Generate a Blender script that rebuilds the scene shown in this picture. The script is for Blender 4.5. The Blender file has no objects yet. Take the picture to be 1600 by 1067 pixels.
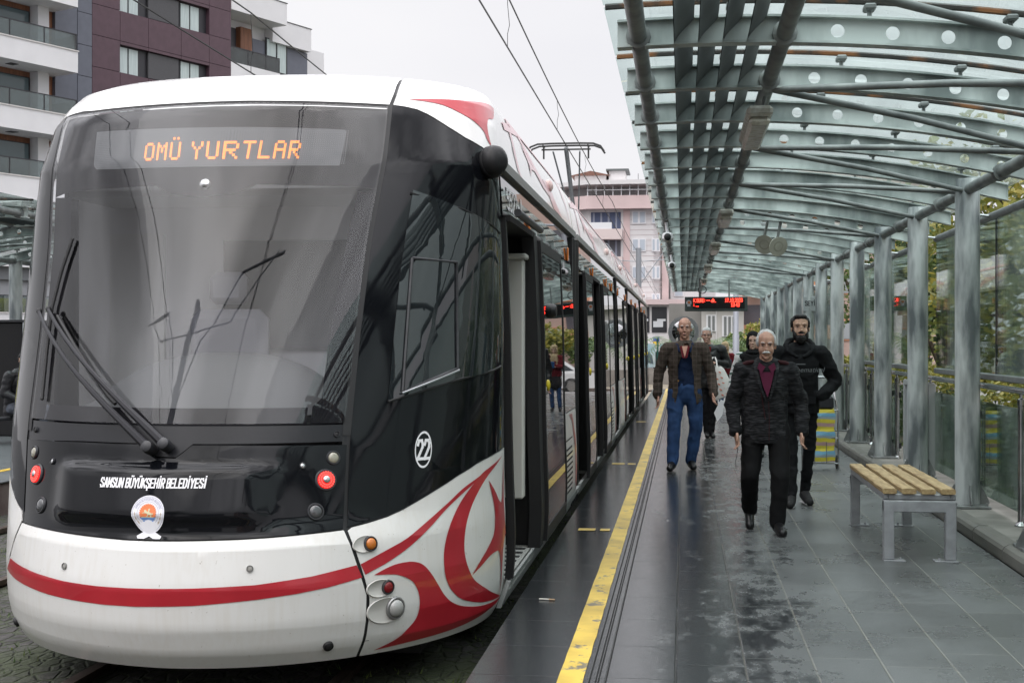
import bpy, bmesh, math, random
from math import sin, cos, pi, radians, sqrt, atan2, exp
from mathutils import Vector, Matrix, noise
from mathutils.geometry import tessellate_polygon
random.seed(7)
R = radians
scene = bpy.context.scene
col = scene.collection

# ---------------------------------------------------------------- camera, sky, sun, exposure
cam_d = bpy.data.cameras.new("camera"); cam = bpy.data.objects.new("camera", cam_d); col.objects.link(cam)
cam.location = (0, 0, 1.55); cam.rotation_euler = (R(90), 0, R(7.2727))
cam_d.sensor_width = 36; cam_d.lens = 2100 / 1600 * 36; cam_d.clip_start = .05; cam_d.clip_end = 3000
scene.camera = cam
SUN_EL, SUN_AZ = 62, 200           # high, veiled by cloud, behind the camera
w = bpy.data.worlds.new("World"); scene.world = w; w.use_nodes = True
nt = w.node_tree; nt.nodes.clear()
out = nt.nodes.new("ShaderNodeOutputWorld"); bg = nt.nodes.new("ShaderNodeBackground")
sky = nt.nodes.new("ShaderNodeTexSky"); sky.sky_type = 'NISHITA'; sky.sun_disc = False
sky.sun_elevation = R(SUN_EL); sky.sun_rotation = R(SUN_AZ); sky.air_density = 1.0; sky.dust_density = 5
tc = nt.nodes.new("ShaderNodeTexCoord")
mp = nt.nodes.new("ShaderNodeMapping"); mp.inputs['Scale'].default_value = (1.2, 1.2, 3.0)
nz = nt.nodes.new("ShaderNodeTexNoise"); nz.inputs['Scale'].default_value = 1.6; nz.inputs['Detail'].default_value = 4
cr = nt.nodes.new("ShaderNodeValToRGB")
cr.color_ramp.elements[0].position = .3; cr.color_ramp.elements[0].color = (8.3, 8.25, 8.7, 1)
cr.color_ramp.elements[1].position = .7; cr.color_ramp.elements[1].color = (9.5, 9.4, 9.6, 1)
mx = nt.nodes.new("ShaderNodeMix"); mx.data_type = 'RGBA'; mx.inputs[0].default_value = .93   # closed cloud cover over the sky
nt.links.new(tc.outputs['Generated'], mp.inputs[0]); nt.links.new(mp.outputs[0], nz.inputs['Vector'])
nt.links.new(nz.outputs['Fac'], cr.inputs[0]); nt.links.new(sky.outputs[0], mx.inputs[6]); nt.links.new(cr.outputs[0], mx.inputs[7])
sx = nt.nodes.new("ShaderNodeSeparateXYZ"); nt.links.new(tc.outputs['Generated'], sx.inputs[0])   # an overcast sky is brighter overhead
gr = nt.nodes.new("ShaderNodeMapRange"); gr.inputs[1].default_value = .26; gr.inputs[2].default_value = .85; gr.inputs[3].default_value = .58; gr.inputs[4].default_value = 2.15
nt.links.new(sx.outputs[2], gr.inputs[0])
vm = nt.nodes.new("ShaderNodeVectorMath"); vm.operation = 'SCALE'; nt.links.new(mx.outputs[2], vm.inputs[0]); nt.links.new(gr.outputs[0], vm.inputs['Scale'])
zf = nt.nodes.new("ShaderNodeMapRange"); zf.inputs[1].default_value = .28; zf.inputs[2].default_value = .6; nt.links.new(sx.outputs[2], zf.inputs[0])   # cloud masses show overhead only
nz2 = nt.nodes.new("ShaderNodeTexNoise"); nz2.inputs['Scale'].default_value = 3.2; nz2.inputs['Detail'].default_value = 5; nt.links.new(tc.outputs['Generated'], nz2.inputs['Vector'])
cl2 = nt.nodes.new("ShaderNodeMapRange"); cl2.inputs[1].default_value = .38; cl2.inputs[2].default_value = .62; cl2.inputs[3].default_value = .42; cl2.inputs[4].default_value = 1.35; nt.links.new(nz2.outputs['Fac'], cl2.inputs[0])
cm = nt.nodes.new("ShaderNodeMix"); cm.data_type = 'FLOAT'; cm.inputs[2].default_value = 1; nt.links.new(zf.outputs[0], cm.inputs[0]); nt.links.new(cl2.outputs[0], cm.inputs[3])
vm2 = nt.nodes.new("ShaderNodeVectorMath"); vm2.operation = 'SCALE'; nt.links.new(vm.outputs[0], vm2.inputs[0]); nt.links.new(cm.outputs[0], vm2.inputs['Scale'])
nt.links.new(vm2.outputs[0], bg.inputs[0]); bg.inputs[1].default_value = .1; nt.links.new(bg.outputs[0], out.inputs[0])
sd = bpy.data.lights.new("sun", 'SUN'); sd.energy = .6; sd.angle = R(60); sd.color = (1, .98, .95)
so = bpy.data.objects.new("sun", sd); col.objects.link(so); so.location = (0, -10, 30)
so.rotation_euler = (R(90 - SUN_EL), 0, R(180 - SUN_AZ))
scene.view_settings.view_transform = 'Standard'; scene.view_settings.look = 'None'
scene.view_settings.exposure = 0.85; scene.view_settings.gamma = 1
scene.render.engine = 'CYCLES'
scene.cycles.use_denoising = True
scene.cycles.max_bounces = 10; scene.cycles.transparent_max_bounces = 24; scene.cycles.diffuse_bounces = 3
scene.cycles.glossy_bounces = 4; scene.cycles.caustics_reflective = False; scene.cycles.caustics_refractive = False
scene.cycles.sample_clamp_indirect = 6

# ---------------------------------------------------------------- tags and objects
def tag(o, label=None, cat=None, group=None, kind=None):
    if label: o['label'] = label
    if cat: o['category'] = cat
    if group: o['group'] = group
    if kind: o['kind'] = kind
    return o
def empty(name, loc=(0, 0, 0), rz=0, label=None, cat=None, group=None):
    o = bpy.data.objects.new(name, None); col.objects.link(o); o.location = loc; o.rotation_euler = (0, 0, rz)
    o.empty_display_size = .2
    return tag(o, label, cat, group)
def kids(o): return [c for c in bpy.data.objects if c.parent is o]
def copy_tree(o, parent=None):
    c = o.copy(); col.objects.link(c); c.parent = parent
    for ch in kids(o): copy_tree(ch, c)
    return c

class MB:
    """collects vertices and faces; build() links them as one mesh object"""
    def __init__(s): s.v = []; s.f = []; s.m = []; s.M = None
    def add(s, vs, fs, mi=0):
        b = len(s.v)
        s.v += [tuple(s.M @ Vector(q)) if s.M else tuple(q) for q in vs]
        s.f += [tuple(b + i for i in f) for f in fs]; s.m += [mi] * len(fs)
        return s
    def box(s, x0, x1, y0, y1, z0, z1, mi=0):
        v = [(x, y, z) for z in (z0, z1) for y in (y0, y1) for x in (x0, x1)]
        return s.add(v, [(0, 2, 3, 1), (4, 5, 7, 6), (0, 1, 5, 4), (2, 6, 7, 3), (0, 4, 6, 2), (1, 3, 7, 5)], mi)
    def bbox(s, x0, x1, y0, y1, z0, z1, b=.01, mi=0):
        """box with chamfered edges"""
        vs = []; fs = []
        X = (x0, x1); Y = (y0, y1); Z = (z0, z1); idx = {}
        for i in (0, 1):
            for j in (0, 1):
                for k in (0, 1):
                    sx, sy, sz = (1 - 2 * i), (1 - 2 * j), (1 - 2 * k)
                    idx[i, j, k, 0] = len(vs); vs.append((X[i], Y[j] + sy * b, Z[k] + sz * b))
                    idx[i, j, k, 1] = len(vs); vs.append((X[i] + sx * b, Y[j], Z[k] + sz * b))
                    idx[i, j, k, 2] = len(vs); vs.append((X[i] + sx * b, Y[j] + sy * b, Z[k]))
        for i in (0, 1):
            q = [idx[i, 0, 0, 0], idx[i, 1, 0, 0], idx[i, 1, 1, 0], idx[i, 0, 1, 0]]; fs.append(q if i else q[::-1])
            q = [idx[0, i, 0, 1], idx[0, i, 1, 1], idx[1, i, 1, 1], idx[1, i, 0, 1]]; fs.append(q if i else q[::-1])
            q = [idx[0, 0, i, 2], idx[1, 0, i, 2], idx[1, 1, i, 2], idx[0, 1, i, 2]]; fs.append(q if i else q[::-1])
        for a in (0, 1):
            for c in (0, 1):
                fs.append((idx[a, c, 0, 0], idx[a, c, 1, 0], idx[a, c, 1, 1], idx[a, c, 0, 1]))
                fs.append((idx[a, 0, c, 0], idx[a, 1, c, 0], idx[a, 1, c, 2], idx[a, 0, c, 2]))
                fs.append((idx[0, a, c, 1], idx[1, a, c, 1], idx[1, a, c, 2], idx[0, a, c, 2]))
        for i in (0, 1):
            for j in (0, 1):
                for k in (0, 1): fs.append((idx[i, j, k, 0], idx[i, j, k, 1], idx[i, j, k, 2]))
        return s.add(vs, fs, mi)
    def tube(s, pts, r, n=10, mi=0, caps=True, flat=1.0, up=None):
        pts = [Vector(p) for p in pts]; k = len(pts)
        rs = r if isinstance(r, (list, tuple)) else [r] * k
        vs = []; fs = []; pa = None
        for i, p in enumerate(pts):
            d = (pts[min(i + 1, k - 1)] - pts[max(i - 1, 0)]).normalized()
            if pa is None:
                pa = Vector(up) if up else (Vector((0, 0, 1)) if abs(d.z) < .9 else Vector((1, 0, 0)))
            pa = (pa - d * pa.dot(d)).normalized(); b = d.cross(pa)
            for j in range(n):
                t = 2 * pi * j / n
                vs.append(p + pa * (cos(t) * rs[i] * flat) + b * (sin(t) * rs[i]))
        for i in range(k - 1):
            for j in range(n):
                j2 = (j + 1) % n
                fs.append((i * n + j, i * n + j2, (i + 1) * n + j2, (i + 1) * n + j))
        if caps: fs.append(tuple(range(n))[::-1]); fs.append(tuple((k - 1) * n + j for j in range(n)))
        return s.add(vs, fs, mi)
    def lathe(s, prof, n=16, o=(0, 0, 0), ax=(0, 0, 1), mi=0, sc=(1, 1)):
        """profile [(r, h)] turned about the axis ax through o"""
        ax = Vector(ax).normalized(); a = Vector((1, 0, 0)) if abs(ax.x) < .9 else Vector((0, 0, 1))
        a = (a - ax * a.dot(ax)).normalized(); b = ax.cross(a); o = Vector(o); vs = []; fs = []
        for (r, h) in prof:
            for j in range(n):
                t = 2 * pi * j / n; vs.append(o + ax * h + a * (r * cos(t) * sc[0]) + b * (r * sin(t) * sc[1]))
        for i in range(len(prof) - 1):
            for j in range(n):
                j2 = (j + 1) % n; fs.append((i * n + j, i * n + j2, (i + 1) * n + j2, (i + 1) * n + j))
        fs.append(tuple(range(n))[::-1]); fs.append(tuple((len(prof) - 1) * n + j for j in range(n)))
        return s.add(vs, fs, mi)
    def prism(s, poly, fn0, fn1, mi=0):
        """a 2-D outline turned into a plate: fn0, fn1 map (a, b) to the two faces"""
        n = len(poly); tr = tessellate_polygon([[Vector((p[0], p[1], 0)) for p in poly]])
        vs = [fn0(*p) for p in poly] + [fn1(*p) for p in poly]
        fs = [tuple(t) for t in tr] + [tuple(n + i for i in t[::-1]) for t in tr]
        fs += [(i, (i + 1) % n, n + (i + 1) % n, n + i) for i in range(n)]
        return s.add(vs, fs, mi)
    def ball(s, o, r, n=10, mi=0, sc=(1, 1, 1)):
        vs = []; fs = []; m = n // 2 + 1
        for i in range(m + 1):
            p = pi * i / m
            for j in range(n):
                t = 2 * pi * j / n
                vs.append((o[0] + r * sc[0] * sin(p) * cos(t), o[1] + r * sc[1] * sin(p) * sin(t), o[2] + r * sc[2] * cos(p)))
        for i in range(m):
            for j in range(n):
                j2 = (j + 1) % n; fs.append((i * n + j, (i + 1) * n + j, (i + 1) * n + j2, i * n + j2))
        return s.add(vs, fs, mi)
    def build(s, name, mats, parent=None, smooth=None, label=None, fixn=True):
        me = bpy.data.meshes.new(name); me.from_pydata([tuple(v) for v in s.v], [], s.f)
        for m in (mats if isinstance(mats, (list, tuple)) else [mats]): me.materials.append(m)
        me.polygons.foreach_set('material_index', s.m)
        if fixn or smooth:
            bm = bmesh.new(); bm.from_mesh(me); bmesh.ops.remove_doubles(bm, verts=bm.verts, dist=1e-5)
            if fixn: bmesh.ops.recalc_face_normals(bm, faces=bm.faces)
            bm.to_mesh(me); bm.free()
        if smooth:
            me.polygons.foreach_set('use_smooth', [True] * len(me.polygons))
            me.set_sharp_from_angle(angle=R(smooth))
        o = bpy.data.objects.new(name, me); col.objects.link(o)
        if parent: o.parent = parent
        if label: o['label'] = label
        return o

# ---------------------------------------------------------------- materials
MATS = {}
def nodes_of(name):
    m = bpy.data.materials.new(name); m.use_nodes = True
    return m, m.node_tree, m.node_tree.nodes['Principled BSDF']
def mk(name, color, rough=.5, metal=0, var=0.0, vs=6.0, bump=0.0, bs=40.0, coat=0, ior=1.45, col2=None, stretch=(1, 1, 1), spec=None, rvar=0, lo=.35, hi=.65, detail=5):
    """principled material with a noise that varies its colour, roughness and height"""
    if name in MATS: return MATS[name]
    m, t, p = nodes_of(name); MATS[name] = m
    p.inputs['Base Color'].default_value = (*color, 1); p.inputs['Roughness'].default_value = rough
    p.inputs['Metallic'].default_value = metal; p.inputs['IOR'].default_value = ior
    p.inputs['Coat Weight'].default_value = coat; p.inputs['Coat Roughness'].default_value = .04
    if spec is not None: p.inputs['Specular IOR Level'].default_value = spec
    if var or bump or col2 or rvar:
        c = t.nodes.new('ShaderNodeTexCoord'); mp_ = t.nodes.new('ShaderNodeMapping'); mp_.inputs['Scale'].default_value = stretch
        t.links.new(c.outputs['Object'], mp_.inputs[0])
        n = t.nodes.new('ShaderNodeTexNoise'); n.inputs['Scale'].default_value = vs; n.inputs['Detail'].default_value = detail
        t.links.new(mp_.outputs[0], n.inputs['Vector'])
        if var or col2:
            r_ = t.nodes.new('ShaderNodeValToRGB'); r_.color_ramp.elements[0].position = lo; r_.color_ramp.elements[1].position = hi
            a = color if col2 else tuple(x * (1 - var) for x in color)
            b = col2 if col2 else tuple(min(1, x * (1 + var)) for x in color)
            r_.color_ramp.elements[0].color = (*a, 1); r_.color_ramp.elements[1].color = (*b, 1)
            t.links.new(n.outputs['Fac'], r_.inputs[0]); t.links.new(r_.outputs[0], p.inputs['Base Color'])
        if rvar:
            q = t.nodes.new('ShaderNodeMapRange'); q.inputs[1].default_value = .3; q.inputs[2].default_value = .7
            q.inputs[3].default_value = max(0, rough - rvar); q.inputs[4].default_value = min(1, rough + rvar)
            t.links.new(n.outputs['Fac'], q.inputs[0]); t.links.new(q.outputs[0], p.inputs['Roughness'])
        if bump:
            n2 = t.nodes.new('ShaderNodeTexNoise'); n2.inputs['Scale'].default_value = bs; n2.inputs['Detail'].default_value = 4
            t.links.new(mp_.outputs[0], n2.inputs['Vector'])
            b_ = t.nodes.new('ShaderNodeBump'); b_.inputs['Strength'].default_value = 1; b_.inputs['Distance'].default_value = bump
            t.links.new(n2.outputs['Fac'], b_.inputs['Height']); t.links.new(b_.outputs[0], p.inputs['Normal'])
    return m
def emit(name, color, s, base=(.02, .02, .02)):
    if name in MATS: return MATS[name]
    m, t, p = nodes_of(name); MATS[name] = m
    p.inputs['Base Color'].default_value = (*base, 1); p.inputs['Roughness'].default_value = .35
    p.inputs['Emission Color'].default_value = (*color, 1); p.inputs['Emission Strength'].default_value = s
    return m
def glass(name, tint, ior=1.5, film=0.0, filmcol=(.5, .5, .52), rough=0.0, boost=1.0, fs=3.0, stretch=(1, 1, 1), wav=0.0):
    """thin pane: Fresnel mirror over tinted see-through, with a film of dirt"""
    m, t, p = nodes_of(name); MATS[name] = m; t.nodes.remove(p)
    o = t.nodes['Material Output']
    tr = t.nodes.new('ShaderNodeBsdfTransparent'); tr.inputs[0].default_value = (*tint, 1)
    gl = t.nodes.new('ShaderNodeBsdfGlossy'); gl.inputs['Roughness'].default_value = rough; gl.inputs[0].default_value = (1, 1, 1, 1)
    fr = t.nodes.new('ShaderNodeFresnel'); fr.inputs[0].default_value = ior
    k = t.nodes.new('ShaderNodeMath'); k.operation = 'MULTIPLY'; k.use_clamp = True; k.inputs[1].default_value = boost
    t.links.new(fr.outputs[0], k.inputs[0])
    c = t.nodes.new('ShaderNodeTexCoord'); mp_ = t.nodes.new('ShaderNodeMapping'); mp_.inputs['Scale'].default_value = stretch
    n = t.nodes.new('ShaderNodeTexNoise'); n.inputs['Scale'].default_value = fs; n.inputs['Detail'].default_value = 6
    t.links.new(c.outputs['Object'], mp_.inputs[0]); t.links.new(mp_.outputs[0], n.inputs['Vector'])
    a = t.nodes.new('ShaderNodeMixShader'); t.links.new(k.outputs[0], a.inputs[0]); t.links.new(tr.outputs[0], a.inputs[1]); t.links.new(gl.outputs[0], a.inputs[2])
    last = a
    if wav:
        b_ = t.nodes.new('ShaderNodeBump'); b_.inputs['Strength'].default_value = 1; b_.inputs['Distance'].default_value = wav
        n3 = t.nodes.new('ShaderNodeTexNoise'); n3.inputs['Scale'].default_value = 1.3; n3.inputs['Detail'].default_value = 1
        t.links.new(mp_.outputs[0], n3.inputs['Vector']); t.links.new(n3.outputs['Fac'], b_.inputs['Height']); t.links.new(b_.outputs[0], gl.inputs['Normal'])
    if film:
        d = t.nodes.new('ShaderNodeBsdfDiffuse'); d.inputs[0].default_value = (*filmcol, 1)
        tl = t.nodes.new('ShaderNodeBsdfTranslucent'); tl.inputs[0].default_value = (*filmcol, 1)
        ad = t.nodes.new('ShaderNodeMixShader'); ad.inputs[0].default_value = .5
        t.links.new(d.outputs[0], ad.inputs[1]); t.links.new(tl.outputs[0], ad.inputs[2])
        q = t.nodes.new('ShaderNodeMapRange'); q.inputs[1].default_value = .35; q.inputs[2].default_value = .7
        q.inputs[3].default_value = film * .35; q.inputs[4].default_value = film * 1.3; t.links.new(n.outputs['Fac'], q.inputs[0])
        e = t.nodes.new('ShaderNodeMixShader'); t.links.new(q.outputs[0], e.inputs[0]); t.links.new(a.outputs[0], e.inputs[1]); t.links.new(ad.outputs[0], e.inputs[2])
        last = e
    t.links.new(last.outputs[0], o.inputs[0])
    return m

WHITE = mk('white_paint', (.74, .74, .72), .25, coat=.6, var=.05, vs=3, col2=(.80, .80, .785))
def dirty_white():
    m, t, p = nodes_of('bumper_white'); p.inputs['Roughness'].default_value = .32; p.inputs['Coat Weight'].default_value = .4
    c = t.nodes.new('ShaderNodeTexCoord')
    mp1 = t.nodes.new('ShaderNodeMapping'); mp1.inputs['Scale'].default_value = (26, 26, 1.3)
    n1 = t.nodes.new('ShaderNodeTexNoise'); n1.inputs['Scale'].default_value = 1.5; n1.inputs['Detail'].default_value = 6
    n2 = t.nodes.new('ShaderNodeTexNoise'); n2.inputs['Scale'].default_value = 3.5; n2.inputs['Detail'].default_value = 5
    t.links.new(c.outputs['Object'], mp1.inputs[0]); t.links.new(mp1.outputs[0], n1.inputs['Vector']); t.links.new(c.outputs['Object'], n2.inputs['Vector'])
    mu = t.nodes.new('ShaderNodeMath'); mu.operation = 'MULTIPLY'; t.links.new(n1.outputs['Fac'], mu.inputs[0]); t.links.new(n2.outputs['Fac'], mu.inputs[1])
    r_ = t.nodes.new('ShaderNodeValToRGB'); r_.color_ramp.elements[0].position = .22; r_.color_ramp.elements[1].position = .42
    r_.color_ramp.elements[0].color = (.74, .735, .715, 1); r_.color_ramp.elements[1].color = (.70, .685, .65, 1)
    t.links.new(mu.outputs[0], r_.inputs[0])
    sp = t.nodes.new('ShaderNodeTexNoise'); sp.inputs['Scale'].default_value = 70; sp.inputs['Detail'].default_value = 2
    t.links.new(c.outputs['Object'], sp.inputs['Vector'])
    r2 = t.nodes.new('ShaderNodeValToRGB'); r2.color_ramp.elements[0].position = .24; r2.color_ramp.elements[1].position = .27
    r2.color_ramp.elements[0].color = (.45, .4, .33, 1); r2.color_ramp.elements[1].color = (1, 1, 1, 1)
    t.links.new(sp.outputs['Fac'], r2.inputs[0])
    mm = t.nodes.new('ShaderNodeMix'); mm.data_type = 'RGBA'; mm.blend_type = 'MULTIPLY'; mm.inputs[0].default_value = .7
    t.links.new(r_.outputs[0], mm.inputs[6]); t.links.new(r2.outputs[0], mm.inputs[7]); t.links.new(mm.outputs[2], p.inputs['Base Color'])
    return m
BUMPER = dirty_white()
BLACK = mk('black_gloss', (.004, .0045, .006), .07, rvar=.04, vs=5, ior=1.36, spec=.42)
SIDEGLASS = mk('side_glass_black', (.008, .009, .01), .012, ior=1.55)
RUBBER = mk('rubber', (.012, .012, .013), .55)
DKGREY = mk('dark_plastic', (.035, .036, .04), .42, var=.2, vs=30)
RED = mk('red_paint', (.42, .018, .03), .28, coat=.5, var=.08, vs=4)
PINK = mk('reflection_washed_red', (.68, .38, .40), .3, coat=.5, var=.05, vs=4)  # red graphics, with the pale wash of reflections put into the colour
SILVER = mk('aluminium', (.52, .53, .55), .3, metal=1, var=.1, vs=20)
STEEL = mk("galvanised_steel", (.22,.255,.25), .45, metal=.08, vs=3.2, col2=(.60,.65,.635), lo=.36, hi=.62, stretch=(1,1,.35), bump=.0006, bs=25, rvar=.1)
STEELD = mk("weathered_steel", (.14,.15,.15), .5, metal=.25, vs=5, col2=(.27,.285,.28), bump=.0008, bs=40)
COLM = mk("column_steel", (.17,.19,.20), .42, metal=.12, vs=2.6, col2=(.66,.69,.69), lo=.39, hi=.60, stretch=(2.4,2.4,.5), bump=.0006, bs=30, rvar=.12)
LETTER = mk('white_lettering', (.8, .8, .82), .5)
CHROME = mk('chrome', (.6, .6, .6), .15, metal=1)
# ---------------------------------------------------------------- the tram's skin: a surface S(u, z); |u|<=1 is the rounded nose, beyond it the flank
ZT = [-.12, -.03, .10, .30, .50, .62, 1.0, 1.14, 1.6, 2.2, 2.6, 2.9, 3.02, 3.12, 3.18, 3.21]
HW = [1.43, 1.48, 1.50, 1.51, 1.51, 1.515, 1.52, 1.52, 1.51, 1.485, 1.46, 1.43, 1.40, 1.37, 1.33, 1.15]
Y0 = [6.60, 6.52, 6.47, 6.46, 6.50, 6.58, 6.72, 6.78, 6.98, 7.26, 7.45, 7.60, 7.68, 7.80, 7.98, 8.3]
YS = [8.2] * 10 + [8.25, 8.45, 8.6, 8.8, 8.95, 9.1]
CT = [-2.60] * 5 + [-2.61, -2.62, -2.62, -2.61, -2.60, -2.60, -2.61, -2.61, -2.62, -2.63, -2.63]
PT = [1.9] * 9 + [2.0, 2.2, 2.3, 2.35, 2.35, 2.3, 2.3]
def lerp(T, z, Z=ZT):
    if z <= Z[0]: return T[0]
    for i in range(len(Z) - 1):
        if z <= Z[i + 1]:
            k = (z - Z[i]) / (Z[i + 1] - Z[i]); return T[i] + k * (T[i + 1] - T[i])
    return T[-1]
def sm(x): x = max(0, min(1, x)); return x * x * (3 - 2 * x)
def S(u, z):
    hw = lerp(HW, z); y0 = lerp(Y0, z); ys = lerp(YS, z); pe = lerp(PT, z); s_ = 1 if u >= 0 else -1; a = abs(u)
    if a <= 1:
        ph = a * pi / 2
        return Vector((lerp(CT, z) + s_ * hw * sin(ph) ** (2 / pe), y0 + (ys - y0) * (1 - max(cos(ph), 0) ** (2 / pe)), z))
    return Vector((lerp(CT, z) + s_ * hw, ys + (a - 1), z))
def frame(u, z):
    e = .012
    a = (S(u + e, z) - S(u - e, z)).normalized(); b = (S(u, z + .02) - S(u, z - .02)).normalized()
    n = a.cross(b).normalized()
    return S(u, z), a, n.cross(a), n
def tube_(T, x):
    return lerp([t[1] for t in T], x, [t[0] for t in T])
ZBT = [(-.57, .556), (-.462, .555), (-.33, .55), (-.1, .54), (0, .541), (.2, .548), (.3, .557), (.391, .568)]
ZST = [(.388, .571), (.435, .588), (.486, .61), (.54, .649), (.6, .705), (.705, .792), (.8, .851), (.9, .88), (1.02, .9)]
URT = [(-.12, .436), (.06, .451), (.23, .451), (.38, .428), (.54, .402), (.57, .391), (1.0, .389), (2.03, .391), (2.94, .403), (3.09, .424), (3.2, .45), (3.21, .455)]
ULT = [(-.12, -.66), (.25, -.66), (.31, -.57), (.42, -.537), (.555, -.48), (.6, -.47), (1.0, -.494), (2.05, -.552), (2.97, -.64), (3.21, -.68)]
ZCT = [(0, 2.962), (.3, 2.945), (.41, 2.942), (.453, 2.934), (.495, 2.921), (.547, 2.886), (.605, 2.836), (.7, 2.771), (.807, 2.727), (.945, 2.682), (1.02, 2.668)]
HTT = [(-.57, .997), (-.263, 1.015), (-.09, 1.015), (-.071, .974), (-.049, .95), (.001, .947), (.02, .976), (.041, 1.015), (.39, 1.015)]
zb = lambda u: tube_(ZBT, u)
zs = lambda u: tube_(ZST, abs(u))
ur = lambda z: tube_(URT, z)
ul = lambda z: tube_(ULT, z)
def zc(u):
    if u > -.5: return tube_(ZCT, abs(u) if u > 0 else min(.3, abs(u)) * .5)
    return tube_([(.5, 2.962), (.66, 2.955), (.8, 2.85), (1.02, 2.668)], -u)
def along(f, a, b, n=14): return [(a + (b - a) * i / n, f(a + (b - a) * i / n)) for i in range(n + 1)]
def upz(f, a, b, n=10): return [(f(a + (b - a) * i / n), a + (b - a) * i / n) for i in range(n + 1)]
def patch(name, poly, mats, parent, off=0.0, th=.014, du=.04, dz=.07, extra=None, label=None, surf=None, smooth=32):
    bm = bmesh.new(); vs = [bm.verts.new((p[0], p[1], 0)) for p in poly]
    for t in tessellate_polygon([[Vector((p[0], p[1], 0)) for p in poly]]):
        try: bm.faces.new([vs[i] for i in t])
        except ValueError: pass
    us = [p[0] for p in poly]; zs_ = [p[1] for p in poly]
    for ax, lo, hi, d in ((0, min(us), max(us), du), (1, min(zs_), max(zs_), dz)):
        k = math.ceil(lo / d) * d
        while k < hi:
            if k > lo + 1e-4 and k < hi - 1e-4:
                co = (k, 0, 0) if ax == 0 else (0, k, 0); no = (1, 0, 0) if ax == 0 else (0, 1, 0)
                bmesh.ops.bisect_plane(bm, geom=bm.verts[:] + bm.edges[:] + bm.faces[:], dist=1e-5, plane_co=co, plane_no=no)
            k += d
    bmesh.ops.remove_doubles(bm, verts=bm.verts, dist=1e-5)
    bmesh.ops.recalc_face_normals(bm, faces=bm.faces)
    if sum(f.normal.z for f in bm.faces) < 0: bmesh.ops.reverse_faces(bm, faces=bm.faces)
    nor = {}
    fr = surf or frame
    for v in bm.verts:
        u, z = v.co.x, v.co.y
        p, a, b, n = fr(u, z)
        nor[v.index] = n
        v.co = p + n * (off + (extra(u, z) if extra else 0)); v.index = v.index
    bm.verts.index_update(); bm.verts.ensure_lookup_table()
    if th:
        nn = []
        for v in bm.verts: v.normal_update()
        ret = bmesh.ops.extrude_face_region(bm, geom=bm.faces[:], use_keep_orig=True)
        newv = [g for g in ret['geom'] if isinstance(g, bmesh.types.BMVert)]
        # the copies go inward along the vertex normal
        bm.normal_update()
        for v in newv:
            n = v.normal
            v.co = v.co - (n if n.length > 0 else Vector((0, 0, 1))) * 0
        pos = {v: None for v in newv}
        # map by distance: copies sit exactly on originals; use frame-free inward direction toward the tram's spine
        for v in newv:
            d = Vector((-2.6 - v.co.x, max(1.2, 9.0 - v.co.y) if v.co.y < 9 else 0, 0)).normalized()
            v.co = v.co + d * th
        bmesh.ops.recalc_face_normals(bm, faces=bm.faces)
    me = bpy.data.meshes.new(name); bm.to_mesh(me); bm.free()
    me.materials.append(mats)
    me.polygons.foreach_set('use_smooth', [True] * len(me.polygons)); me.set_sharp_from_angle(angle=R(smooth))
    o = bpy.data.objects.new(name, me); col.objects.link(o); o.parent = parent
    if label: o['label'] = label
    return o
def soften(pts, n=4, us=2.0):
    """rounds a traced outline except at its sharp tips"""
    N = len(pts); Q = [Vector((a * us, b, 0)) for a, b in pts]; out = []
    def tip(i):
        a = (Q[i] - Q[i - 1]); b = (Q[(i + 1) % N] - Q[i])
        return a.length < 1e-6 or b.length < 1e-6 or a.angle(b) > R(52)
    T = [tip(i) for i in range(N)]
    for i in range(N):
        p1, p2 = Q[i], Q[(i + 1) % N]; p0 = p1 if T[i] else Q[i - 1]; p3 = p2 if T[(i + 1) % N] else Q[(i + 2) % N]
        for k in range(n):
            t = k / n; q = .5 * ((2 * p1) + (p2 - p0) * t + (2 * p0 - 5 * p1 + 4 * p2 - p3) * t * t + (3 * p1 - p0 - 3 * p2 + p3) * t ** 3)
            out.append((q.x / us, q.y))
    return out
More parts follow.
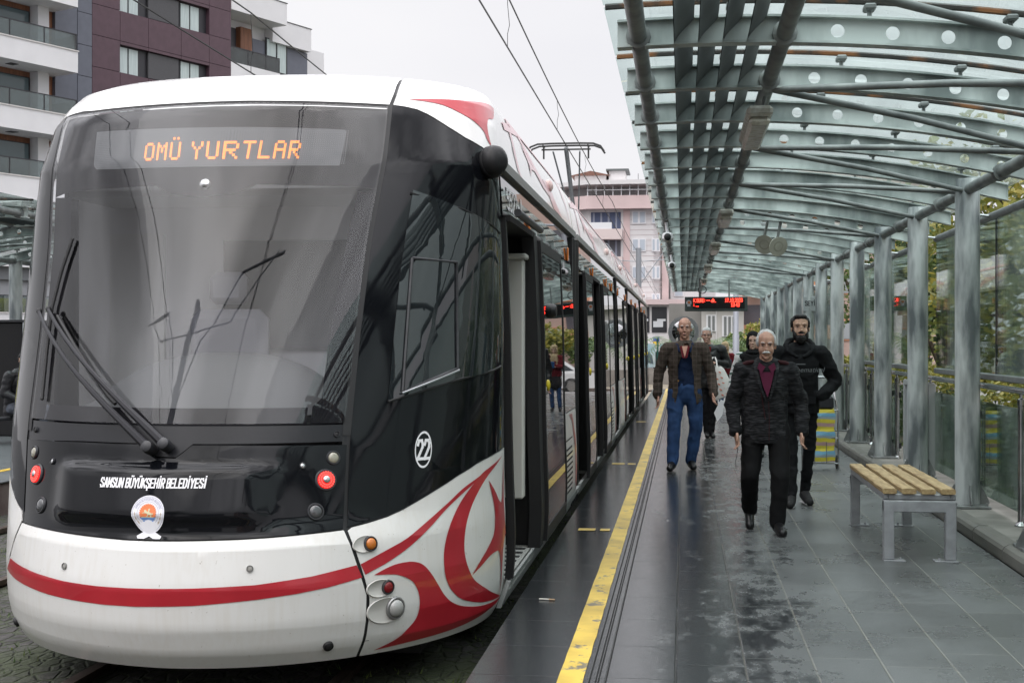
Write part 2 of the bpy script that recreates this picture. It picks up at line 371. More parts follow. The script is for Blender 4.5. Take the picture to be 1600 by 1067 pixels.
SF = {  # a plain block alphabet, strokes on a 4 x 6 grid
 'A': [(0, 0, 1.7, 6), (2.3, 6, 4, 0), (.7, 1.9, 3.3, 1.9)], 'B': [(0, 0, 0, 6), (0, 6, 3, 6), (3, 6, 4, 5.2), (4, 5.2, 4, 4), (4, 4, 3, 3.1), (0, 3.1, 3, 3.1), (3, 3.1, 4, 2.2), (4, 2.2, 4, .9), (4, .9, 3, 0), (3, 0, 0, 0)],
 'D': [(0, 0, 0, 6), (0, 6, 2.7, 6), (2.7, 6, 4, 4.8), (4, 4.8, 4, 1.2), (4, 1.2, 2.7, 0), (2.7, 0, 0, 0)], 'E': [(0, 0, 0, 6), (0, 6, 3.7, 6), (0, 3, 3.2, 3), (0, 0, 3.7, 0)], 'H': [(0, 0, 0, 6), (4, 0, 4, 6), (0, 3, 4, 3)], 'I': [(2, 0, 2, 6)],
 'K': [(0, 0, 0, 6), (0, 2.6, 4, 6), (1.2, 3.5, 4, 0)], 'L': [(0, 6, 0, 0), (0, 0, 3.6, 0)], 'M': [(0, 0, 0, 6), (0, 6, 2, 2), (2, 2, 4, 6), (4, 6, 4, 0)], 'N': [(0, 0, 0, 6), (0, 6, 4, 0), (4, 0, 4, 6)],
 'O': [(0, 1, 0, 5), (0, 5, 1, 6), (1, 6, 3, 6), (3, 6, 4, 5), (4, 5, 4, 1), (4, 1, 3, 0), (3, 0, 1, 0), (1, 0, 0, 1)], 'R': [(0, 0, 0, 6), (0, 6, 3, 6), (3, 6, 4, 5.1), (4, 5.1, 4, 3.8), (4, 3.8, 3, 2.9), (3, 2.9, 0, 2.9), (2, 2.9, 4, 0)],
 'S': [(4, 4.7, 3.2, 6), (3.2, 6, .8, 6), (.8, 6, 0, 5.2), (0, 5.2, 0, 4), (0, 4, 4, 2.2), (4, 2.2, 4, .8), (4, .8, 3.2, 0), (3.2, 0, .8, 0), (.8, 0, 0, 1.2)], 'T': [(0, 6, 4, 6), (2, 6, 2, 0)], 'U': [(0, 6, 0, 1), (0, 1, 1, 0), (1, 0, 3, 0), (3, 0, 4, 1), (4, 1, 4, 6)],
 'Y': [(0, 6, 2, 2.8), (4, 6, 2, 2.8), (2, 2.8, 2, 0)], 'Z': [(0, 6, 4, 6), (4, 6, 0, 0), (0, 0, 4, 0)], '1': [(.8, 4.6, 2, 6), (2, 6, 2, 0), (.8, 0, 3.2, 0)], '2': [(0, 4.7, .8, 6), (.8, 6, 3.2, 6), (3.2, 6, 4, 5), (4, 5, 4, 3.8), (4, 3.8, 0, 0), (0, 0, 4, 0)],
 '3': [(0, 5.4, .8, 6), (.8, 6, 3.2, 6), (3.2, 6, 4, 5), (4, 5, 4, 4), (4, 4, 3, 3.1), (1.3, 3.1, 3, 3.1), (3, 3.1, 4, 2.2), (4, 2.2, 4, 1), (4, 1, 3.2, 0), (3.2, 0, .8, 0), (.8, 0, 0, .8)], '4': [(3, 0, 3, 6), (3, 6, 0, 2), (0, 2, 4, 2)],
 '5': [(4, 6, 0, 6), (0, 6, 0, 3.4), (0, 3.4, 3, 3.6), (3, 3.6, 4, 2.6), (4, 2.6, 4, 1), (4, 1, 3, 0), (3, 0, 0, .3)], '7': [(0, 6, 4, 6), (4, 6, 1.4, 0)], '-': [(.6, 3, 3.4, 3)], '.': [(1.8, 0, 2.2, 0)], ':': [(1.8, 1, 2.2, 1), (1.8, 4, 2.2, 4)], 'd': [(4, 0, 4, 6), (4, 3.6, 1, 3.6), (1, 3.6, 0, 2.8), (0, 2.8, 0, .8), (0, .8, 1, 0), (1, 0, 4, 0)], 'k': [(0, 0, 0, 6), (0, 1.6, 3, 3.8), (1, 2.3, 3.4, 0)]}
SF['0'] = SF['O']; SF['Ü'] = SF['U'] + [(.9, 7.6, 1.1, 7.6), (2.9, 7.6, 3.1, 7.6)]; SF['Ö'] = SF['O'] + [(.9, 7.6, 1.1, 7.6), (2.9, 7.6, 3.1, 7.6)]; SF['İ'] = SF['I'] + [(1.9, 7.6, 2.1, 7.6)]; SF['Ş'] = SF['S'] + [(2, -.9, 2, -1.6)]
def block_text(body, h, fn, mat_, parent, name='lettering', w=.6, bold=1.0, shear=0.0, gap=1.9, align='C', step=None):
    """block lettering of cap height h, every point carried onto a surface by fn"""
    sx, sy = h * w / 4, h / 6; t = bold * sy * .5; x = 0; segs = []
    for c in body:
        if c == ' ': x += 2.8 * sx; continue
        wd_ = 4 if c not in 'Iİ.:1' else 4
        of = -1.1 if c in 'Iİ.:' else 0
        for (a, b, c2, d) in SF[c]: segs.append((x + (a + of) * sx, b * sy, x + (c2 + of) * sx, d * sy))
        x += ((4 if c not in 'Iİ.:' else 1.8) + gap) * sx
    tot = x - gap * sx; o0 = -tot / 2 if align == 'C' else 0; vs = []; fs = []; q = 0
    for (a, b, c2, d) in segs:
        dx, dy = c2 - a, d - b; L_ = max(1e-6, sqrt(dx * dx + dy * dy)); dx, dy = dx / L_ * t, dy / L_ * t; n_ = max(1, int(L_ / (step or 1e9))); q += 1
        P4 = [(a - dx - dy, b - dy + dx), (a - dx + dy, b - dy - dx), (c2 + dx + dy, d + dy - dx), (c2 + dx - dy, d + dy + dx)]
        i = len(vs); vs += [fn(o0 + X_ + shear * Y_, Y_ - h / 2, (q % 5) * .0001) for X_, Y_ in P4]; fs.append((i, i + 1, i + 2, i + 3))
    return MB().add(vs, fs).build(name, mat_, parent, fixn=False)
def text_mesh(body, size, extrude=.0, shear=0.0, bold=0.0, align='CENTER', spacing=1.0):
    c = bpy.data.curves.new("lettering", 'FONT'); c.body = body; c.size = size; c.extrude = extrude; c.shear = shear; c.offset = bold
    c.align_x = align; c.align_y = 'CENTER'; c.space_character = spacing; c.resolution_u = 3
    o = bpy.data.objects.new("lettering", c); col.objects.link(o)
    me = bpy.data.meshes.new_from_object(o); bpy.data.objects.remove(o); bpy.data.curves.remove(c)
    return me
def lettering(body, size, mat_, parent, fn, name='lettering', sx=1.0, **k):
    """text whose every point (x, y, h) is carried onto a surface by fn"""
    me = text_mesh(body, size, **k); me.name = name
    for v in me.vertices: v.co = fn(v.co.x * sx, v.co.y, v.co.z)
    me.materials.clear(); me.materials.append(mat_)
    o = bpy.data.objects.new(name, me); col.objects.link(o)
    if parent: o.parent = parent
    return o
def on_skin(u0, z0, off=.003, ex=None, tilt=0):
    """maps flat (x, y) in metres around (u0, z0) onto the skin"""
    sc = (S(u0 + .01, z0) - S(u0 - .01, z0)).length / .02
    def f(x, y, h=0):
        u = u0 + x / sc; z = z0 + y + tilt * x
        p, a, b, n = frame(u, z)
        return p + n * (off + h + (ex(u, z) if ex else 0))
    return f
def ring(f, r0, r1, n=28, sx=1.0, a0=0, a1=2 * pi):
    vs = []; fs = []
    for i in range(n + 1):
        t = a0 + (a1 - a0) * i / n
        vs += [f(r0 * sx * cos(t), r0 * sin(t)), f(r1 * sx * cos(t), r1 * sin(t))]
    for i in range(n): fs.append((2 * i, 2 * i + 1, 2 * i + 3, 2 * i + 2))
    return vs, fs
def disc(f, r, n=24, sx=1.0, cx=0, cy=0):
    vs = [f(cx, cy)] + [f(cx + r * sx * cos(2 * pi * i / n), cy + r * sin(2 * pi * i / n)) for i in range(n)]
    return vs, [(0, i + 1, (i + 1) % n + 1) for i in range(n)]
def poly_on(f, pts):
    tr = tessellate_polygon([[Vector((p[0], p[1], 0)) for p in pts]])
    return [f(*p) for p in pts], [tuple(t) for t in tr]

tram = empty('tram', (-2.6, 6.5, -.3), 0, 'white and black tram with red crescent swooshes, standing at the platform edge', 'tram')
T0 = Matrix.Translation((2.6, -6.5, .3))
TRAM_PARTS = []
def tp(o):                       # a part built in world coordinates becomes a child of the tram
    if o.parent is tram: o.matrix_parent_inverse = T0
    else: pass
    return o
hood_c = lambda u, z: .05 * sm((.30 - abs(u + .05)) / .09) * sm((.93 - z) / .07) * sm((z - .56) / .1)
g = .004
zbot = -.12
# nose panels
bumper = tp(patch('bumper', [(u, zbot) for u, _ in along(lambda q: 0, ul(zbot) + g, ur(zbot) - g, 16)] + [(p - g, z) for p, z in upz(ur, zbot, .562, 10)] + [(u, z - g) for u, z in along(zb, .388, -.478, 16)] + [(p + g, z) for p, z in upz(ul, .55, zbot, 10)], BUMPER, tram))
STT = [(-.55, .341), (-.451, .329), (-.366, .319), (-.267, .309), (-.169, .306), (-.084, .308), (.075, .314), (.21, .323), (.325, .348), (.422, .384)]
STB = [(-.60, .262), (-.498, .244), (-.398, .232), (-.327, .224), (-.242, .218), (-.148, .215), (-.064, .217), (.075, .227), (.21, .249), (.292, .266), (.361, .286), (.436, .318)]
patch('bumper_stripe', [(-.565, .31)] + STT + STB[::-1], RED, bumper, off=.0025, th=0)
hood = tp(patch('hood', along(lambda u: zb(u) + g, -.465, ur(.57) - g, 16) + [(ur(z) - g, z) for z in (.7, .85, 1.0)] + [(p[0], p[1] - g) for p in HTT[::-1] if -.49 < p[0] < .386] + [(ul(z) + g, z) for z in (1.0, .85, .7, .6)], BLACK, tram, extra=hood_c, dz=.025, du=.02))
cowl = tp(patch('windscreen_cowl', [(p[0], p[1] + g) for p in HTT if -.49 < p[0] < .386] + [(ur(1.05) - g, 1.02), (ur(1.1) - g, 1.108)] + along(lambda u: 1.108, .37, -.48, 12) + [(ul(1.1) + g, 1.108), (ul(1.02) + g, 1.0)], mk('cowl_black', (.012, .0125, .015), .3, spec=.35), tram, off=-.006, du=.02, dz=.03))
tp(patch('cowl_recess', [(-.1, .93), (.05, .93), (.06, 1.09), (-.1, 1.09)], RUBBER, tram, off=-.05, th=0))
WSG = glass('windscreen_glass', (.90, .91, .93), ior=1.47, film=.02, filmcol=(.52, .52, .56), boost=1.0, fs=2.2, stretch=(5, 5, .7))
ws_top = lambda u: zc(u) - .012
ws_poly = along(lambda u: 1.118, ul(1.118) + .012, ur(1.118) - .012, 14) + [(ur(z) - .010, z) for z in (1.5, 2.03, 2.5, 2.85)] + along(ws_top, ur(2.93) - .012, ul(2.95) + .012, 14) + [(ul(z) + .012, z) for z in (2.7, 2.3, 2.0, 1.5)]
windscreen = tp(patch('windscreen', ws_poly, WSG, tram, off=0, th=0, dz=.05))
FRIT = mk('windscreen_border_black', (.010, .009, .013), .5, spec=.15)
def border(poly): patch('screen_border', poly, FRIT, windscreen, off=-.02, th=0)
border([(ul(2.42) + .012, 2.42)] + [(-.51, 2.44), (-.17, 2.455), (-.13, 2.40), (-.05, 2.375), (.03, 2.40), (.075, 2.45), (.33, 2.435)] + [(ur(2.42) - .01, 2.42), (ur(2.85) - .010, 2.85)] + along(ws_top, ur(2.93) - .012, ul(2.95) + .012, 14) + [(ul(2.7) + .012, 2.7)])
border([(ur(z) - .010, z) for z in (1.118, 1.5, 2.03, 2.42)] + [(.335, 2.41), (.325, 1.9), (.318, 1.25), (.30, 1.21)] + [(.30, 1.118)])
border([(.29, 1.118), (.29, 1.205)] + along(lambda u: 1.205, .27, -.42, 8) + [(-.43, 1.118)])
border([(ul(z) + .012, z) for z in (2.42, 2.05, 1.5, 1.118)] + [(-.435, 1.118), (-.44, 1.9), (-.475, 2.41)])
# roof cap in three panels with dark seams
ztop = 3.21
cap = lambda nm, a, b, n: None
fc = tp(patch('roof_cap', along(lambda u: zc(u) + g, ul(2.96) + .008, ur(2.94) - .008, 16) + [(ur(z) - .008, z) for z in (3.02, 3.09, 3.15, ztop)] + [(.3, ztop), (0, ztop), (-.3, ztop)] + [(ul(z) + .008, z) for z in (ztop, 3.1)], WHITE, tram, th=.02, dz=.03))
rc = tp(patch('corner_cap', along(lambda u: zc(u) + g, ur(2.94) + .006, 1.0, 14) + [(1.0, 2.9), (1.0, ztop), (.8, ztop), (.6, ztop)] + [(ur(z) + .006, z) for z in (ztop, 3.15, 3.09, 3.02)], WHITE, tram, th=.02, dz=.03))
lc = tp(patch('corner_cap', along(lambda u: zc(u) + g, -1.0, ul(2.96) - .006, 14) + [(ul(z) - .006, z) for z in (3.1, ztop)] + [(-.8, ztop), (-1.0, ztop), (-1.0, 2.9)], WHITE, tram, th=.02, dz=.03))
REDR = [(.455, 2.988), (.563, 3.006), (.708, 3.026), (.80, 3.045), (.9, 3.062), (.99, 3.06), (.955, 2.96), (.885, 2.935), (.865, 2.885), (.875, 2.82), (.905, 2.745), (.86, 2.784), (.828, 2.838), (.759, 2.888), (.675, 2.932), (.605, 2.966), (.543, 2.98)]
patch('roof_swoosh', soften(REDR), RED, rc, off=.003, th=0, dz=.03)
SEAM = mk('seam_black', (.01, .01, .011), .5)
def seam_strip(f, z0, z1, wd=.012, off=-.006, n=14):
    pl = [(f(z) - wd, z) for z in [z0 + (z1 - z0) * i / n for i in range(n + 1)]] + [(f(z) + wd, z) for z in [z1 + (z0 - z1) * i / n for i in range(n + 1)]]
    tp(patch('body_seam', pl, SEAM, tram, off=off, th=0))
seam_strip(ur, zbot, 1.1, .014); seam_strip(ur, 1.05, 2.95, .016, -.002); seam_strip(ur, 2.93, 3.165, .013, -.008)
seam_strip(ul, .26, 1.1, .014); seam_strip(ul, 1.05, 2.95, .016, -.002); seam_strip(ul, 2.93, 3.165, .013, -.008)
tp(patch('body_seam', along(lambda u: zc(u) - .02, -.98, .98, 30) + along(lambda u: zc(u) + .012, .98, -.98, 30), SEAM, tram, off=-.004, th=0))
tp(patch('body_seam', along(lambda u: (zb(u) if u < .39 and u > -.47 else zs(u)) - .012, -.98, .98, 40) + along(lambda u: (zb(u) if u < .39 and u > -.47 else zs(u)) + .014, .98, -.98, 40), SEAM, tram, off=-.008, th=0))
# cab sides
def side(sg):
    m_ = lambda pts: [(sg * u, z) for u, z in pts]
    e0 = (lambda z: ur(z) + g) if sg > 0 else (lambda z: -ul(z) + g)
    lo0 = e0(zbot)
    pl = [(e0(z), z) for z in (.56, .45, .38, .3, .2, .1, 0, zbot)] + [(.7, zbot), (.85, zbot), (1.0, zbot), (1.02, zbot)] + [(1.02, .3), (1.02, zs(1.02) - g)]
    pl += [(u, z - g) for u, z in along(zs, 1.0, max(.40, e0(.55)) + .005, 14)]
    panel = tp(patch('cab_skirt', m_(pl), BUMPER, tram))
    e = e0(1.0)
    pb = [(u, z + g) for u, z in along(zs, e0(.6) + .002, 1.02, 14)] + [(1.02, 2.0), (1.02, 2.655)] + [(u, z - g) for u, z in along(lambda q: zc(sg * q), 1.0, e0(2.93), 14)] + [(e0(z), z) for z in (2.5, 2.03, 1.5, 1.0, .8)]
    blk = tp(patch('cab_side_panel', m_(pb), BLACK, tram))
    return panel, blk
skirt, cabp = side(1); side(-1)
STR = [(.431, .386), (.489, .441), (.543, .491), (.6, .565), (.666, .648), (.747, .736), (.957, .862), (.859, .802), (.747, .714), (.667, .625), (.601, .52), (.544, .436), (.49, .374), (.458, .345), (.443, .33)]
CRES = [(.965, .856), (.85, .805), (.797, .768), (.721, .66), (.675, .532), (.655, .402), (.657, .286), (.669, .212), (.689, .152), (.73, .09), (.812, .035), (.9, .008), (.98, -.004), (.92, .035), (.858, .085), (.783, .17), (.751, .245), (.732, .329), (.727, .424), (.739, .538), (.777, .657), (.846, .766)]
STAR = [(.846, .734), (.896, .65), (.923, .597), (.945, .575), (.957, .60), (.967, .67), (.985, .86), (.982, .66), (.978, .55), (.99, .45), (1.015, .37), (.985, .35), (.968, .3), (.965, .22), (.962, .02), (.945, .2), (.93, .27), (.908, .3), (.857, .292), (.799, .245), (.763, .213), (.798, .278), (.843, .346), (.878, .408), (.887, .493), (.88, .592)]
SWO = [(.463, .322), (.491, .348), (.522, .365), (.561, .364), (.591, .337), (.616, .28), (.638, .212), (.66, .146), (.69, .091), (.742, .045), (.839, .005), (.985, -.012), (.9, -.04), (.819, -.06), (.723, -.075), (.647, -.08), (.583, -.083), (.527, -.088), (.473, -.095), (.52, -.055), (.552, -.004), (.576, .051), (.584, .119), (.58, .188), (.565, .251), (.542, .288), (.512, .312)]
for nm, pl in (('red_swoosh', STR), ('red_swoosh', SWO), ('red_crescent', CRES), ('red_star', STAR)):
    patch(nm, soften(pl), RED, skirt, off=.003, th=0, du=.03, dz=.05)
# cab side window with its sliding pane
CG = mk('cab_window_glass', (.012, .015, .017), .02, ior=1.6, spec=.6)
cw = patch('cab_window', [(.477, 1.22), (.60, 1.29), (.70, 1.335), (.86, 1.375), (.94, 1.40), (.95, 2.22), (.848, 2.26), (.7, 2.32), (.497, 2.42), (.483, 1.96)], CG, cabp, off=.006, th=.004)
def strip_on(pts, wd, mat_, name, parent, off=.008):
    """a thin raised strip along a line in (u, z)"""
    mb = MB(); P3 = []
    for u, z in pts:
        p, a, b, n = frame(u, z); P3.append(p + n * off)
    mb.tube(P3, wd, 6); return mb.build(name, mat_, parent, smooth=40)
strip_on([(.513, 2.02), (.513, 1.276), (.60, 1.34), (.683, 1.396), (.675, 1.7), (.668, 2.007), (.513, 2.02)], .009, DKGREY, 'sliding_pane_frame', cw, .012)
strip_on([(.51, 1.262), (.60, 1.327), (.686, 1.385)], .006, SILVER, 'pane_rail', cw, .02)
strip_on([(.49, 2.40), (.7, 2.32), (.86, 2.25), (.95, 2.21)], .007, RUBBER, 'window_seal', cw, .008)
strip_on([(.477, 1.22), (.6, 1.288), (.7, 1.335), (.86, 1.375), (.94, 1.40)], .007, RUBBER, 'window_seal', cw, .008)
# number in a ring
f22 = on_skin(.583, .953, .0035)
vs, fs = ring(f22, .088, .100, 36, sx=.62); MB().add(vs, fs).build('number_ring', LETTER, cabp)
block_text('22', .098, f22, LETTER, cabp, 'fleet_number', w=.33, bold=1.0, gap=2.0)
# hood lettering and emblem
ftx = on_skin(-.042, .806, .004, hood_c, tilt=.008)
block_text('SAMSUN BÜYÜKŞEHİR BELEDİYESİ', .043, ftx, LETTER, hood, 'hood_lettering', w=.345, bold=1.05, shear=.1, gap=1.9)
fe = on_skin(-.043, .658, .004, hood_c); fe2 = on_skin(-.043, .658, .0055, hood_c); fe3 = on_skin(-.043, .658, .007, hood_c)
mb = MB(); mb.add(*disc(fe, .088, 36)); mb.add(*poly_on(fe, [(-.02, -.075), (.02, -.075), (.068, -.098), (.062, -.110), (.026, -.110), (0, -.098), (-.026, -.110), (-.062, -.110), (-.068, -.098)]))
emblem = mb.build('emblem', mk('emblem_white', (.78, .78, .82), .4), hood)
mb = MB(); mb.add(*ring(fe2, .056, .0575, 36)); mb.add(*ring(fe2, .081, .0825, 36)); mb.build('emblem_line', mk('emblem_grey', (.3, .3, .42), .5), emblem, fixn=False)
pts = []
for i in range(34):
    t = -.5 + (pi + 1.0) * i / 33; r = .047 if i % 2 else .041; pts.append((r * cos(t), r * sin(t) + .003))
mb = MB(); mb.add(*poly_on(fe2, pts)); mb.build('emblem_sun', mk('emblem_orange', (.72, .2, .07), .5), emblem, fixn=False)
mb = MB()
for k in range(4):
    y = -.021 - .0075 * k; h = sqrt(max(.0001, .046 ** 2 - y * y)); mb.add(*poly_on(fe3, [(-h, y), (h, y), (h * .93, y - .005), (-h * .93, y - .005)]))
mb.build('emblem_water', mk('emblem_blue', (.12, .33, .8), .5), emblem, fixn=False)
horse = [(-.03, -.002), (-.024, .004), (-.016, .004), (-.02, .014), (-.014, .018), (-.006, .012), (0, .006), (.003, .014), (.002, .02), (.008, .024), (.012, .018), (.008, .008), (.02, .0), (.028, .002), (.028, -.008), (.022, -.004), (.02, -.016), (.012, -.018), (.016, -.008), (.004, -.008), (-.002, -.018), (-.008, -.018), (0, -.006), (-.006, .0), (-.012, -.0), (-.02, .001)]
mb = MB(); mb.add(*poly_on(fe3, horse)); mb.add(*poly_on(fe3, [(-.03, -.016), (.03, -.016), (.034, -.021), (-.034, -.021)])); mb.build('emblem_rider', mk('emblem_cream', (.62, .58, .38), .5), emblem, fixn=False)
me = text_mesh('SAMSUN BÜYÜKŞEHİR BELEDİYESİ', .017)
xs = [v.co.x for v in me.vertices]; wd = max(xs) - min(xs)
for v in me.vertices:
    t = pi / 2 - v.co.x / wd * 2.45; r = .069 + v.co.y; v.co = fe2(r * cos(t), r * sin(t))
me.materials.clear(); me.materials.append(MATS['emblem_grey']); o = bpy.data.objects.new('emblem_lettering', me); col.objects.link(o); o.parent = emblem
mb = MB()
for s_ in (-1, 1):
    for k in range(5):
        t = -pi / 2 + s_ * (.25 + k * .32); cx, cy = .069 * cos(t), .069 * sin(t); dx, dy = -sin(t) * .011, cos(t) * .011
        mb.add(*poly_on(fe2, [(cx - dx, cy - dy), (cx + dy * .35, cy - dx * .35), (cx + dx, cy + dy), (cx - dy * .35, cy + dx * .35)]))
mb.build('emblem_wreath', mk('emblem_tan', (.5, .42, .34), .5), emblem, fixn=False)
# lamps
LENS = mk('lamp_lens', (.26, .25, .19), .06, metal=.0, coat=1, ior=1.6); LENSD = mk('lamp_lens_smoked', (.05, .052, .055), .05, coat=1)
def lamp(u, z, r, name, m_in, m_rim=DKGREY, parent=hood, ex=hood_c, dome=.35, proud=.004):
    p, a, b, n = frame(u, z); p = p + n * ((ex(u, z) if ex else 0) + proud)
    mb = MB(); mb.lathe([(r * 1.28, -.02), (r * 1.28, .0), (r * 1.18, .006), (r * 1.04, .006), (r * .98, -.004)], 24, p, n)
    rim = mb.build(name, m_rim, parent, smooth=35)
    mb = MB(); prof = [(r * .98 * cos(t), r * dome * sin(t)) for t in [i * pi / 2 / 6 for i in range(6)]] + [(.0005, r * dome)]
    mb.lathe(prof, 24, p, n); mb.build('lens', m_in, rim, smooth=50)
    return rim, p, n, a, b
for sg, uu in ((1, (.356, .342, .289, .324)), (-1, (-.444, -.417, -.357, -.386))):
    lamp(uu[0], .935, .030, 'marker_lamp', LENS)
    rim, p, n, a, b = lamp(uu[1], .822, .046, 'tail_lamp', emit('tail_lamp_red', (1, .008, .008), .55, (.3, .005, .005)), dome=.3)
    mb = MB()
    for i in range(20):
        t = 2 * pi * i / 20; q = p + n * .014 + (a * cos(t) + b * sin(t)) * .040; mb.ball(q, .0055, 6)
        t += .15; q = p + n * .016 + (a * cos(t) + b * sin(t)) * .028; mb.ball(q, .0045, 6)
    mb.build('led', emit('tail_led', (1, .05, .04), 1.7), rim, smooth=60)
    mb = MB(); mb.lathe([(.020, .010), (.019, .022), (.012, .027), (.0005, .028)], 14, p, n); mb.build('reflector', CHROME, rim, smooth=40)
    lamp(uu[2], .9, .014, 'sensor', CHROME)
    lamp(uu[3], .665, .036, 'reversing_lamp', LENSD, DKGREY)
def recess(u, z, rx, ry, parent):
    f = on_skin(u, z, .004); mb = MB(); n = 28; vs = []; fs = []
    f2 = on_skin(u, z, .010)
    for i in range(n):
        t = 2 * pi * i / n; vs += [f(rx * 1.06 * cos(t), ry * 1.06 * sin(t)), f2(rx * cos(t), ry * sin(t)), f(rx * .9 * cos(t), ry * .9 * sin(t))]
    vs.append(f(0, 0))
    for i in range(n):
        j = (i + 1) % n; fs += [(3 * i, 3 * j, 3 * j + 1, 3 * i + 1), (3 * i + 1, 3 * j + 1, 3 * j + 2, 3 * i + 2), (3 * i + 2, 3 * j + 2, 3 * n)]
    return MB().add(vs, fs).build('lamp_recess', mk('recess_white', (.56, .55, .52), .35), parent, smooth=60)
AMB = mk('amber_lens', (.55, .16, .015), .1, coat=1); REDL = mk('red_lens', (.22, .008, .012), .1, coat=1)
recess(.438, .486, .068, .04, skirt); recess(.478, .25, .082, .045, skirt); recess(.492, .128, .112, .066, skirt)
lamp(.452, .486, .032, 'turn_signal', AMB, DKGREY, skirt, None, .5, .01); lamp(.497, .25, .031, 'fog_lamp', REDL, DKGREY, skirt, None, .35, .01)
lamp(.517, .132, .048, 'headlamp', mk('headlamp_glass', (.36, .36, .35), .05, coat=1), mk('headlamp_rim', (.3, .3, .3), .3, metal=.6), skirt, None, .6, .012)
for u, z in ((-.269, .384), (.195, .404)): lamp(u, z, .014, 'tow_cover', mk('cover_grey', (.33, .32, .3), .4), mk('cover_rim', (.2, .2, .19), .4), bumper, None, .3, .002)
for u, z in ((-.565, -.03), (.362, -.029)): lamp(u, z, .022, 'plug_cover', RUBBER, RUBBER, bumper, None, .5, .004)
for u in (-.455, .36): lamp(u, 1.058, .013, 'hatch_lock', RUBBER, DKGREY, cowl, None, .3, .0)
# destination display behind the screen
DSP = mk('display_panel', (.17, .175, .18), .5)
dpl = [(-.40, 2.815), (-.2, 2.81), (0, 2.805), (.27, 2.785), (.275, 2.77), (.27, 2.56), (0, 2.56), (-.3, 2.565), (-.372, 2.57), (-.385, 2.6)]
disp = tp(patch('destination_display', dpl, DSP, tram, off=-.014, th=0))
FONT = {'O': ["01110", "10001", "10001", "10001", "10001", "10001", "01110"], 'M': ["10001", "11011", "10101", "10101", "10001", "10001", "10001"], 'U': ["10001"] * 6 + ["01110"],
        'Y': ["10001", "10001", "01010", "00100", "00100", "00100", "00100"], 'R': ["11110", "10001", "10001", "11110", "10100", "10010", "10001"], 'T': ["11111"] + ["00100"] * 6,
        'L': ["10000"] * 6 + ["11111"], 'A': ["01110", "10001", "10001", "11111", "10001", "10001", "10001"], ' ': ["00"] * 7}
fd = on_skin(-.015, 2.68, -.0105)
def S_line(x):  return x
mb = MB(); grid = MB(); cw_ = .0083
txt = "OMÜ YURTLAR"; tot = sum((5 if c != ' ' else 2) * 2 + 3 for c in txt); x0 = -tot / 2
dots = []; cx = 0
for c in txt:
    G = FONT['U' if c == 'Ü' else c]
    for r_, row in enumerate(G):
        for k, b in enumerate(row):
            if b == '1':
                for a_ in (0, 1):
                    for b_ in (0, 1): dots.append((x0 + cx + 2 * k + a_, 6.5 - 2 * r_ - b_))
    if c == 'Ü': dots += [(x0 + cx + 2 + i, 9.5 + j) for i in (0, 1) for j in (0, 1)] + [(x0 + cx + 6 + i, 9.5 + j) for i in (0, 1) for j in (0, 1)]
    cx += len(G[0]) * 2 + 3
for (dx, dy) in dots:
    X, Y_ = dx * cw_ * 1.01 - .012, dy * cw_ * .95 - .02 - (dx + 10) * .00004; h = .0037
    mb.add([fd(X - h, Y_ - h), fd(X + h, Y_ - h), fd(X + h, Y_ + h), fd(X - h, Y_ + h)], [(0, 1, 2, 3)])
mb.build('display_lettering', emit('display_amber', (1, .23, .03), 1.35), disp, fixn=False)
fg = on_skin(-.05, 2.68, -.0125); mb = MB()
for i in range(-62, 60):
    for j in range(-8, 10):
        X, Y_ = i * .0145 + .02, j * .0118 - .005 - i * .0001; h = .0028
        mb.add([fg(X - h, Y_ - h), fg(X + h, Y_ - h), fg(X + h, Y_ + h), fg(X - h, Y_ + h)], [(0, 1, 2, 3)])
mb.build('display_matrix', mk('unlit_led', (.27, .28, .29), .5), disp, fixn=False)
# a camera eye under the display
p, a, b, n = frame(-.041, 2.453); MB().ball(p - n * .03, .042, 14).build('screen_sensor', CHROME, windscreen, smooth=60)
# wipers
ARM = mk('wiper_grey', (.022, .022, .026), .4, spec=.3)
def wiper(u0, z0, u1, z1):
    P3 = []
    for i in range(9):
        k = i / 8; p, a, b, n = frame(u0 + (u1 - u0) * k, z0 + (z1 - z0) * k); P3.append(p + n * (.055 + .03 * sin(pi * k)))
    mb = MB(); mb.tube(P3, [.026, .022, .018, .016, .013, .012, .012, .011, .010], 8); o = mb.build('wiper_arm', ARM, tram, smooth=40); tp(o)
    p, a, b, n = frame(u0, z0); MB().lathe([(.03, -.03), (.034, .02), (.030, .055), (.02, .062)], 16, p + n * .02, n).build('wiper_pivot', DKGREY, o, smooth=40)
    p, a, b, n = frame(u1, z1); MB().ball(p + n * .05, .018, 8).build('wiper_joint', RUBBER, o, smooth=60)
    return o
wiper(-.062, .985, -.50, 1.712); w2 = wiper(-.022, 1.0, -.454, 1.721)
for pts in ([(-.42, 2.14), (-.445, 1.95), (-.462, 1.74), (-.452, 1.5), (-.43, 1.22)], [(-.43, 1.69), (-.34, 1.52), (-.2, 1.25), (-.175, 1.21)]):
    P3 = []
    for u, z in pts: p, a, b, n = frame(u, z); P3.append(p + n * .02)
    tp(MB().tube(P3, .011, 6).build('wiper_blade', RUBBER, tram, smooth=40))
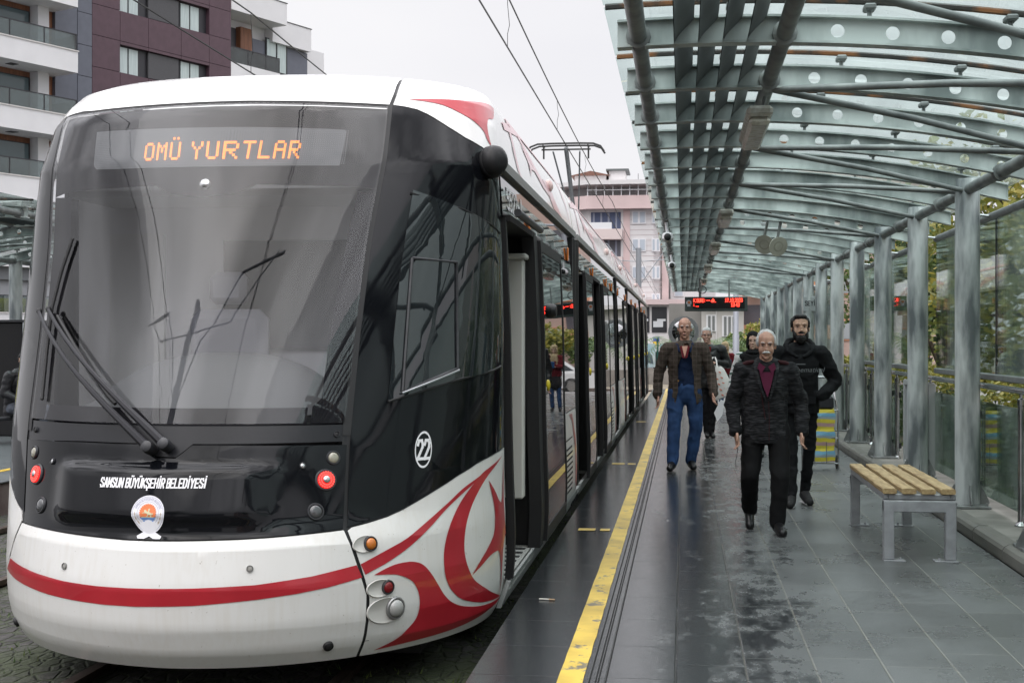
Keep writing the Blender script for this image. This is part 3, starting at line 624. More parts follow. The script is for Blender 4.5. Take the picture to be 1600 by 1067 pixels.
# mirror camera pod on the cab side
p, a, b, n = frame(.855, 2.62)
mb = MB(); mb.lathe([(.03, -.05), (.06, -.03), (.082, .0), (.088, .04), (.084, .08), (.070, .11), (.040, .125), (.001, .128)], 20, p, n + Vector((0, -.45, 0)), sc=(1.0, 1.15))
pod = tp(mb.build('camera_pod', mk('pod_black', (.010, .010, .011), .42, bump=.0006, bs=60, spec=.3), tram, smooth=40))
MB().lathe([(.0885, .034), (.0905, .04), (.0885, .048)], 20, p, n + Vector((0, -.45, 0)), sc=(1.0, 1.15)).build('pod_seam', RUBBER, pod, smooth=40)
# cab interior seen through the screen
INT = mk('cabin_grey', (.62, .62, .63), .6); INTD = mk('cabin_dark', (.045, .047, .05), .7); INTW = mk('cabin_white', (.62, .62, .6), .5)
mb = MB(); mb.box(-3.95, -1.25, 8.42, 8.46, .1, 2.75); ob = tp(mb.build('cab_bulkhead', INT, tram))
MB().box(-3.72, -3.35, 8.38, 8.42, .6, 2.25).build('bulkhead_door', INTW, ob); MB().box(-2.95, -1.5, 8.385, 8.42, 1.5, 2.2).build('bulkhead_window', INTD, ob)
tp(MB().box(-3.7, -1.5, 7.75, 8.42, 2.42, 2.46).build('cab_ceiling', INT, tram)); tp(MB().box(-3.5, -1.7, 7.2, 8.42, .2, .25).build('cab_floor', INTD, tram))
vs = []; fs = []; n_ = 22
for j in range(7):
    for i in range(n_ + 1):
        t = -1 + 2 * i / n_; zz = 1.15 + .34 * sqrt(max(0, 1 - t * t)) * sin(min(1, j / 3.5) * pi / 2)
        vs.append((-2.62 + t * (.80 - .03 * j), 7.05 + .1 * j + .12 * t * t, zz))
for j in range(6):
    for i in range(n_): k = j * (n_ + 1) + i; fs.append((k, k + 1, k + n_ + 2, k + n_ + 1))
tp(MB().add(vs, fs).build('dashboard', mk('dash_grey', (.20, .205, .205), .55), tram, smooth=60, fixn=False))
tp(MB().box(-3.35, -1.85, 7.05, 7.75, .9, 1.14).build('dash_shelf', INTD, tram))
mb = MB(); mb.bbox(-3.05, -2.55, 8.0, 8.15, .75, 1.75, .06); mb.bbox(-3.05, -2.55, 7.55, 8.1, .65, .8, .05); mb.bbox(-2.92, -2.68, 8.0, 8.12, 1.78, 1.98, .04)
tp(mb.build('driver_seat', mk('seat_grey', (.22, .22, .24), .8), tram, smooth=40))
# ---------------------------------------------------------------- the flanks
XR = lambda z: lerp(CT, z) + lerp(HW, z) + .032 * max(0, 1 - max(z, 0) / 2.2)
XL = lambda z: lerp(CT, z) - lerp(HW, z)
def strip(y0, y1, z0, z1, off=0.0, th=.02, n=None, mb=None, X=XR, sg=1):
    n = n or max(1, int((z1 - z0) / .12)); mb = mb or MB(); vs = []; fs = []
    for i in range(n + 1):
        z = z0 + (z1 - z0) * i / n; x = X(z) + sg * off
        vs += [(x, y0, z), (x, y1, z), (x - sg * th, y0, z), (x - sg * th, y1, z)]
    for i in range(n):
        k = 4 * i; fs += [(k, k + 1, k + 5, k + 4), (k + 3, k + 2, k + 6, k + 7), (k + 2, k, k + 4, k + 6), (k + 1, k + 3, k + 7, k + 5)]
    fs += [(0, 2, 3, 1), (4 * n, 4 * n + 1, 4 * n + 3, 4 * n + 2)]
    mb.add(vs, fs); return mb
GUT = mk('gutter_grey', (.24, .25, .24), .4); SIDEW = mk('side_white', (.70, .71, .70), .28, coat=.5, var=.05, vs=2)
def leaf(y0, y1, off, parent=tram, xo=0):
    fr_ = MB()
    for a, b, c, d in ((y0, y1, .07, .17), (y0, y1, 2.22, 2.30), (y0, y0 + .06, .17, 2.22), (y1 - .06, y1, .17, 2.22)): strip(a, b, c, d, off, .035, mb=fr_)
    o = tp(fr_.build('door_leaf', RUBBER, tram, smooth=30))
    strip(y0 + .06, y1 - .06, .17, 2.22, off - .006, .01).build('door_glass', SIDEGLASS, o, smooth=30)
    return o
YEL = mk('button_yellow', (.6, .48, .02), .35); BLU = mk('button_blue', (.03, .14, .5), .35)
def button(y, z, m_, off, parent):
    x = XR(z) + off; mb = MB(); mb.lathe([(.042, 0), (.042, .012), (.034, .02), (.015, .024), (.001, .024)], 18, (x, y, z), (1, 0, 0), sc=(1, 1))
    return mb.build('door_button', m_, parent, smooth=40)
ORL = mk('orange_lens', (.7, .2, .03), .2, coat=1)
LP = []
def module(ya, yb, doors, windows, vents, lamps):
    """bands of one module: sill, skirt, glass, header, gutter, fairing"""
    tp(strip(ya, yb, -.12, .05, .002, .03).build('sill_panel', mk('sill_grey', (.5, .51, .5), .35), tram, smooth=30))
    tp(strip(ya, yb, 2.33, 2.615, 0, .02).build('header_panel', SIDEGLASS, tram, smooth=30))
    mb = MB(); mb.box(XR(2.63) - .02, XR(2.63) + .035, ya, yb - .04, 2.622, 2.682); tp(mb.build('gutter', GUT, tram))
    tp(strip(ya, yb, -.12, 2.6, -.05, .02, X=XL, sg=-1).build('far_side_panel', BLACK, tram))
    for (a, b) in windows:
        tp(strip(a + .012, b - .012, .89, 2.32, 0, .02).build('window', SIDEGLASS, tram, smooth=30))
        p_ = tp(strip(a + .01, b - .01, .06, .88, .001, .02).build('lower_panel', SIDEW, tram, smooth=30)); LP.append((p_, a, b))
    for (a, b) in vents:
        mb = MB()
        nr = 9
        for r_ in range(nr):
            for k in range(int((b - a - .1) / .1)):
                y = a + .08 + k * .1 + (r_ % 2) * .02; z = .14 + r_ * .05
                mb.box(XR(z) + .004, XR(z) + .0075, y, y + .055, z, z + .018)
        mb.m = [1] * len(mb.m); fp = tp(strip(a, b, .09, .62, .004, .02, mb=mb).build('vent_panel', [SIDEW, RUBBER], tram, smooth=30))
        strip(a, b + .02, .622, .636, .003, .01).build('vent_gap', RUBBER, fp)
    for y in lamps:
        mb = MB(); x = XR(2.38); mb.bbox(x, x + .022, y - .025, y + .025, 2.33, 2.46, .009); tp(mb.build('door_lamp', ORL, tram, smooth=30))
    for d in doors:
        kind, a, b = d
        if kind == 'open':                                # a black recess between leaves pushed outward
            mb = MB(); x = XR(1.2)
            mb.box(x - .5, x - .46, a, b, .02, 2.33); mb.box(x - .5, x + .0, a - .02, a, .02, 2.33); mb.box(x - .5, x + .0, b, b + .02, .02, 2.33); mb.box(x - .5, x, a, b, 2.30, 2.34)
            o = tp(mb.build('door_recess', mk('recess_black', (.006, .006, .007), .6), tram))
            MB().box(x - .46, x - .02, a, b, -.02, .045).build('door_step', mk('step_grey', (.42, .42, .4), .5, var=.2), o)
            strip(a, a + .07, .06, 2.32, .03, .05).build('door_post', RUBBER, o); strip(b - .07, b, .06, 2.32, .03, .05).build('door_post', RUBBER, o)
        if kind == 'leaf':
            o = leaf(a, b, .065)
            button(a + .14, 1.22, YEL, .065, o)
        if kind == 'closed':
            o = leaf(a, b, .02); button(b - .15, 1.22, YEL, .02, o)
    # roof fairing and top
    n = 5; vs = []; fs = []; zz = [2.69, 2.80, 2.92, 3.04, 3.13, 3.18, 3.21]
    for z in zz:
        x = XR(z); y_s = max(ya, lerp(YS, z)) if ya < 9 else ya
        vs += [(x, y_s, z), (x, yb - .03, z)]
    vs += [(-2.63, vs[-2][1], 3.27), (-2.63, yb - .03, 3.27), (-3.78, vs[-2][1], 3.21), (-3.78, yb - .03, 3.21), (-4.05, vs[-2][1], 2.69), (-4.05, yb - .03, 2.69)]
    m_ = len(vs) // 2
    for i in range(m_ - 1): fs.append((2 * i, 2 * i + 1, 2 * i + 3, 2 * i + 2))
    fs.append(tuple(2 * i + 1 for i in range(m_))); fs.append(tuple(2 * i for i in range(m_))[::-1])
    return tp(MB().add(vs, fs).build('roof_fairing', WHITE, tram, smooth=38))
mods = [
 (8.35, 13.97, [('leaf', 9.95, 11.62)], [(11.68, 13.5)], [(11.85, 13.0)], [9.72, 13.0]),
 (14.2, 22.3, [('leaf', 14.55, 15.75), ('open', 16.0, 17.6), ('leaf', 17.8, 19.0)], [(19.1, 21.4)], [(19.4, 20.6)], [16.6, 19.5, 21.0]),
 (22.5, 26.8, [('closed', 25.0, 26.2)], [(22.9, 24.9)], [], [23.0, 26.1]),
 (27.0, 34.8, [('leaf', 27.6, 28.8), ('open', 29.0, 30.5), ('leaf', 30.7, 31.9)], [(32.0, 34.2)], [(32.3, 33.4)], [29.2, 31.8]),
 (35.0, 42.0, [('leaf', 35.4, 36.5), ('open', 36.7, 37.9), ('leaf', 38.0, 39.0)], [(39.1, 41.0)], [], [36.0, 38.9]),
]
FAIR = [module(*m_) for m_ in mods]
# first door: open, with the pale partition inside
x = XR(1.2); mb = MB()
mb.box(x - .55, x - .5, 8.42, 9.9, .0, 2.33); mb.box(x - .55, x + .0, 9.86, 9.9, .02, 2.33); mb.box(x - .55, x, 8.42, 9.9, 2.31, 2.35)
rec = tp(mb.build('door_recess', mk('recess_black', (.006, .006, .007), .6), tram))
mb = MB(); mb.bbox(x - .19, x - .055, 9.58, 9.70, .42, 2.14, .012); mb.bbox(x - .24, x - .03, 9.54, 9.71, 2.14, 2.18, .01); mb.build('partition', mk('partition_cream', (.62, .61, .57), .4), rec, smooth=30)
MB().box(x - .5, x - .01, 8.42, 9.84, -.02, .05).build('door_step', mk('step_grey', (.42, .42, .4), .5, var=.2), rec)
for k in range(7): MB().box(x - .2, x - .05, 8.55 + k * .18, 8.61 + k * .18, .05, .054).build('step_tread', RUBBER, rec)
MB().box(x - .3, x - .26, 8.5, 9.8, .05, .055).build('step_line', mk('line_yellow', (.6, .45, .03), .5), rec)
MB().box(x - .3, x - .22, 8.8, 9.5, .2, .28).build('step_light', INTW, rec)
strip(8.38, 8.44, .06, 2.33, .01, .05).build('door_post', RUBBER, rec); strip(9.72, 9.94, .05, 2.33, .04, .09).build('door_post', RUBBER, rec)
mb = MB(); mb.tube([(x + .05, 8.4, 2.36), (x + .05, 9.75, 2.36)], .025, 10); mb.build('door_rail', DKGREY, rec, smooth=40)
MB().lathe([(.03, 0), (.05, .01), (.055, .05), (.04, .08), (.001, .085)], 14, (XR(1.6) + .065, 10.05, 1.78), (1, 0, 0), sc=(1, 1.6)).build('door_camera', RUBBER, rec, smooth=40)
cx_ = lambda y, z: lambda a, b, h=0: Vector((XR(z + b) + .004 + h, y + a, z + b))
block_text('5522-A', .13, cx_(9.0, 2.47), LETTER, tram, 'side_number', w=.75, bold=1.0); tp(bpy.data.objects[-1]) if False else None
for o in [o_ for o_ in bpy.data.objects if o_.name.startswith('side_number')]: o.matrix_parent_inverse = T0
# bellows between the modules
for (ya, yb) in ((13.5, 14.45), (22.3, 22.55), (26.8, 27.05), (34.8, 35.05)):
    mb = MB(); n = max(3, int((yb - ya) / .09))
    for i in range(n):
        y0 = ya + (yb - ya) * i / n; y1 = ya + (yb - ya) * (i + 1) / n
        mb.box(-4.0, XR(1) - .03 - (.03 if i % 2 else 0), y0, y1 + .001 * (i % 2), -.1, 2.6)
    tp(mb.build('bellows', RUBBER, tram))
# logo decals on the lower panels and pink graphics on the fairings
def flank_poly(pts, name, m_, parent, off=.004, zmin=2.69):
    def sf(u, z):
        x0, x1 = XR(z - .01), XR(z + .01); n = Vector((.02, 0, x0 - x1)).normalized() if True else None
        return Vector((XR(z), u, z)), Vector((0, 1, 0)), Vector((0, 0, 1)), n
    return patch(name, pts, m_, parent, off=off, th=0, du=.5, dz=.06, surf=sf)
for (pn, a, b) in LP:
    w_ = b - a; c0 = a + w_ * .55
    flank_poly([(a + .02, .12), (a + .1, .5), (a + .25, .8), (a + .16, .5), (a + .1, .12)], 'pink_logo', PINK, pn)
    flank_poly([(c0, .86), (c0 + .2 * w_, .85), (c0 + .38 * w_, .6), (c0 + .43 * w_, .2), (c0 + .40 * w_, .08), (c0 + .33 * w_, .2), (c0 + .30 * w_, .55), (c0 + .18 * w_, .78)], 'red_swoosh', RED, pn, .0245 if False else .004)
    for k in range(2):
        q = a + .15 + k * .25
        flank_poly([(q, .66), (q + .06, .74), (q + .10, .84), (q + .13, .74), (q + .2, .70), (q + .14, .69), (q + .16, .62), (q + .09, .69)], 'pink_star', PINK, pn)
def crescent(y, k, m_, par, zf=1.0):
    pts = [(0, .0), (-.22, .05), (-.35, .16), (-.38, .26), (-.3, .36), (-.1, .40), (.2, .36), (.8, .22), (1.5, .14), (2.2, .11), (1.5, .20), (.9, .28), (.3, .41), (-.15, .455), (-.4, .41), (-.5, .28), (-.48, .16), (-.35, .05)]
    flank_poly([(y + a * k, 2.70 + b * zf) for a, b in reversed(pts)], 'pink_crescent', m_, par)
def star(y, k, m_, par, z=2.95):
    pts = [(-.32, .10), (-.12, .07), (-.02, .14), (.03, .05), (.5, -.02), (.12, -.04), (.0, -.12), (-.02, -.03)]
    flank_poly([(y + a * k, z + b) for a, b in reversed(pts)], 'pink_star', m_, par)
for i, (f, (ya, yb, *_r)) in enumerate(zip(FAIR, mods)):
    c0 = 9.75 if i == 0 else ya + 1.2
    flank_poly([(max(ya, 8.9) + .02, 3.02), (c0 + .3, 3.16), (yb - .8, 3.16), (yb - .1, 2.75), (yb - .9, 3.10), (c0 + .5, 3.10), (max(ya, 8.9) + .05, 2.97)][::-1], 'pink_band', PINK, f)
    crescent(c0, 1.0, PINK, f); star(c0 + .55, 1, PINK, f, 2.93)
    if yb - ya > 5: flank_poly([(c0 + 1.5, 2.92), (c0 + 2.0, 2.94), (c0 + 2.6, 2.82), (c0 + 3.1, 2.73), (c0 + 2.3, 2.74), (c0 + 1.9, 2.84)][::-1], 'pink_swoosh', PINK, f)
    y = yb - (2.1 if i == 0 else 1.5); z = 2.93
    MB().lathe([(.055, -.01), (.055, .015), (.03, .035), (.001, .04)], 16, (XR(z), y, z), (1, 0, .2), sc=(1, 1)).build('roof_marker', mk('marker_red_white', (.6, .45, .42), .3), f, smooth=40)
# underframe, wheels and pantograph
tp(MB().box(-3.7, -1.5, 7.6, 41.8, -.24, -.05).build('underframe', mk('underframe_black', (.02, .02, .02), .8), tram))
mb = MB()
for y in (8.3, 10.2, 16, 18, 24, 26, 30, 32, 38, 40): mb.lathe([(.2, -1.05), (.2, -.85)], 20, (-2.6, y, -.12), (1, 0, 0)); mb.lathe([(.2, .85), (.2, 1.05)], 20, (-2.6, y, -.12), (1, 0, 0))
tp(mb.build('wheel', STEELD, tram, smooth=30)) if False else None
for y in (8.3, 10.2, 16, 18, 24, 26, 30, 32, 38, 40):
    for s_ in (-1, 1):
        mb = MB(); mb.lathe([(.03, .0), (.17, .01), (.18, .08), (.2, .09), (.2, .12), (.05, .12)], 20, (-2.6 + s_ * .68, y, -.12), (s_, 0, 0)); tp(mb.build('wheel', STEELD, tram, smooth=30))
PANT = mk('pantograph_grey', (.12, .13, .14), .45, metal=.5)
PY = 29.9
mb = MB(); mb.bbox(-3.2, -2.0, 28.6, 31.6, 3.28, 3.4, .02); mb.bbox(-3.1, -2.1, 29.5, 30.5, 3.4, 3.5, .02)
pb_ = tp(mb.build('pantograph_base', PANT, tram))
mb = MB(); K = (-2.6, 32.3, 4.5)
mb.tube([(-2.6, 29.6, 3.5), K], .07, 8); mb.tube([K, (-2.6, PY, 5.85)], .05, 8); mb.tube([(-2.45, 30.0, 3.5), (-2.5, 32.4, 4.4)], .025, 6); mb.tube([(-2.7, 32.2, 4.6), (-2.9, PY + .1, 5.8)], .02, 6); mb.tube([(-2.5, 32.2, 4.6), (-2.3, PY + .1, 5.8)], .02, 6)
mb.build('pantograph_arm', PANT, pb_, smooth=40)
mb = MB()
for dy in (-.18, .18):
    pts = [(-.86, -.18), (-.78, -.06), (-.62, .0), (-.3, .01), (0, .01), (.3, .01), (.62, 0), (.78, -.06), (.86, -.18)]
    mb.tube([(-2.6 + a, PY + dy, 5.93 + b) for a, b in pts], .022, 6)
mb.tube([(-2.6 - .55, PY, 5.83), (-2.6 + .55, PY, 5.83)], .02, 6)
for s_ in (-.5, .5): mb.tube([(-2.6 + s_, PY - .2, 5.92), (-2.6 + s_, PY, 5.8), (-2.6 + s_, PY + .2, 5.92)], .015, 6); mb.tube([(-2.6 + s_, PY, 5.82), (-2.6 + s_, PY, 5.62)], .02, 6)
mb.build('collector_head', mk('collector_black', (.03, .03, .03), .5), pb_, smooth=40)
# ---------------------------------------------------------------- ground, platform, rails
def ground_mat(name, c1, c2, scale, bump, bs, rough=.9, moss=None, vor=0):
    m, t, p = nodes_of(name); p.inputs['Roughness'].default_value = rough
    c = t.nodes.new('ShaderNodeTexCoord')
    n = t.nodes.new('ShaderNodeTexNoise'); n.inputs['Scale'].default_value = scale; n.inputs['Detail'].default_value = 8
    t.links.new(c.outputs['Object'], n.inputs['Vector'])
    r_ = t.nodes.new('ShaderNodeValToRGB'); r_.color_ramp.elements[0].position = .35; r_.color_ramp.elements[1].position = .65
    r_.color_ramp.elements[0].color = (*c1, 1); r_.color_ramp.elements[1].color = (*c2, 1); t.links.new(n.outputs['Fac'], r_.inputs[0])
    src = r_.outputs[0]
    hsrc = None
    if vor:
        v = t.nodes.new('ShaderNodeTexVoronoi'); v.feature = 'DISTANCE_TO_EDGE'; v.inputs['Scale'].default_value = vor
        mp_ = t.nodes.new('ShaderNodeMapping'); mp_.inputs['Scale'].default_value = (1, .6, 1); t.links.new(c.outputs['Object'], mp_.inputs[0]); t.links.new(mp_.outputs[0], v.inputs['Vector'])
        q = t.nodes.new('ShaderNodeMapRange'); q.inputs[1].default_value = .02; q.inputs[2].default_value = .12; t.links.new(v.outputs['Distance'], q.inputs[0])
        mx_ = t.nodes.new('ShaderNodeMix'); mx_.data_type = 'RGBA'; t.links.new(q.outputs[0], mx_.inputs[0]); mx_.inputs[6].default_value = (*(moss or c1), 1); t.links.new(src, mx_.inputs[7]); src = mx_.outputs[2]
        hsrc = q.outputs[0]
    if moss:
        n3 = t.nodes.new('ShaderNodeTexNoise'); n3.inputs['Scale'].default_value = 1.1; n3.inputs['Detail'].default_value = 6; t.links.new(c.outputs['Object'], n3.inputs['Vector'])
        q = t.nodes.new('ShaderNodeMapRange'); q.inputs[1].default_value = .5; q.inputs[2].default_value = .62; t.links.new(n3.outputs['Fac'], q.inputs[0])
        mx_ = t.nodes.new('ShaderNodeMix'); mx_.data_type = 'RGBA'; t.links.new(q.outputs[0], mx_.inputs[0]); t.links.new(src, mx_.inputs[6]); mx_.inputs[7].default_value = (*moss, 1); src = mx_.outputs[2]
    t.links.new(src, p.inputs['Base Color'])
    n2 = t.nodes.new('ShaderNodeTexNoise'); n2.inputs['Scale'].default_value = bs; n2.inputs['Detail'].default_value = 6; t.links.new(c.outputs['Object'], n2.inputs['Vector'])
    b_ = t.nodes.new('ShaderNodeBump'); b_.inputs['Strength'].default_value = 1; b_.inputs['Distance'].default_value = bump
    if hsrc:
        ad = t.nodes.new('ShaderNodeMath'); ad.operation = 'ADD'; t.links.new(n2.outputs['Fac'], ad.inputs[0]); t.links.new(hsrc, ad.inputs[1]); t.links.new(ad.outputs[0], b_.inputs['Height'])
    else: t.links.new(n2.outputs['Fac'], b_.inputs['Height'])
    t.links.new(b_.outputs[0], p.inputs['Normal'])
    return m
GRD = ground_mat('asphalt', (.045, .046, .048), (.075, .075, .076), 2.5, .004, 60, .8)
COB = ground_mat('cobbles', (.024, .022, .021), (.062, .058, .054), 7, .02, 22, .8, (.035, .045, .018), 11)
o = MB().add([(-900, -300, -.40), (900, -300, -.40), (900, 1500, -.40), (-900, 1500, -.40)], [(0, 1, 2, 3)]).build('ground', GRD); tag(o, kind='structure', label='dark asphalt ground reaching away on all sides', cat='ground')
o = MB().add([(-7.6, -12, -.36), (-.99, -12, -.36), (-.99, 80, -.36), (-7.6, 80, -.36)], [(0, 1, 2, 3)]).build('track_bed', COB); tag(o, kind='structure', label='mossy cobbled bed of the two tram tracks', cat='track bed')
RAIL = mk('rail_steel', (.16, .12, .10), .35, metal=.8, var=.3, vs=15)
for i, (x, lb) in enumerate(((-3.32, 'left rail under the tram'), (-1.88, 'right rail under the tram, nearest the platform'), (-6.72, 'outer rail of the far track beside the opposite platform'), (-5.28, 'inner rail of the far empty track'))):
    mb = MB()
    mb.box(x - .035, x + .035, -12, 80, -.34, -.30); mb.box(x - .012, x + .012, -12, 80, -.358, -.34)
    o = mb.build('rail', RAIL); tag(o, lb, 'rail', 'tram rails')
def platform_mat():
    """dark granite slabs, wet towards the edge, drying towards the posts"""
    m, t, p = nodes_of('granite_paving'); L = t.links; N = t.nodes.new
    c = N('ShaderNodeTexCoord'); s_ = N('ShaderNodeSeparateXYZ'); L.new(c.outputs['Object'], s_.inputs[0])
    def mth(op, a, b=None, cl=False):
        k = N('ShaderNodeMath'); k.operation = op; k.use_clamp = cl
        for i, v in enumerate((a, b)):
            if v is None: continue
            if isinstance(v, (int, float)): k.inputs[i].default_value = v
            else: L.new(v, k.inputs[i])
        return k.outputs[0]
    def mr(v, a, b, c_=0, d=1):
        k = N('ShaderNodeMapRange'); k.inputs[1].default_value = a; k.inputs[2].default_value = b; k.inputs[3].default_value = c_; k.inputs[4].default_value = d; L.new(v, k.inputs[0]); return k.outputs[0]
    def noise_(sc, det=6, st=(1, 1, 1), rough=.6):
        mp_ = N('ShaderNodeMapping'); mp_.inputs['Scale'].default_value = st; L.new(c.outputs['Object'], mp_.inputs[0])
        k = N('ShaderNodeTexNoise'); k.inputs['Scale'].default_value = sc; k.inputs['Detail'].default_value = det; k.inputs['Roughness'].default_value = rough; L.new(mp_.outputs[0], k.inputs['Vector']); return k.outputs['Fac']
    X, Y = s_.outputs[0], s_.outputs[1]
    # slab index across and along; each column of slabs is shifted
    gx = mth('DIVIDE', mth('ADD', X, .365), .3285); ix = mth('FLOOR', gx); fx = mth('FRACT', gx)
    wn = N('ShaderNodeTexWhiteNoise'); wn.noise_dimensions = '1D'; L.new(ix, wn.inputs['W'])
    gy = mth('ADD', mth('DIVIDE', Y, .66), wn.outputs['Value']); iy = mth('FLOOR', gy); fy = mth('FRACT', gy)
    jx = mth('MINIMUM', fx, mth('SUBTRACT', 1, fx)); jy = mth('MINIMUM', fy, mth('SUBTRACT', 1, fy))
    ju = mth('MINIMUM', mth('MULTIPLY', jx, .3285), mth('MULTIPLY', jy, .66))
    # the edge strip has broad slabs of its own
    ey = mth('FRACT', mth('DIVIDE', Y, .62)); je = mth('MULTIPLY', mth('MINIMUM', ey, mth('SUBTRACT', 1, ey)), .62)
    strip_ = mth('LESS_THAN', X, -.36)
    mj = N('ShaderNodeMix'); mj.data_type = 'FLOAT'; L.new(strip_, mj.inputs[0]); L.new(ju, mj.inputs[2]); L.new(je, mj.inputs[3]); J = mj.outputs[0]
    mj2 = mth('MULTIPLY', mr(mth('MULTIPLY', jx, .3285), .003, .0065, 1, 0), mr(noise_(2.5, 6), .35, .55, .35, .95)); mj3 = mth('MULTIPLY', mr(J, .003, .0075, 1, 0), .38); joint = mth('MAXIMUM', mj3, mth('MULTIPLY', mj2, mth('SUBTRACT', 1, strip_)))
    id_ = N('ShaderNodeCombineXYZ'); L.new(ix, id_.inputs[0]); L.new(iy, id_.inputs[1]); wn2 = N('ShaderNodeTexWhiteNoise'); wn2.noise_dimensions = '2D'; L.new(id_.outputs[0], wn2.inputs['Vector'])
    # wetness: full at the edge, patches up to the middle, dry on the right
    big = noise_(1.3, 6, (1.2, .55, 1), .65); fine = noise_(5.5, 9, (1.1, .5, 1), .72)
    band = mr(X, -.1, 1.15, .74, .15)
    wet = mr(mth('ADD', band, mth('MULTIPLY', mth('SUBTRACT', mth('ADD', mth('MULTIPLY', big, .35), mth('MULTIPLY', fine, .65)), .5), 2.1)), .41, .61)
    edge_wet = mr(X, -.34, -.2, 1, 0)
    wet = mth('MAXIMUM', wet, mth('MULTIPLY', edge_wet, .97)); 
    sheen = mr(noise_(2.2, 5, (1, .6, 1)), .3, .7, .0, 1)
    gr = N('ShaderNodeMapRange'); g_ = noise_(160, 2)
    dry = N('ShaderNodeMix'); dry.data_type = 'RGBA'; dry.inputs[6].default_value = (.095, .101, .103, 1); dry.inputs[7].default_value = (.165, .172, .174, 1); L.new(mr(g_, .3, .7), dry.inputs[0])
    vary = N('ShaderNodeMix'); vary.data_type = 'RGBA'; vary.blend_type = 'MULTIPLY'; vary.inputs[0].default_value = 1; L.new(dry.outputs[2], vary.inputs[6])
    vc = N('ShaderNodeCombineColor'); vv = mth('ADD', mr(wn2.outputs['Value'], 0, 1, .82, 1.12), mr(noise_(1.1, 8, (1, .6, 1), .75), .3, .7, -.26, .2)); [L.new(vv, vc.inputs[i]) for i in range(3)]; L.new(vc.outputs[0], vary.inputs[7])
    wc = N('ShaderNodeMix'); wc.data_type = 'RGBA'; L.new(wet, wc.inputs[0]); L.new(vary.outputs[2], wc.inputs[6]); wc.inputs[7].default_value = (.028, .031, .034, 1)
    jc = N('ShaderNodeMix'); jc.data_type = 'RGBA'; L.new(joint, jc.inputs[0]); L.new(wc.outputs[2], jc.inputs[6])
    jm = N('ShaderNodeMix'); jm.data_type = 'RGBA'; L.new(mr(mth('ADD', X, mth('MULTIPLY', fine, 1.2)), .6, 1.3), jm.inputs[0]); jm.inputs[6].default_value = (.02, .02, .02, 1); jm.inputs[7].default_value = (.26, .255, .23, 1)
    L.new(jm.outputs[2], jc.inputs[7]); L.new(jc.outputs[2], p.inputs['Base Color'])
    rd = mr(sheen, 0, 1, .22, .38); rw = mr(fine, .3, .7, .03, .16)
    rm = N('ShaderNodeMix'); rm.data_type = 'FLOAT'; L.new(wet, rm.inputs[0]); L.new(rd, rm.inputs[2]); L.new(rw, rm.inputs[3]); L.new(rm.outputs[0], p.inputs['Roughness'])
    p.inputs['IOR'].default_value = 1.45
    h = mth('ADD', mth('MULTIPLY', g_, .0006), mth('ADD', mth('MULTIPLY', noise_(14, 4), mr(wet, 0, 1, .0012, .0010)), mth('MULTIPLY', joint, -.003)))
    b_ = N('ShaderNodeBump'); b_.inputs['Strength'].default_value = 1; b_.inputs['Distance'].default_value = 1.0; L.new(h, b_.inputs['Height']); L.new(b_.outputs[0], p.inputs['Normal'])
    return m
PAVE = platform_mat()
CONC = ground_mat('kerb_concrete', (.17, .165, .15), (.27, .26, .24), 3, .002, 50, .8)
PW = ground_mat('platform_side', (.10, .07, .065), (.2, .17, .15), 3, .004, 30, .8)
PE_ = 44.0
mb = MB(); mb.box(-.985, 2.22, -4, PE_, -.06, 0); o = mb.build('platform_paving', PAVE); tag(o, kind='structure', label='wet dark granite platform paving', cat='paving')
o = MB().box(-.96, 2.22, -4, PE_ - .02, -.42, -.062).build('platform_base', PW); tag(o, kind='structure', label='low wall under the platform edge', cat='platform')
mb = MB(); mb.box(2.36, 2.98, -4, PE_, -.4, .115); o = mb.build('pavement_strip', CONC); tag(o, kind='structure', label='raised concrete strip the canopy columns stand on', cat='kerb')
mb = MB()
y = -4
while y < PE_:                                                     # rounded kerb stones
    L_ = .98; prof = [(2.235, 0.0), (2.235, .075), (2.25, .10), (2.28, .118), (2.355, .119), (2.355, 0)]
    mb.prism(prof, lambda a, b, y=y: (a, y + .006, b), lambda a, b, y=y: (a, y + L_, b)); y += .99
o = mb.build('kerb', mk('kerb_stone', (.16, .155, .14), .6, var=.15, vs=4, bump=.001, bs=60, rvar=.15)); tag(o, kind='structure', label='rounded kerb stones along the right of the platform', cat='kerb')
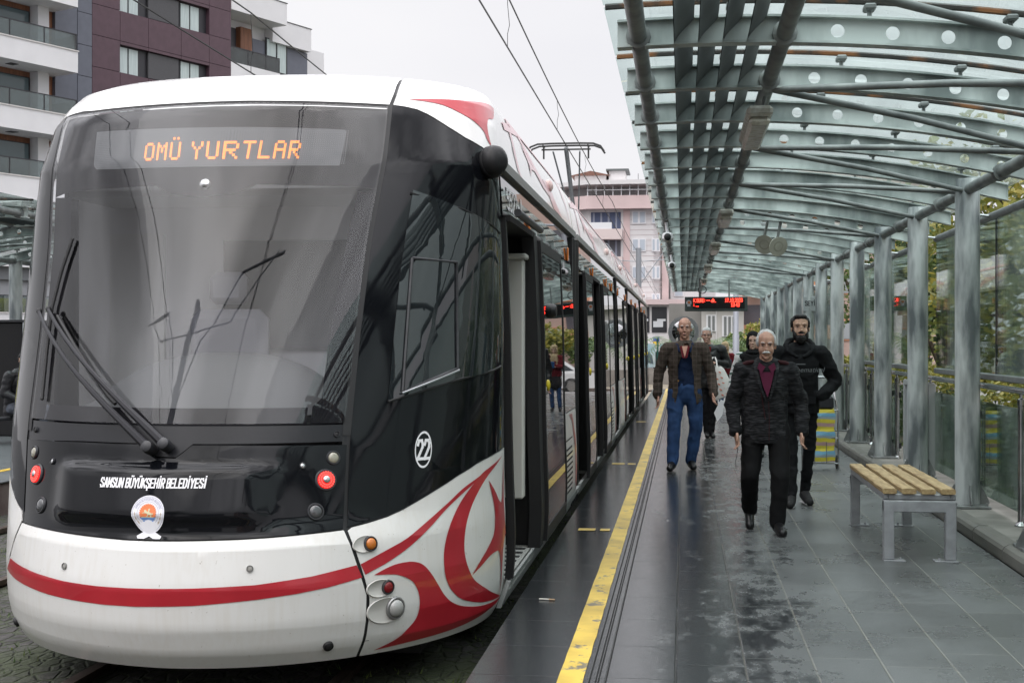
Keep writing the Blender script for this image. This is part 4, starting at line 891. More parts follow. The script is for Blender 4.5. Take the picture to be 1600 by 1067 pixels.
# yellow line with worn patches, its broken cross dashes, and the tactile grooves
def worn():
    m, t, p = nodes_of('worn_yellow'); L = t.links
    c = t.nodes.new('ShaderNodeTexCoord'); n = t.nodes.new('ShaderNodeTexNoise'); n.inputs['Scale'].default_value = 7; n.inputs['Detail'].default_value = 9; n.inputs['Roughness'].default_value = .72
    mp_ = t.nodes.new('ShaderNodeMapping'); mp_.inputs['Scale'].default_value = (1, 1, 1); L.new(c.outputs['Object'], mp_.inputs[0]); L.new(mp_.outputs[0], n.inputs['Vector'])
    q = t.nodes.new('ShaderNodeValToRGB'); q.color_ramp.elements[0].position = .40; q.color_ramp.elements[1].position = .42
    q.color_ramp.elements[0].color = (.17, .15, .12, 1); q.color_ramp.elements[1].color = (.66, .46, .07, 1); L.new(n.outputs['Fac'], q.inputs[0])
    n2 = t.nodes.new('ShaderNodeTexNoise'); n2.inputs['Scale'].default_value = 3; n2.inputs['Detail'].default_value = 6; L.new(c.outputs['Object'], n2.inputs['Vector'])
    q2 = t.nodes.new('ShaderNodeValToRGB'); q2.color_ramp.elements[0].color = (.72, .70, .62, 1); q2.color_ramp.elements[1].color = (1.08, 1.08, 1, 1); q2.color_ramp.elements[0].position = .35; q2.color_ramp.elements[1].position = .6; L.new(n2.outputs['Fac'], q2.inputs[0])
    mu = t.nodes.new('ShaderNodeMix'); mu.data_type = 'RGBA'; mu.blend_type = 'MULTIPLY'; mu.inputs[0].default_value = 1; L.new(q.outputs[0], mu.inputs[6]); L.new(q2.outputs[0], mu.inputs[7]); L.new(mu.outputs[2], p.inputs['Base Color'])
    p.inputs['Roughness'].default_value = .42
    b_ = t.nodes.new('ShaderNodeBump'); b_.inputs['Strength'].default_value = .6; b_.inputs['Distance'].default_value = .002; L.new(n.outputs['Fac'], b_.inputs['Height']); L.new(b_.outputs[0], p.inputs['Normal'])
    return m
WY = worn()
vs = []; fs = []; y = -4; i = 0
while y < PE_ + .2:
    vs += [(-.572 + random.uniform(-.0015, .0015), y, .004), (-.455 + random.uniform(-.002, .002), y, .004)]; y += .14; i += 1
for k in range(i - 1): fs.append((2 * k, 2 * k + 1, 2 * k + 3, 2 * k + 2))
o = MB().add(vs, fs).build('yellow_line', WY, fixn=False); tag(o, kind='structure', label='worn yellow safety line painted along the platform', cat='marking')
mb = MB()
for (x0, x1, y0) in ((-.86, -.72, 11.0), (-.68, -.60, 11.0), (-.9, -.74, 17.0), (-.7, -.6, 17.0), (-.9, -.72, 26.0)):
    mb.add([(x0, y0, .004), (x1, y0, .004), (x1, y0 + .13, .004), (x0, y0 + .13, .004)], [(0, 1, 2, 3)])
o = mb.build('yellow_dashes', WY, fixn=False); tag(o, kind='structure', label='faded yellow dashes across the edge strip', cat='marking')
mb = MB()
for x in (-.427, -.398, -.386, -.352): mb.add([(x - .003, -4, .003), (x + .003, -4, .003), (x + .003, PE_, .003), (x - .003, PE_, .003)], [(0, 1, 2, 3)])
o = mb.build('tactile_grooves', mk('groove_black', (.006, .006, .006), .9), fixn=False); tag(o, kind='structure', label='dark grooves of the tactile strip beside the yellow line', cat='paving')
# litter on the wet edge
mb = MB(); mb.tube([(-.86, 8.03, .006), (-.80, 8.02, .006)], .0045, 8); o = mb.build('cigarette_end', mk('paper_white', (.7, .68, .62), .7)); tag(o, 'spent white cigarette end lying on the wet slabs near the tram', 'litter')
MB().tube([(-.80, 8.02, .006), (-.765, 8.015, .006)], .0045, 8).build('filter', mk('filter_tan', (.45, .3, .18), .7), o)

# ---------------------------------------------------------------- canopies
arch = lambda x: 3.10 - .048 * (x - .15) ** 2        # underside of the ribs
GLR = glass('roof_glass', (.79, .915, .89), ior=1.5, film=.22, filmcol=(.66, .76, .73), fs=2.5, boost=1.0)
RUST = mk('rusty_joint', (.03, .028, .025), .7, col2=(.22, .09, .03), vs=4, lo=.5, hi=.62)
def canopy(root, ribs, coly, hole_ribs, mir=None, brace_nodes=()):
    """everything in root's own space; mir = x mirror for the opposite platform"""
    fx = (lambda x: x) if mir is None else (lambda x: mir - x)
    P = lambda x, y, z: (fx(x), y, z)
    def done(mb, name, m_, par=root, sm_=None): return mb.build(name, m_, par, smooth=sm_)
    xl, xr = -.345, 2.78
    N = 16; xs_ = [xl + (xr - xl) * i / N for i in range(N + 1)]
    for ri, y in enumerate(ribs):
        mb = MB(); H_ = .145; hr = ri in hole_ribs
        # flanges
        for z0, z1 in ((0, .012), (H_ - .012, H_)):
            vs = []; fs = []
            for x in xs_:
                a = arch(x)
                for yy in (y - .045, y + .045): vs += [P(x, yy, a + z0), P(x, yy, a + z1)]
            for i in range(N):
                k = 4 * i; fs += [(k, k + 4, k + 6, k + 2), (k + 1, k + 3, k + 7, k + 5), (k, k + 1, k + 5, k + 4), (k + 2, k + 6, k + 7, k + 3)]
            fs += [(0, 2, 3, 1), (4 * N, 4 * N + 1, 4 * N + 3, 4 * N + 2)]
            mb.add(vs, fs)
        # web, with round holes where the photo shows them
        holes = [.79 + .277 * k for k in range(7)] if hr else []
        cuts = []; x = xl
        if not holes:
            for yy, fl in ((y - .005, 0), (y + .005, 1)):
                vs = []; fs = []
                for x in xs_: vs += [P(x, yy, arch(x) + .012), P(x, yy, arch(x) + H_ - .012)]
                for i in range(N): k = 2 * i; fs.append((k, k + 2, k + 3, k + 1))
                mb.add(vs, fs)
        else:
            for yy in (y - .005, y + .005):
                segs = [(xl, holes[0] - .06)] + [(h - .06, h + .06) for h in holes]
                edges = [xl, holes[0] - .06]
                sp = []
                cur = xl
                for h in holes:
                    sp.append((cur, h - .055, None)); sp.append((h - .055, h + .055, h)); cur = h + .055
                sp.append((cur, xr, None))
                for a, b, h in sp:
                    if h is None:
                        n_ = max(1, int((b - a) / .25)); vs = []; fs = []
                        for i in range(n_ + 1): x = a + (b - a) * i / n_; vs += [P(x, yy, arch(x) + .012), P(x, yy, arch(x) + H_ - .012)]
                        for i in range(n_): k = 2 * i; fs.append((k, k + 2, k + 3, k + 1))
                        mb.add(vs, fs)
                    else:
                        zc_ = arch(h) + H_ / 2; q = 16; vs = []; fs = []
                        for i in range(q):
                            t = 2 * pi * (i + .5) / q; vs.append(P(h + .036 * cos(t), yy, zc_ + .036 * sin(t)))
                            c_, s2 = cos(t), sin(t); k_ = min(.055 / max(abs(c_), 1e-6), (H_ / 2 - .012) / max(abs(s2), 1e-6)); vs.append(P(h + c_ * k_, yy, zc_ + s2 * k_))
                        for i in range(q): j = (i + 1) % q; fs.append((2 * i, 2 * i + 1, 2 * j + 1, 2 * j))
                        for cx__, cz__ in ((-.055, -(H_ / 2 - .012)), (.055, -(H_ / 2 - .012)), (-.055, H_ / 2 - .012), (.055, H_ / 2 - .012)):
                            # corner fillers
                            best = sorted(range(q), key=lambda i: (vs[2 * i + 1][0] - fx(h + cx__)) ** 2 + (vs[2 * i + 1][2] - zc_ - cz__) ** 2)[:2]
                            vs.append(P(h + cx__, yy, zc_ + cz__)); fs.append((2 * best[0] + 1, 2 * best[1] + 1, len(vs) - 1))
                        mb.add(vs, fs)
        mb.add([P(xr, y - .045, arch(xr)), P(xr, y + .045, arch(xr)), P(xr, y + .045, arch(xr) + H_), P(xr, y - .045, arch(xr) + H_)], [(0, 1, 2, 3)])
        rib = mb.build('rib', STEEL, root, fixn=False)
        # glazing bar with clamps above the rib
        mb = MB(); vs = []; fs = []
        for x in [-.41 + i * 3.3 / N for i in range(N + 1)]:
            a = arch(x) + .215
            vs += [P(x, y - .018, a), P(x, y + .018, a), P(x, y - .018, a + .025), P(x, y + .018, a + .025)]
        for i in range(N):
            k = 4 * i; fs += [(k, k + 4, k + 5, k + 1), (k + 2, k + 3, k + 7, k + 6), (k, k + 2, k + 6, k + 4), (k + 1, k + 5, k + 7, k + 3)]
        mb.add(vs, fs); bar = mb.build('glazing_bar', RUST, root, fixn=False)
        if ri < 12 or ri % 3 == 0:
            for x in (.25, .95, 1.65, 2.4): mb = MB(); a = arch(x); mb.bbox(*sorted((fx(x - .03), fx(x + .03))), y - .05, y + .05, a + .18, a + .212, .008); mb.tube([P(x, y, a + H_), P(x, y, a + .19)], .012, 6); mb.build('clamp', STEELD, rib, fixn=False)
    for i in range(len(ribs) - 1):                       # panes between the bars
        ya, yb = ribs[i] + .02, ribs[i + 1] - .02; vs = []; fs = []
        for x in [-.42 + k * 3.36 / N for k in range(N + 1)]: vs += [P(x, ya, arch(x) + .232), P(x, yb, arch(x) + .232)]
        for k in range(N): fs.append((2 * k, 2 * k + 1, 2 * k + 3, 2 * k + 2))
        MB().add(vs, fs).build('roof_pane', GLR, root, smooth=60, fixn=False)
    y0, y1 = ribs[0] - .3, ribs[-1] + .15
    for x, zz, r, nm in ((-.235, arch(-.235) + .055, .045, 'edge_pipe'), (.52, arch(.52) + .05, .045, 'roof_pipe'), (2.45, arch(2.45) + .02, .048, 'column_pipe')):
        mb = MB(); mb.tube([P(x, y0, zz), P(x, y1, zz)], r, 14)
        pp = mb.build(nm, STEELD, root, smooth=40)
        for y in ribs:
            if y < 28: MB().lathe([(r + .002, -.05), (r + .02, -.045), (r + .02, .045), (r + .002, .05)], 14, P(x, y, zz), (0, 1, 0)).build('weld_ring', STEELD, pp, smooth=40)
    # louvre blades hung between the first two pipes, cut at every rib
    LV = mk('louvre_steel', (.10, .108, .11), .5, metal=.3, vs=3, col2=(.17, .185, .185), bump=.0006, bs=20, stretch=(1, .5, 1))
    for k in range(4):
        x = -.05 + k * .125; mb = MB()
        for i in range(len(ribs) - 1):
            ya, yb = ribs[i] + (.006 if i else -.25), ribs[i + 1] - .006; vs = []; fs = []; q = 6; a = arch(.15) + .002
            for s_ in (0, .005):
                for j in range(q + 1):
                    t = j / q; xx = x + .10 * sin(t * pi / 2) * t + s_; zz = a + .135 * t
                    vs += [P(xx, ya, zz), P(xx, yb, zz)]
            for j in range(q): fs.append((2 * j, 2 * j + 1, 2 * j + 3, 2 * j + 2)); b = 2 * (q + 1); fs.append((b + 2 * j, b + 2 * j + 2, b + 2 * j + 3, b + 2 * j + 1))
            mb.add(vs, fs)
        mb.build('louvre_blade', LV, root, smooth=60, fixn=False)
    for (xa, ya, xb, yb) in brace_nodes:
        mb = MB(); mb.tube([P(xa, ya, arch(xa) - .005), P((xa + xb) / 2, (ya + yb) / 2, arch((xa + xb) / 2) - .025), P(xb, yb, arch(xb) + .0)], .022, 10)
        mb.build('brace', STEELD, root, smooth=40)
    for y in coly:
        mb = MB(); top = arch(2.45) + .10
        mb.lathe([(.105, .13), (.105, 1.2), (.105, 2.2), (.104, top), (.10, top + .015)], 24, P(2.45, y, 0), (0, 0, 1))
        c_ = mb.build('column', COLM, root, smooth=40)
        mb = MB(); x0, x1 = sorted((fx(2.45 - .19), fx(2.45 + .19))); mb.bbox(x0 + .03, x1 - .03, y - .2, y + .2, .115, .14, .004)
        for dx, dy in ((1, 0), (-1, 0), (0, 1), (0, -1)):
            a0 = Vector(P(2.45, y, .14)); d = Vector((dx, dy, 0)); n_ = Vector((-dy, dx, 0)) * .005
            tri = [a0 + d * .09, a0 + d * .185, a0 + d * .185 + Vector((0, 0, .02)), a0 + d * .115 + Vector((0, 0, .17)), a0 + d * .09 + Vector((0, 0, .17))]
            m5 = len(tri); mb.add([p_ - n_ for p_ in tri] + [p_ + n_ for p_ in tri], [tuple(range(m5))[::-1], tuple(range(m5, 2 * m5))] + [(i, (i + 1) % m5, m5 + (i + 1) % m5, m5 + i) for i in range(m5)])
        for sx_ in (-1, 1):
            for sy_ in (-1, 1): q = P(2.45 + sx_ * .13, y + sy_ * .165, .14); mb.tube([q, (q[0], q[1], .165)], .011, 6)
        mb.build('base_plate', mk('base_steel', (.24, .25, .25), .45, metal=.4, var=.3, vs=9), c_)
RIBS = [3.35 + 1.25 * i for i in range(32)]
COLY = [4.6 + 2.5 * i for i in range(16)]
cano = empty('platform_canopy', (2.45, 4.6, 0), 0, 'arched steel and glass canopy over the right-hand platform', 'canopy')
def reroot(root):
    inv_ = Matrix.Translation(root.location).inverted()
    for o in bpy.data.objects:
        if o.parent is root: o.matrix_parent_inverse = inv_
bn = []
for y in (7.1, 9.6, 12.1, 14.6, 17.1, 22.1, 27.1): bn += [(.55, y - 1.25, 2.42, y - .05), (.55, y + 1.25, 2.42, y + .05)] if y != 14.6 else [(.55, y - 1.25, 2.42, y - .05)]
canopy(cano, RIBS, COLY, {3, 4, 5, 6, 11, 12, 15, 18}, None, bn); reroot(cano)
can2 = empty('platform_canopy', (-10.9, 17, 0), 0, 'far canopy over the opposite platform, cut off by the left edge of the photo', 'canopy')
canopy(can2, [14.6 + 1.25 * i for i in range(9)], [15.9, 18.4, 20.9, 23.4], {0, 1, 2, 3, 4, 5}, -8.45, [(.55, 17.1, 2.42, 18.4), (.55, 19.6, 2.42, 18.4)]); reroot(can2)
# lamps under the roof pipe
LG = mk('lamp_cover', (.68, .66, .58), .25, col2=(.48, .44, .34), vs=22, lo=.45, hi=.75)
LBODY = mk('lamp_body', (.62, .62, .57), .5, col2=(.42, .40, .34), vs=20)
def lamp_unit(y, lb):
    t = empty('ceiling_lamp', (.47, y, 2.98), 0, lb, 'lamp', 'batten lamps hung along the roof pipe'); T = Matrix.Translation((-.47, -y, -2.98))
    mb = MB(); mb.bbox(.39, .55, y - .62, y + .62, 2.945, 3.01, .02); o = mb.build('housing', LBODY, t); o.matrix_parent_inverse = T
    mb = MB(); mb.bbox(.405, .535, y - .58, y + .58, 2.895, 2.945, .02); c = mb.build('cover', LG, t, fixn=False); c.matrix_parent_inverse = T
    mb = MB()
    for s_ in (-.03, .03): mb.tube([(.47 + s_, y - .54, 2.925), (.47 + s_, y + .54, 2.925)], .012, 8)
    o = mb.build('tube', mk('tube_white', (.7, .7, .68), .4), t, smooth=40); o.matrix_parent_inverse = T
    mb = MB()
    for s_ in (-.4, .4): mb.tube([(.49, y + s_, 3.0), (.52, y + s_, 3.14)], .012, 6)
    o = mb.build('hanger', STEELD, t); o.matrix_parent_inverse = T
for y, lb in ((9.05, 'nearest batten lamp under the roof pipe, big and dirty'), (15.6, 'second batten lamp along the roof pipe'), (20.6, 'third batten lamp along the roof pipe'), (26.2, 'fourth batten lamp along the roof pipe'), (32.0, 'farthest batten lamp, just this side of the display board')): lamp_unit(y, lb)
# two round sirens under the ribs
for i, (x, y, lb) in enumerate(((1.02, 17.3, 'left of the two round speakers hanging from the canopy ribs'), (1.17, 17.1, 'right of the two round speakers hanging from the canopy ribs, tilted'))):
    t = empty('speaker', (x, y, 2.8), 0, lb, 'speaker', 'round speakers under the canopy'); T = Matrix.Translation((-x, -y, -2.8))
    ax = Vector((-.35 + .8 * i, -1, -.35)); mb = MB(); z = 2.78 - .04 * i
    mb.lathe([(.04, .10), (.08, .06), (.12, 0), (.125, -.02)], 20, (x, y, z), -ax); o = mb.build('horn', mk('horn_beige', (.36, .35, .29), .5, var=.15), t, smooth=40, fixn=False); o.matrix_parent_inverse = T
    mb = MB(); mb.lathe([(.001, .0), (.06, .01), (.10, .0), (.118, -.004)], 20, Vector((x, y, z)) + ax.normalized() * .012, ax); o = mb.build('grille', mk('grille_beige', (.28, .27, .22), .6), t, smooth=40); o.matrix_parent_inverse = T
    mb = MB(); mb.tube([(x, y + .05, z + .1), (x + .04, y, arch(x) + .02)], .018, 6); o = mb.build('bracket', STEELD, t); o.matrix_parent_inverse = T
# small cameras at the canopy's free edge
for y, lb in ((17.2, 'white security camera on the canopy edge, the nearer one'), (23.6, 'small dome camera farther along the canopy edge')):
    t = empty('security_camera', (-.2, y, 2.9), 0, lb, 'camera', 'security cameras on the canopy edge'); T = Matrix.Translation((.2, -y, -2.9))
    mb = MB(); mb.bbox(-.27, -.13, y - .1, y + .15, 2.82, 2.93, .03); mb.tube([(-.2, y, 2.92), (-.22, y, 3.06)], .02, 8); o = mb.build('body', LETTER, t, smooth=30); o.matrix_parent_inverse = T
    mb = MB(); mb.lathe([(.045, -.02), (.045, .03), (.03, .045), (.001, .05)], 14, (-.2, y - .1, 2.87), (0, -1, 0)); o = mb.build('lens', RUBBER, t, smooth=40); o.matrix_parent_inverse = T
# ---------------------------------------------------------------- glass screen, railing and boards on the right
def at0(o, root):
    if o.parent is root: o.matrix_parent_inverse = Matrix.Translation(root.location).inverted()
    return o
SCR = glass('screen_glass', (.80, .88, .85), ior=1.5, film=.05, filmcol=(.4, .45, .43), fs=2, boost=.62)
RLG = glass('rail_glass', (.72, .82, .77), ior=1.5, film=.06, filmcol=(.3, .36, .33), fs=2, boost=.7)
TUBE = mk('brushed_tube', (.42, .43, .44), .22, metal=1, var=.15, vs=12)
GREYF = mk('frame_grey', (.27, .28, .285), .4, metal=.4, var=.15, vs=8)
for i, (a, b, lb) in enumerate(((3.4, 9.1, 'glass screen behind the nearest columns, running out of the photo on the right'), (9.2, 14.7, 'tall glass screen in view behind the nearest column, above the handrail'), (16.3, 21.8, 'second tall glass screen along the platform, past the gap in the screens'), (23.4, 28.9, 'third tall glass screen along the platform'), (30.5, 41.5, 'farthest tall glass screen, at the platform end'))):
    t = empty('glass_screen', (2.66, a, 1.2), 0, lb, 'glass screen', 'glass screens along the platform')
    n = max(2, round((b - a) / 2.75)); L_ = (b - a) / n
    for k in range(n):
        at0(MB().box(2.655, 2.667, a + k * L_ + .008, a + (k + 1) * L_ - .008, 1.27, 2.60).build('pane', SCR, t, fixn=False), t)
        if k: at0(MB().box(2.652, 2.67, a + k * L_ - .007, a + k * L_ + .007, 1.27, 2.60).build('joint', RUBBER, t), t)
    at0(MB().tube([(2.661, a, 2.635), (2.661, b, 2.635)], .036, 12).build('top_rail', GREYF, t, smooth=40), t)
    at0(MB().bbox(2.63, 2.69, a, b, 1.215, 1.27, .008).build('bottom_frame', GREYF, t), t)
    for y in COLY:
        if a < y < b: at0(MB().tube([(2.45, y, 2.66), (2.66, y, 2.635)], .012, 8).build('bracket', TUBE, t, smooth=40), t)
t = empty('glass_railing', (2.6, 3.4, .115), 0, 'low glass railing with round steel posts and handrail behind the columns', 'railing')
at0(MB().tube([(2.60, 3.4, 1.165), (2.60, 42, 1.165)], .026, 12).build('handrail', TUBE, t, smooth=40), t)
ys = [3.6]; k = 0
while ys[-1] < 41:
    ys.append(ys[-1] + (1.62 if k % 2 == 0 else .62)); k += 1
off_ = min((abs(y - 10.85), y) for y in ys)[1] - 10.85
ys = [y - off_ for y in ys]
for i, y in enumerate(ys):
    x = 2.60; mb = MB()
    mb.lathe([(.05, .115), (.05, .125), (.028, .15), (.026, .16), (.026, 1.05), (.030, 1.055), (.030, 1.10), (.014, 1.11), (.012, 1.15)], 14, (x, y, 0))
    po = at0(mb.build('post', TUBE, t, smooth=35), t)
    [MB().bbox(x - .014, x + .05, y - .02, y + .02, q, q + .07, .005).build('clamp', RUBBER, po) for q in (.24, .86)]
    if i and not (14.2 < (ys[i - 1] + y) / 2 < 16.4): at0(MB().box(2.628, 2.638, ys[i - 1] + .03, y - .03, .20, 1.02).build('pane', RLG, t, fixn=False), t)
# notice board set into the railing, seen half behind the second column
nb = empty('notice_board', (2.6, 15.3, .115), 0, 'white notice board in a pale frame, half hidden behind the second column', 'notice board')
mb = MB(); mb.bbox(2.56, 2.64, 14.62, 14.68, .12, 1.10, .006); mb.bbox(2.56, 2.64, 16.2, 16.26, .12, 1.10, .006); mb.bbox(2.56, 2.64, 14.68, 16.2, 1.05, 1.11, .006); mb.bbox(2.56, 2.64, 14.68, 16.2, .12, .17, .006)
at0(mb.build('frame', mk('frame_white', (.55, .56, .57), .35, metal=.3), nb), nb)
pn = at0(MB().box(2.59, 2.61, 14.69, 16.19, .18, 1.04).build('panel', mk('board_grey', (.46, .48, .50), .4), nb), nb)
fb = lambda cy, cz: (lambda a, b, h=0: Vector((2.587 - h, cy - a, cz + b)))
for tx, s_, cy, cz, m_ in (('IZDE', .16, 15.05, .93, RUBBER), ('ADALET', .05, 15.0, .70, LETTER)):
    if m_ is LETTER: MB().box(2.586, 2.589, 14.82, 15.2, .66, .74).build('red_label', RED, pn)
    block_text(tx, s_ * .7, (lambda a, b, h=0, cy=cy, cz=cz, q=(2.583 if m_ is LETTER else 2.587): Vector((q - h, cy - a, cz + b))), m_, pn, 'board_lettering', w=.6)
for o in [q for q in bpy.data.objects if q.name.startswith('board_lettering')]: at0(o, nb)
mb = MB(); mb.box(2.5865, 2.5885, 14.72, 15.9, .22, .78); at0(mb.build('white_sheet', mk('sheet_white', (.66, .67, .69), .5), pn), nb)
for zz in (.56, .46, .36): at0(MB().box(2.584, 2.586, 14.85, 15.25, zz, zz + .018).build('text_line', DKGREY, pn), nb)
# hanging direction sign farther on
sg_ = empty('hanging_sign', (2.2, 27, 2.5), 0, 'small grey sign with dark lettering hanging between far columns', 'sign')
at0(MB().bbox(2.34, 2.66, 27, 27.06, 2.14, 2.44, .01).build('board', mk('sign_grey', (.42, .45, .46), .4), sg_), sg_); at0(MB().tube([(2.5, 27.03, 2.44), (2.5, 27.03, 2.9)], .012, 6).build('hanger', STEELD, sg_), sg_)
at0(block_text('SEYİR', .085, lambda a, b, h=0: Vector((2.5 + a, 26.995 - h, 2.3 + b)), DKGREY, sg_, 'sign_lettering', w=.45), sg_)
wp = empty('wall_poster', (2.62, 22, 1.6), 0, 'tall narrow white poster stuck on a far glass screen', 'poster'); at0(MB().box(2.64, 2.648, 20.3, 21.0, 1.45, 2.25).build('sheet', mk('poster_white', (.62, .66, .66), .5), wp), wp)
at0(MB().box(2.637, 2.64, 20.35, 20.95, 1.5, 1.52).build('text_line', DKGREY, wp), wp)

# ---------------------------------------------------------------- display board
PYB = 33.0
db = empty('display_board', (.78, PYB, 2.3), 0, 'black LED timetable board with red text hanging under the far end of the canopy', 'display board')
at0(MB().bbox(.03, 1.54, PYB, PYB + .16, 2.285, 2.635, .012).build('case', mk('case_green', (.05, .065, .062), .4), db), db)
scn = at0(MB().box(.22, 1.47, PYB - .004, PYB - .001, 2.35, 2.595).build('screen', mk('led_screen', (.008, .008, .009), .3), db), db)
mb = MB(); at0(MB().tube([(.4, PYB + .08, 2.63), (.4, PYB + .08, 3.1)], .03, 8).build('hanger', STEELD, db), db); at0(MB().tube([(1.1, PYB + .08, 2.63), (1.1, PYB + .08, 3.05)], .02, 8).build('hanger', STEELD, db), db)
mb = MB()
for k in range(10): t_ = k / 9 * 2 * pi * .8; 
mb.tube([(.45 + .1 * sin(i * .6), PYB - .1, 2.80 + .09 * cos(i * .6)) for i in range(10)], .01, 6); at0(mb.build('cable_loop', RUBBER, db, smooth=40), db)
LR = emit('led_red', (1, .035, .02), 3.2)
for tx, x, z, s_ in (('K.SURE: -- dk.', .245, 2.545, .098), ('17.10.2023', 1.0, 2.548, .098), (': ...', .245, 2.44, .098), ('13 43', 1.145, 2.44, .098)):
    block_text(tx, s_ * .78, (lambda a, b, h=0, x=x, z=z: Vector((x + a, PYB - .007 - h, z + b))), LR, scn, 'led_lettering', w=.44, bold=1.1, align='L', gap=1.5)
mb = MB(); mb.lathe([(.065, 0), (.065, .004)], 20, (.13, PYB - .001, 2.49), (0, -1, 0)); bdg = at0(mb.build('badge', mk('badge_grey', (.45, .47, .5), .4), db), db)
at0(MB().lathe([(.036, 0), (.036, .004)], 16, (.13, PYB - .006, 2.50), (0, -1, 0)).build('badge_centre', mk('badge_orange', (.45, .14, .05), .4), bdg), db)
at0(MB().box(.09, .17, PYB - .005, PYB - .002, 2.40, 2.43).build('badge_ribbon', MATS['badge_grey'], bdg), db)

# ---------------------------------------------------------------- bench
WOOD = mk('bench_wood', (.30, .19, .09), .55, vs=7, col2=(.56, .42, .22), stretch=(6, .7, 6), bump=.002, bs=30, lo=.3, hi=.7)
BST = mk('bench_paint', (.36, .37, .39), .4, metal=.2, var=.12, vs=14, bump=.0004, bs=50)
bx0, bx1, by0, by1 = 1.405, 1.905, 9.80, 11.66
be = empty('platform_bench', (1.65, 10.7, 0), 0, 'backless bench of four worn wooden slats on a grey steel frame', 'bench')
for y in (by0, by1):
    mb = MB()
    mb.bbox(bx0, bx0 + .075, y - .035, y + .035, .008, .42, .006); mb.bbox(bx1 - .075, bx1, y - .035, y + .035, .008, .42, .006); mb.bbox(bx0 + .0, bx1, y - .034, y + .034, .345, .428, .006)
    lg = at0(mb.build('leg_frame', BST, be, fixn=False), be)
    for xa, xb, xt in ((bx0, bx0 + .15, bx0 + .115), (bx1 - .15, bx1 + .01, bx1 - .115)): MB().bbox(xa, xb, y - .06, y + .05, .0, .008, .002).tube([(xt, y - .03, .004), (xt, y - .03, .028)], .009, 6).build('foot_plate', BST, lg, fixn=False)
mb = MB()
for x in (bx0 + .0, bx1 - .035): mb.bbox(x, x + .035, by0 - .01, by1 + .01, .432, .472, .004)
for y in (by0 - .01, 10.7, by1 - .03): mb.bbox(bx0 + .036, bx1 - .036, y, y + .04, .433, .470, .004)
at0(mb.build('seat_frame', BST, be, fixn=False), be)
for k in range(4):
    x = bx0 - .005 + k * .133; mb = MB(); n_ = 14; vs = []; fs = []
    for i in range(n_ + 1):                                # worn, slightly wavy slat
        y = by0 - .04 + (by1 - by0 + .08) * i / n_; w1 = random.uniform(-.003, .003); w2 = random.uniform(-.003, .003); h = random.uniform(-.002, .002)
        c8 = [(x + .004 + w1, .475), (x + .094 + w2, .475), (x + .098 + w2, .480), (x + .098 + w2, .506 + h), (x + .09 + w2, .512 + h), (x + .008 + w1, .512 + h), (x + w1, .506 + h), (x + w1, .480)]
        vs += [(a, y, b) for a, b in c8]
    for i in range(n_):
        for j in range(8): fs.append((8 * i + j, 8 * i + (j + 1) % 8, 8 * i + 8 + (j + 1) % 8, 8 * i + 8 + j))
    fs.append(tuple(range(8))[::-1]); fs.append(tuple(8 * n_ + j for j in range(8)))
    at0(mb.add(vs, fs).build('slat', WOOD, be), be)

# ---------------------------------------------------------------- shopping trolley
tr = empty('shopping_trolley', (1.62, 16.5, 0), 0, 'wheeled shopping bag striped yellow, blue and pink behind the bearded man', 'shopping trolley')
def stripes():
    m, t, p = nodes_of('striped_cloth'); L = t.links
    c = t.nodes.new('ShaderNodeTexCoord'); s_ = t.nodes.new('ShaderNodeSeparateXYZ'); L.new(c.outputs['Object'], s_.inputs[0])
    n = t.nodes.new('ShaderNodeTexNoise'); n.inputs['Scale'].default_value = 6; L.new(c.outputs['Object'], n.inputs['Vector'])
    a = t.nodes.new('ShaderNodeMath'); a.operation = 'MULTIPLY_ADD'; a.inputs[1].default_value = .05; L.new(n.outputs['Fac'], a.inputs[0]); L.new(s_.outputs[2], a.inputs[2])
    d = t.nodes.new('ShaderNodeMath'); d.operation = 'MULTIPLY'; d.inputs[1].default_value = 4.4; L.new(a.outputs[0], d.inputs[0])
    f = t.nodes.new('ShaderNodeMath'); f.operation = 'FRACT'; L.new(d.outputs[0], f.inputs[0])
    r_ = t.nodes.new('ShaderNodeValToRGB'); r_.color_ramp.interpolation = 'CONSTANT'; e = r_.color_ramp.elements
    e[0].position = 0; e[0].color = (.16, .36, .50, 1); e[1].position = .2; e[1].color = (.60, .52, .05, 1)
    for ps, cc in ((.48, (.45, .30, .28, 1)), (.66, (.60, .52, .05, 1)), (.86, (.30, .38, .42, 1))): q = e.new(ps); q.color = cc
    L.new(f.outputs[0], r_.inputs[0]); L.new(r_.outputs[0], p.inputs['Base Color']); p.inputs['Roughness'].default_value = .6
    return m
mb = MB(); vs = []; fs = []
for i in range(9):
    z = .12 + .62 * i / 8; b = .012 * sin(i * 2.1)
    for x, y in ((1.44 - b, 16.38), (1.62, 16.35 - b), (1.79 + b, 16.38), (1.80, 16.62), (1.62, 16.63), (1.43, 16.62)): vs.append((x, y, z))
for i in range(8):
    for j in range(6): fs.append((6 * i + j, 6 * i + (j + 1) % 6, 6 * i + 6 + (j + 1) % 6, 6 * i + 6 + j))
fs.append(tuple(range(48, 54)))
at0(mb.add(vs, fs).build('bag', stripes(), tr, fixn=False), tr)
at0(MB().bbox(1.46, 1.78, 16.37, 16.6, .735, .90, .03).build('flap', mk('bag_black', (.015, .016, .02), .7), tr), tr)
mb = MB()
for x in (1.41, 1.83): mb.tube([(x, 16.36, .03), (x, 16.42, .7), (x - .06 * (1 if x > 1.6 else -1), 16.62, 1.12)], .011, 8)
for z in (.10, .40, .73): mb.tube([(1.41, 16.345 + z * .08, z), (1.83, 16.345 + z * .08, z)], .007, 6)
for x in (1.55, 1.69): mb.tube([(x, 16.35, .1), (x, 16.39, .73)], .005, 6)
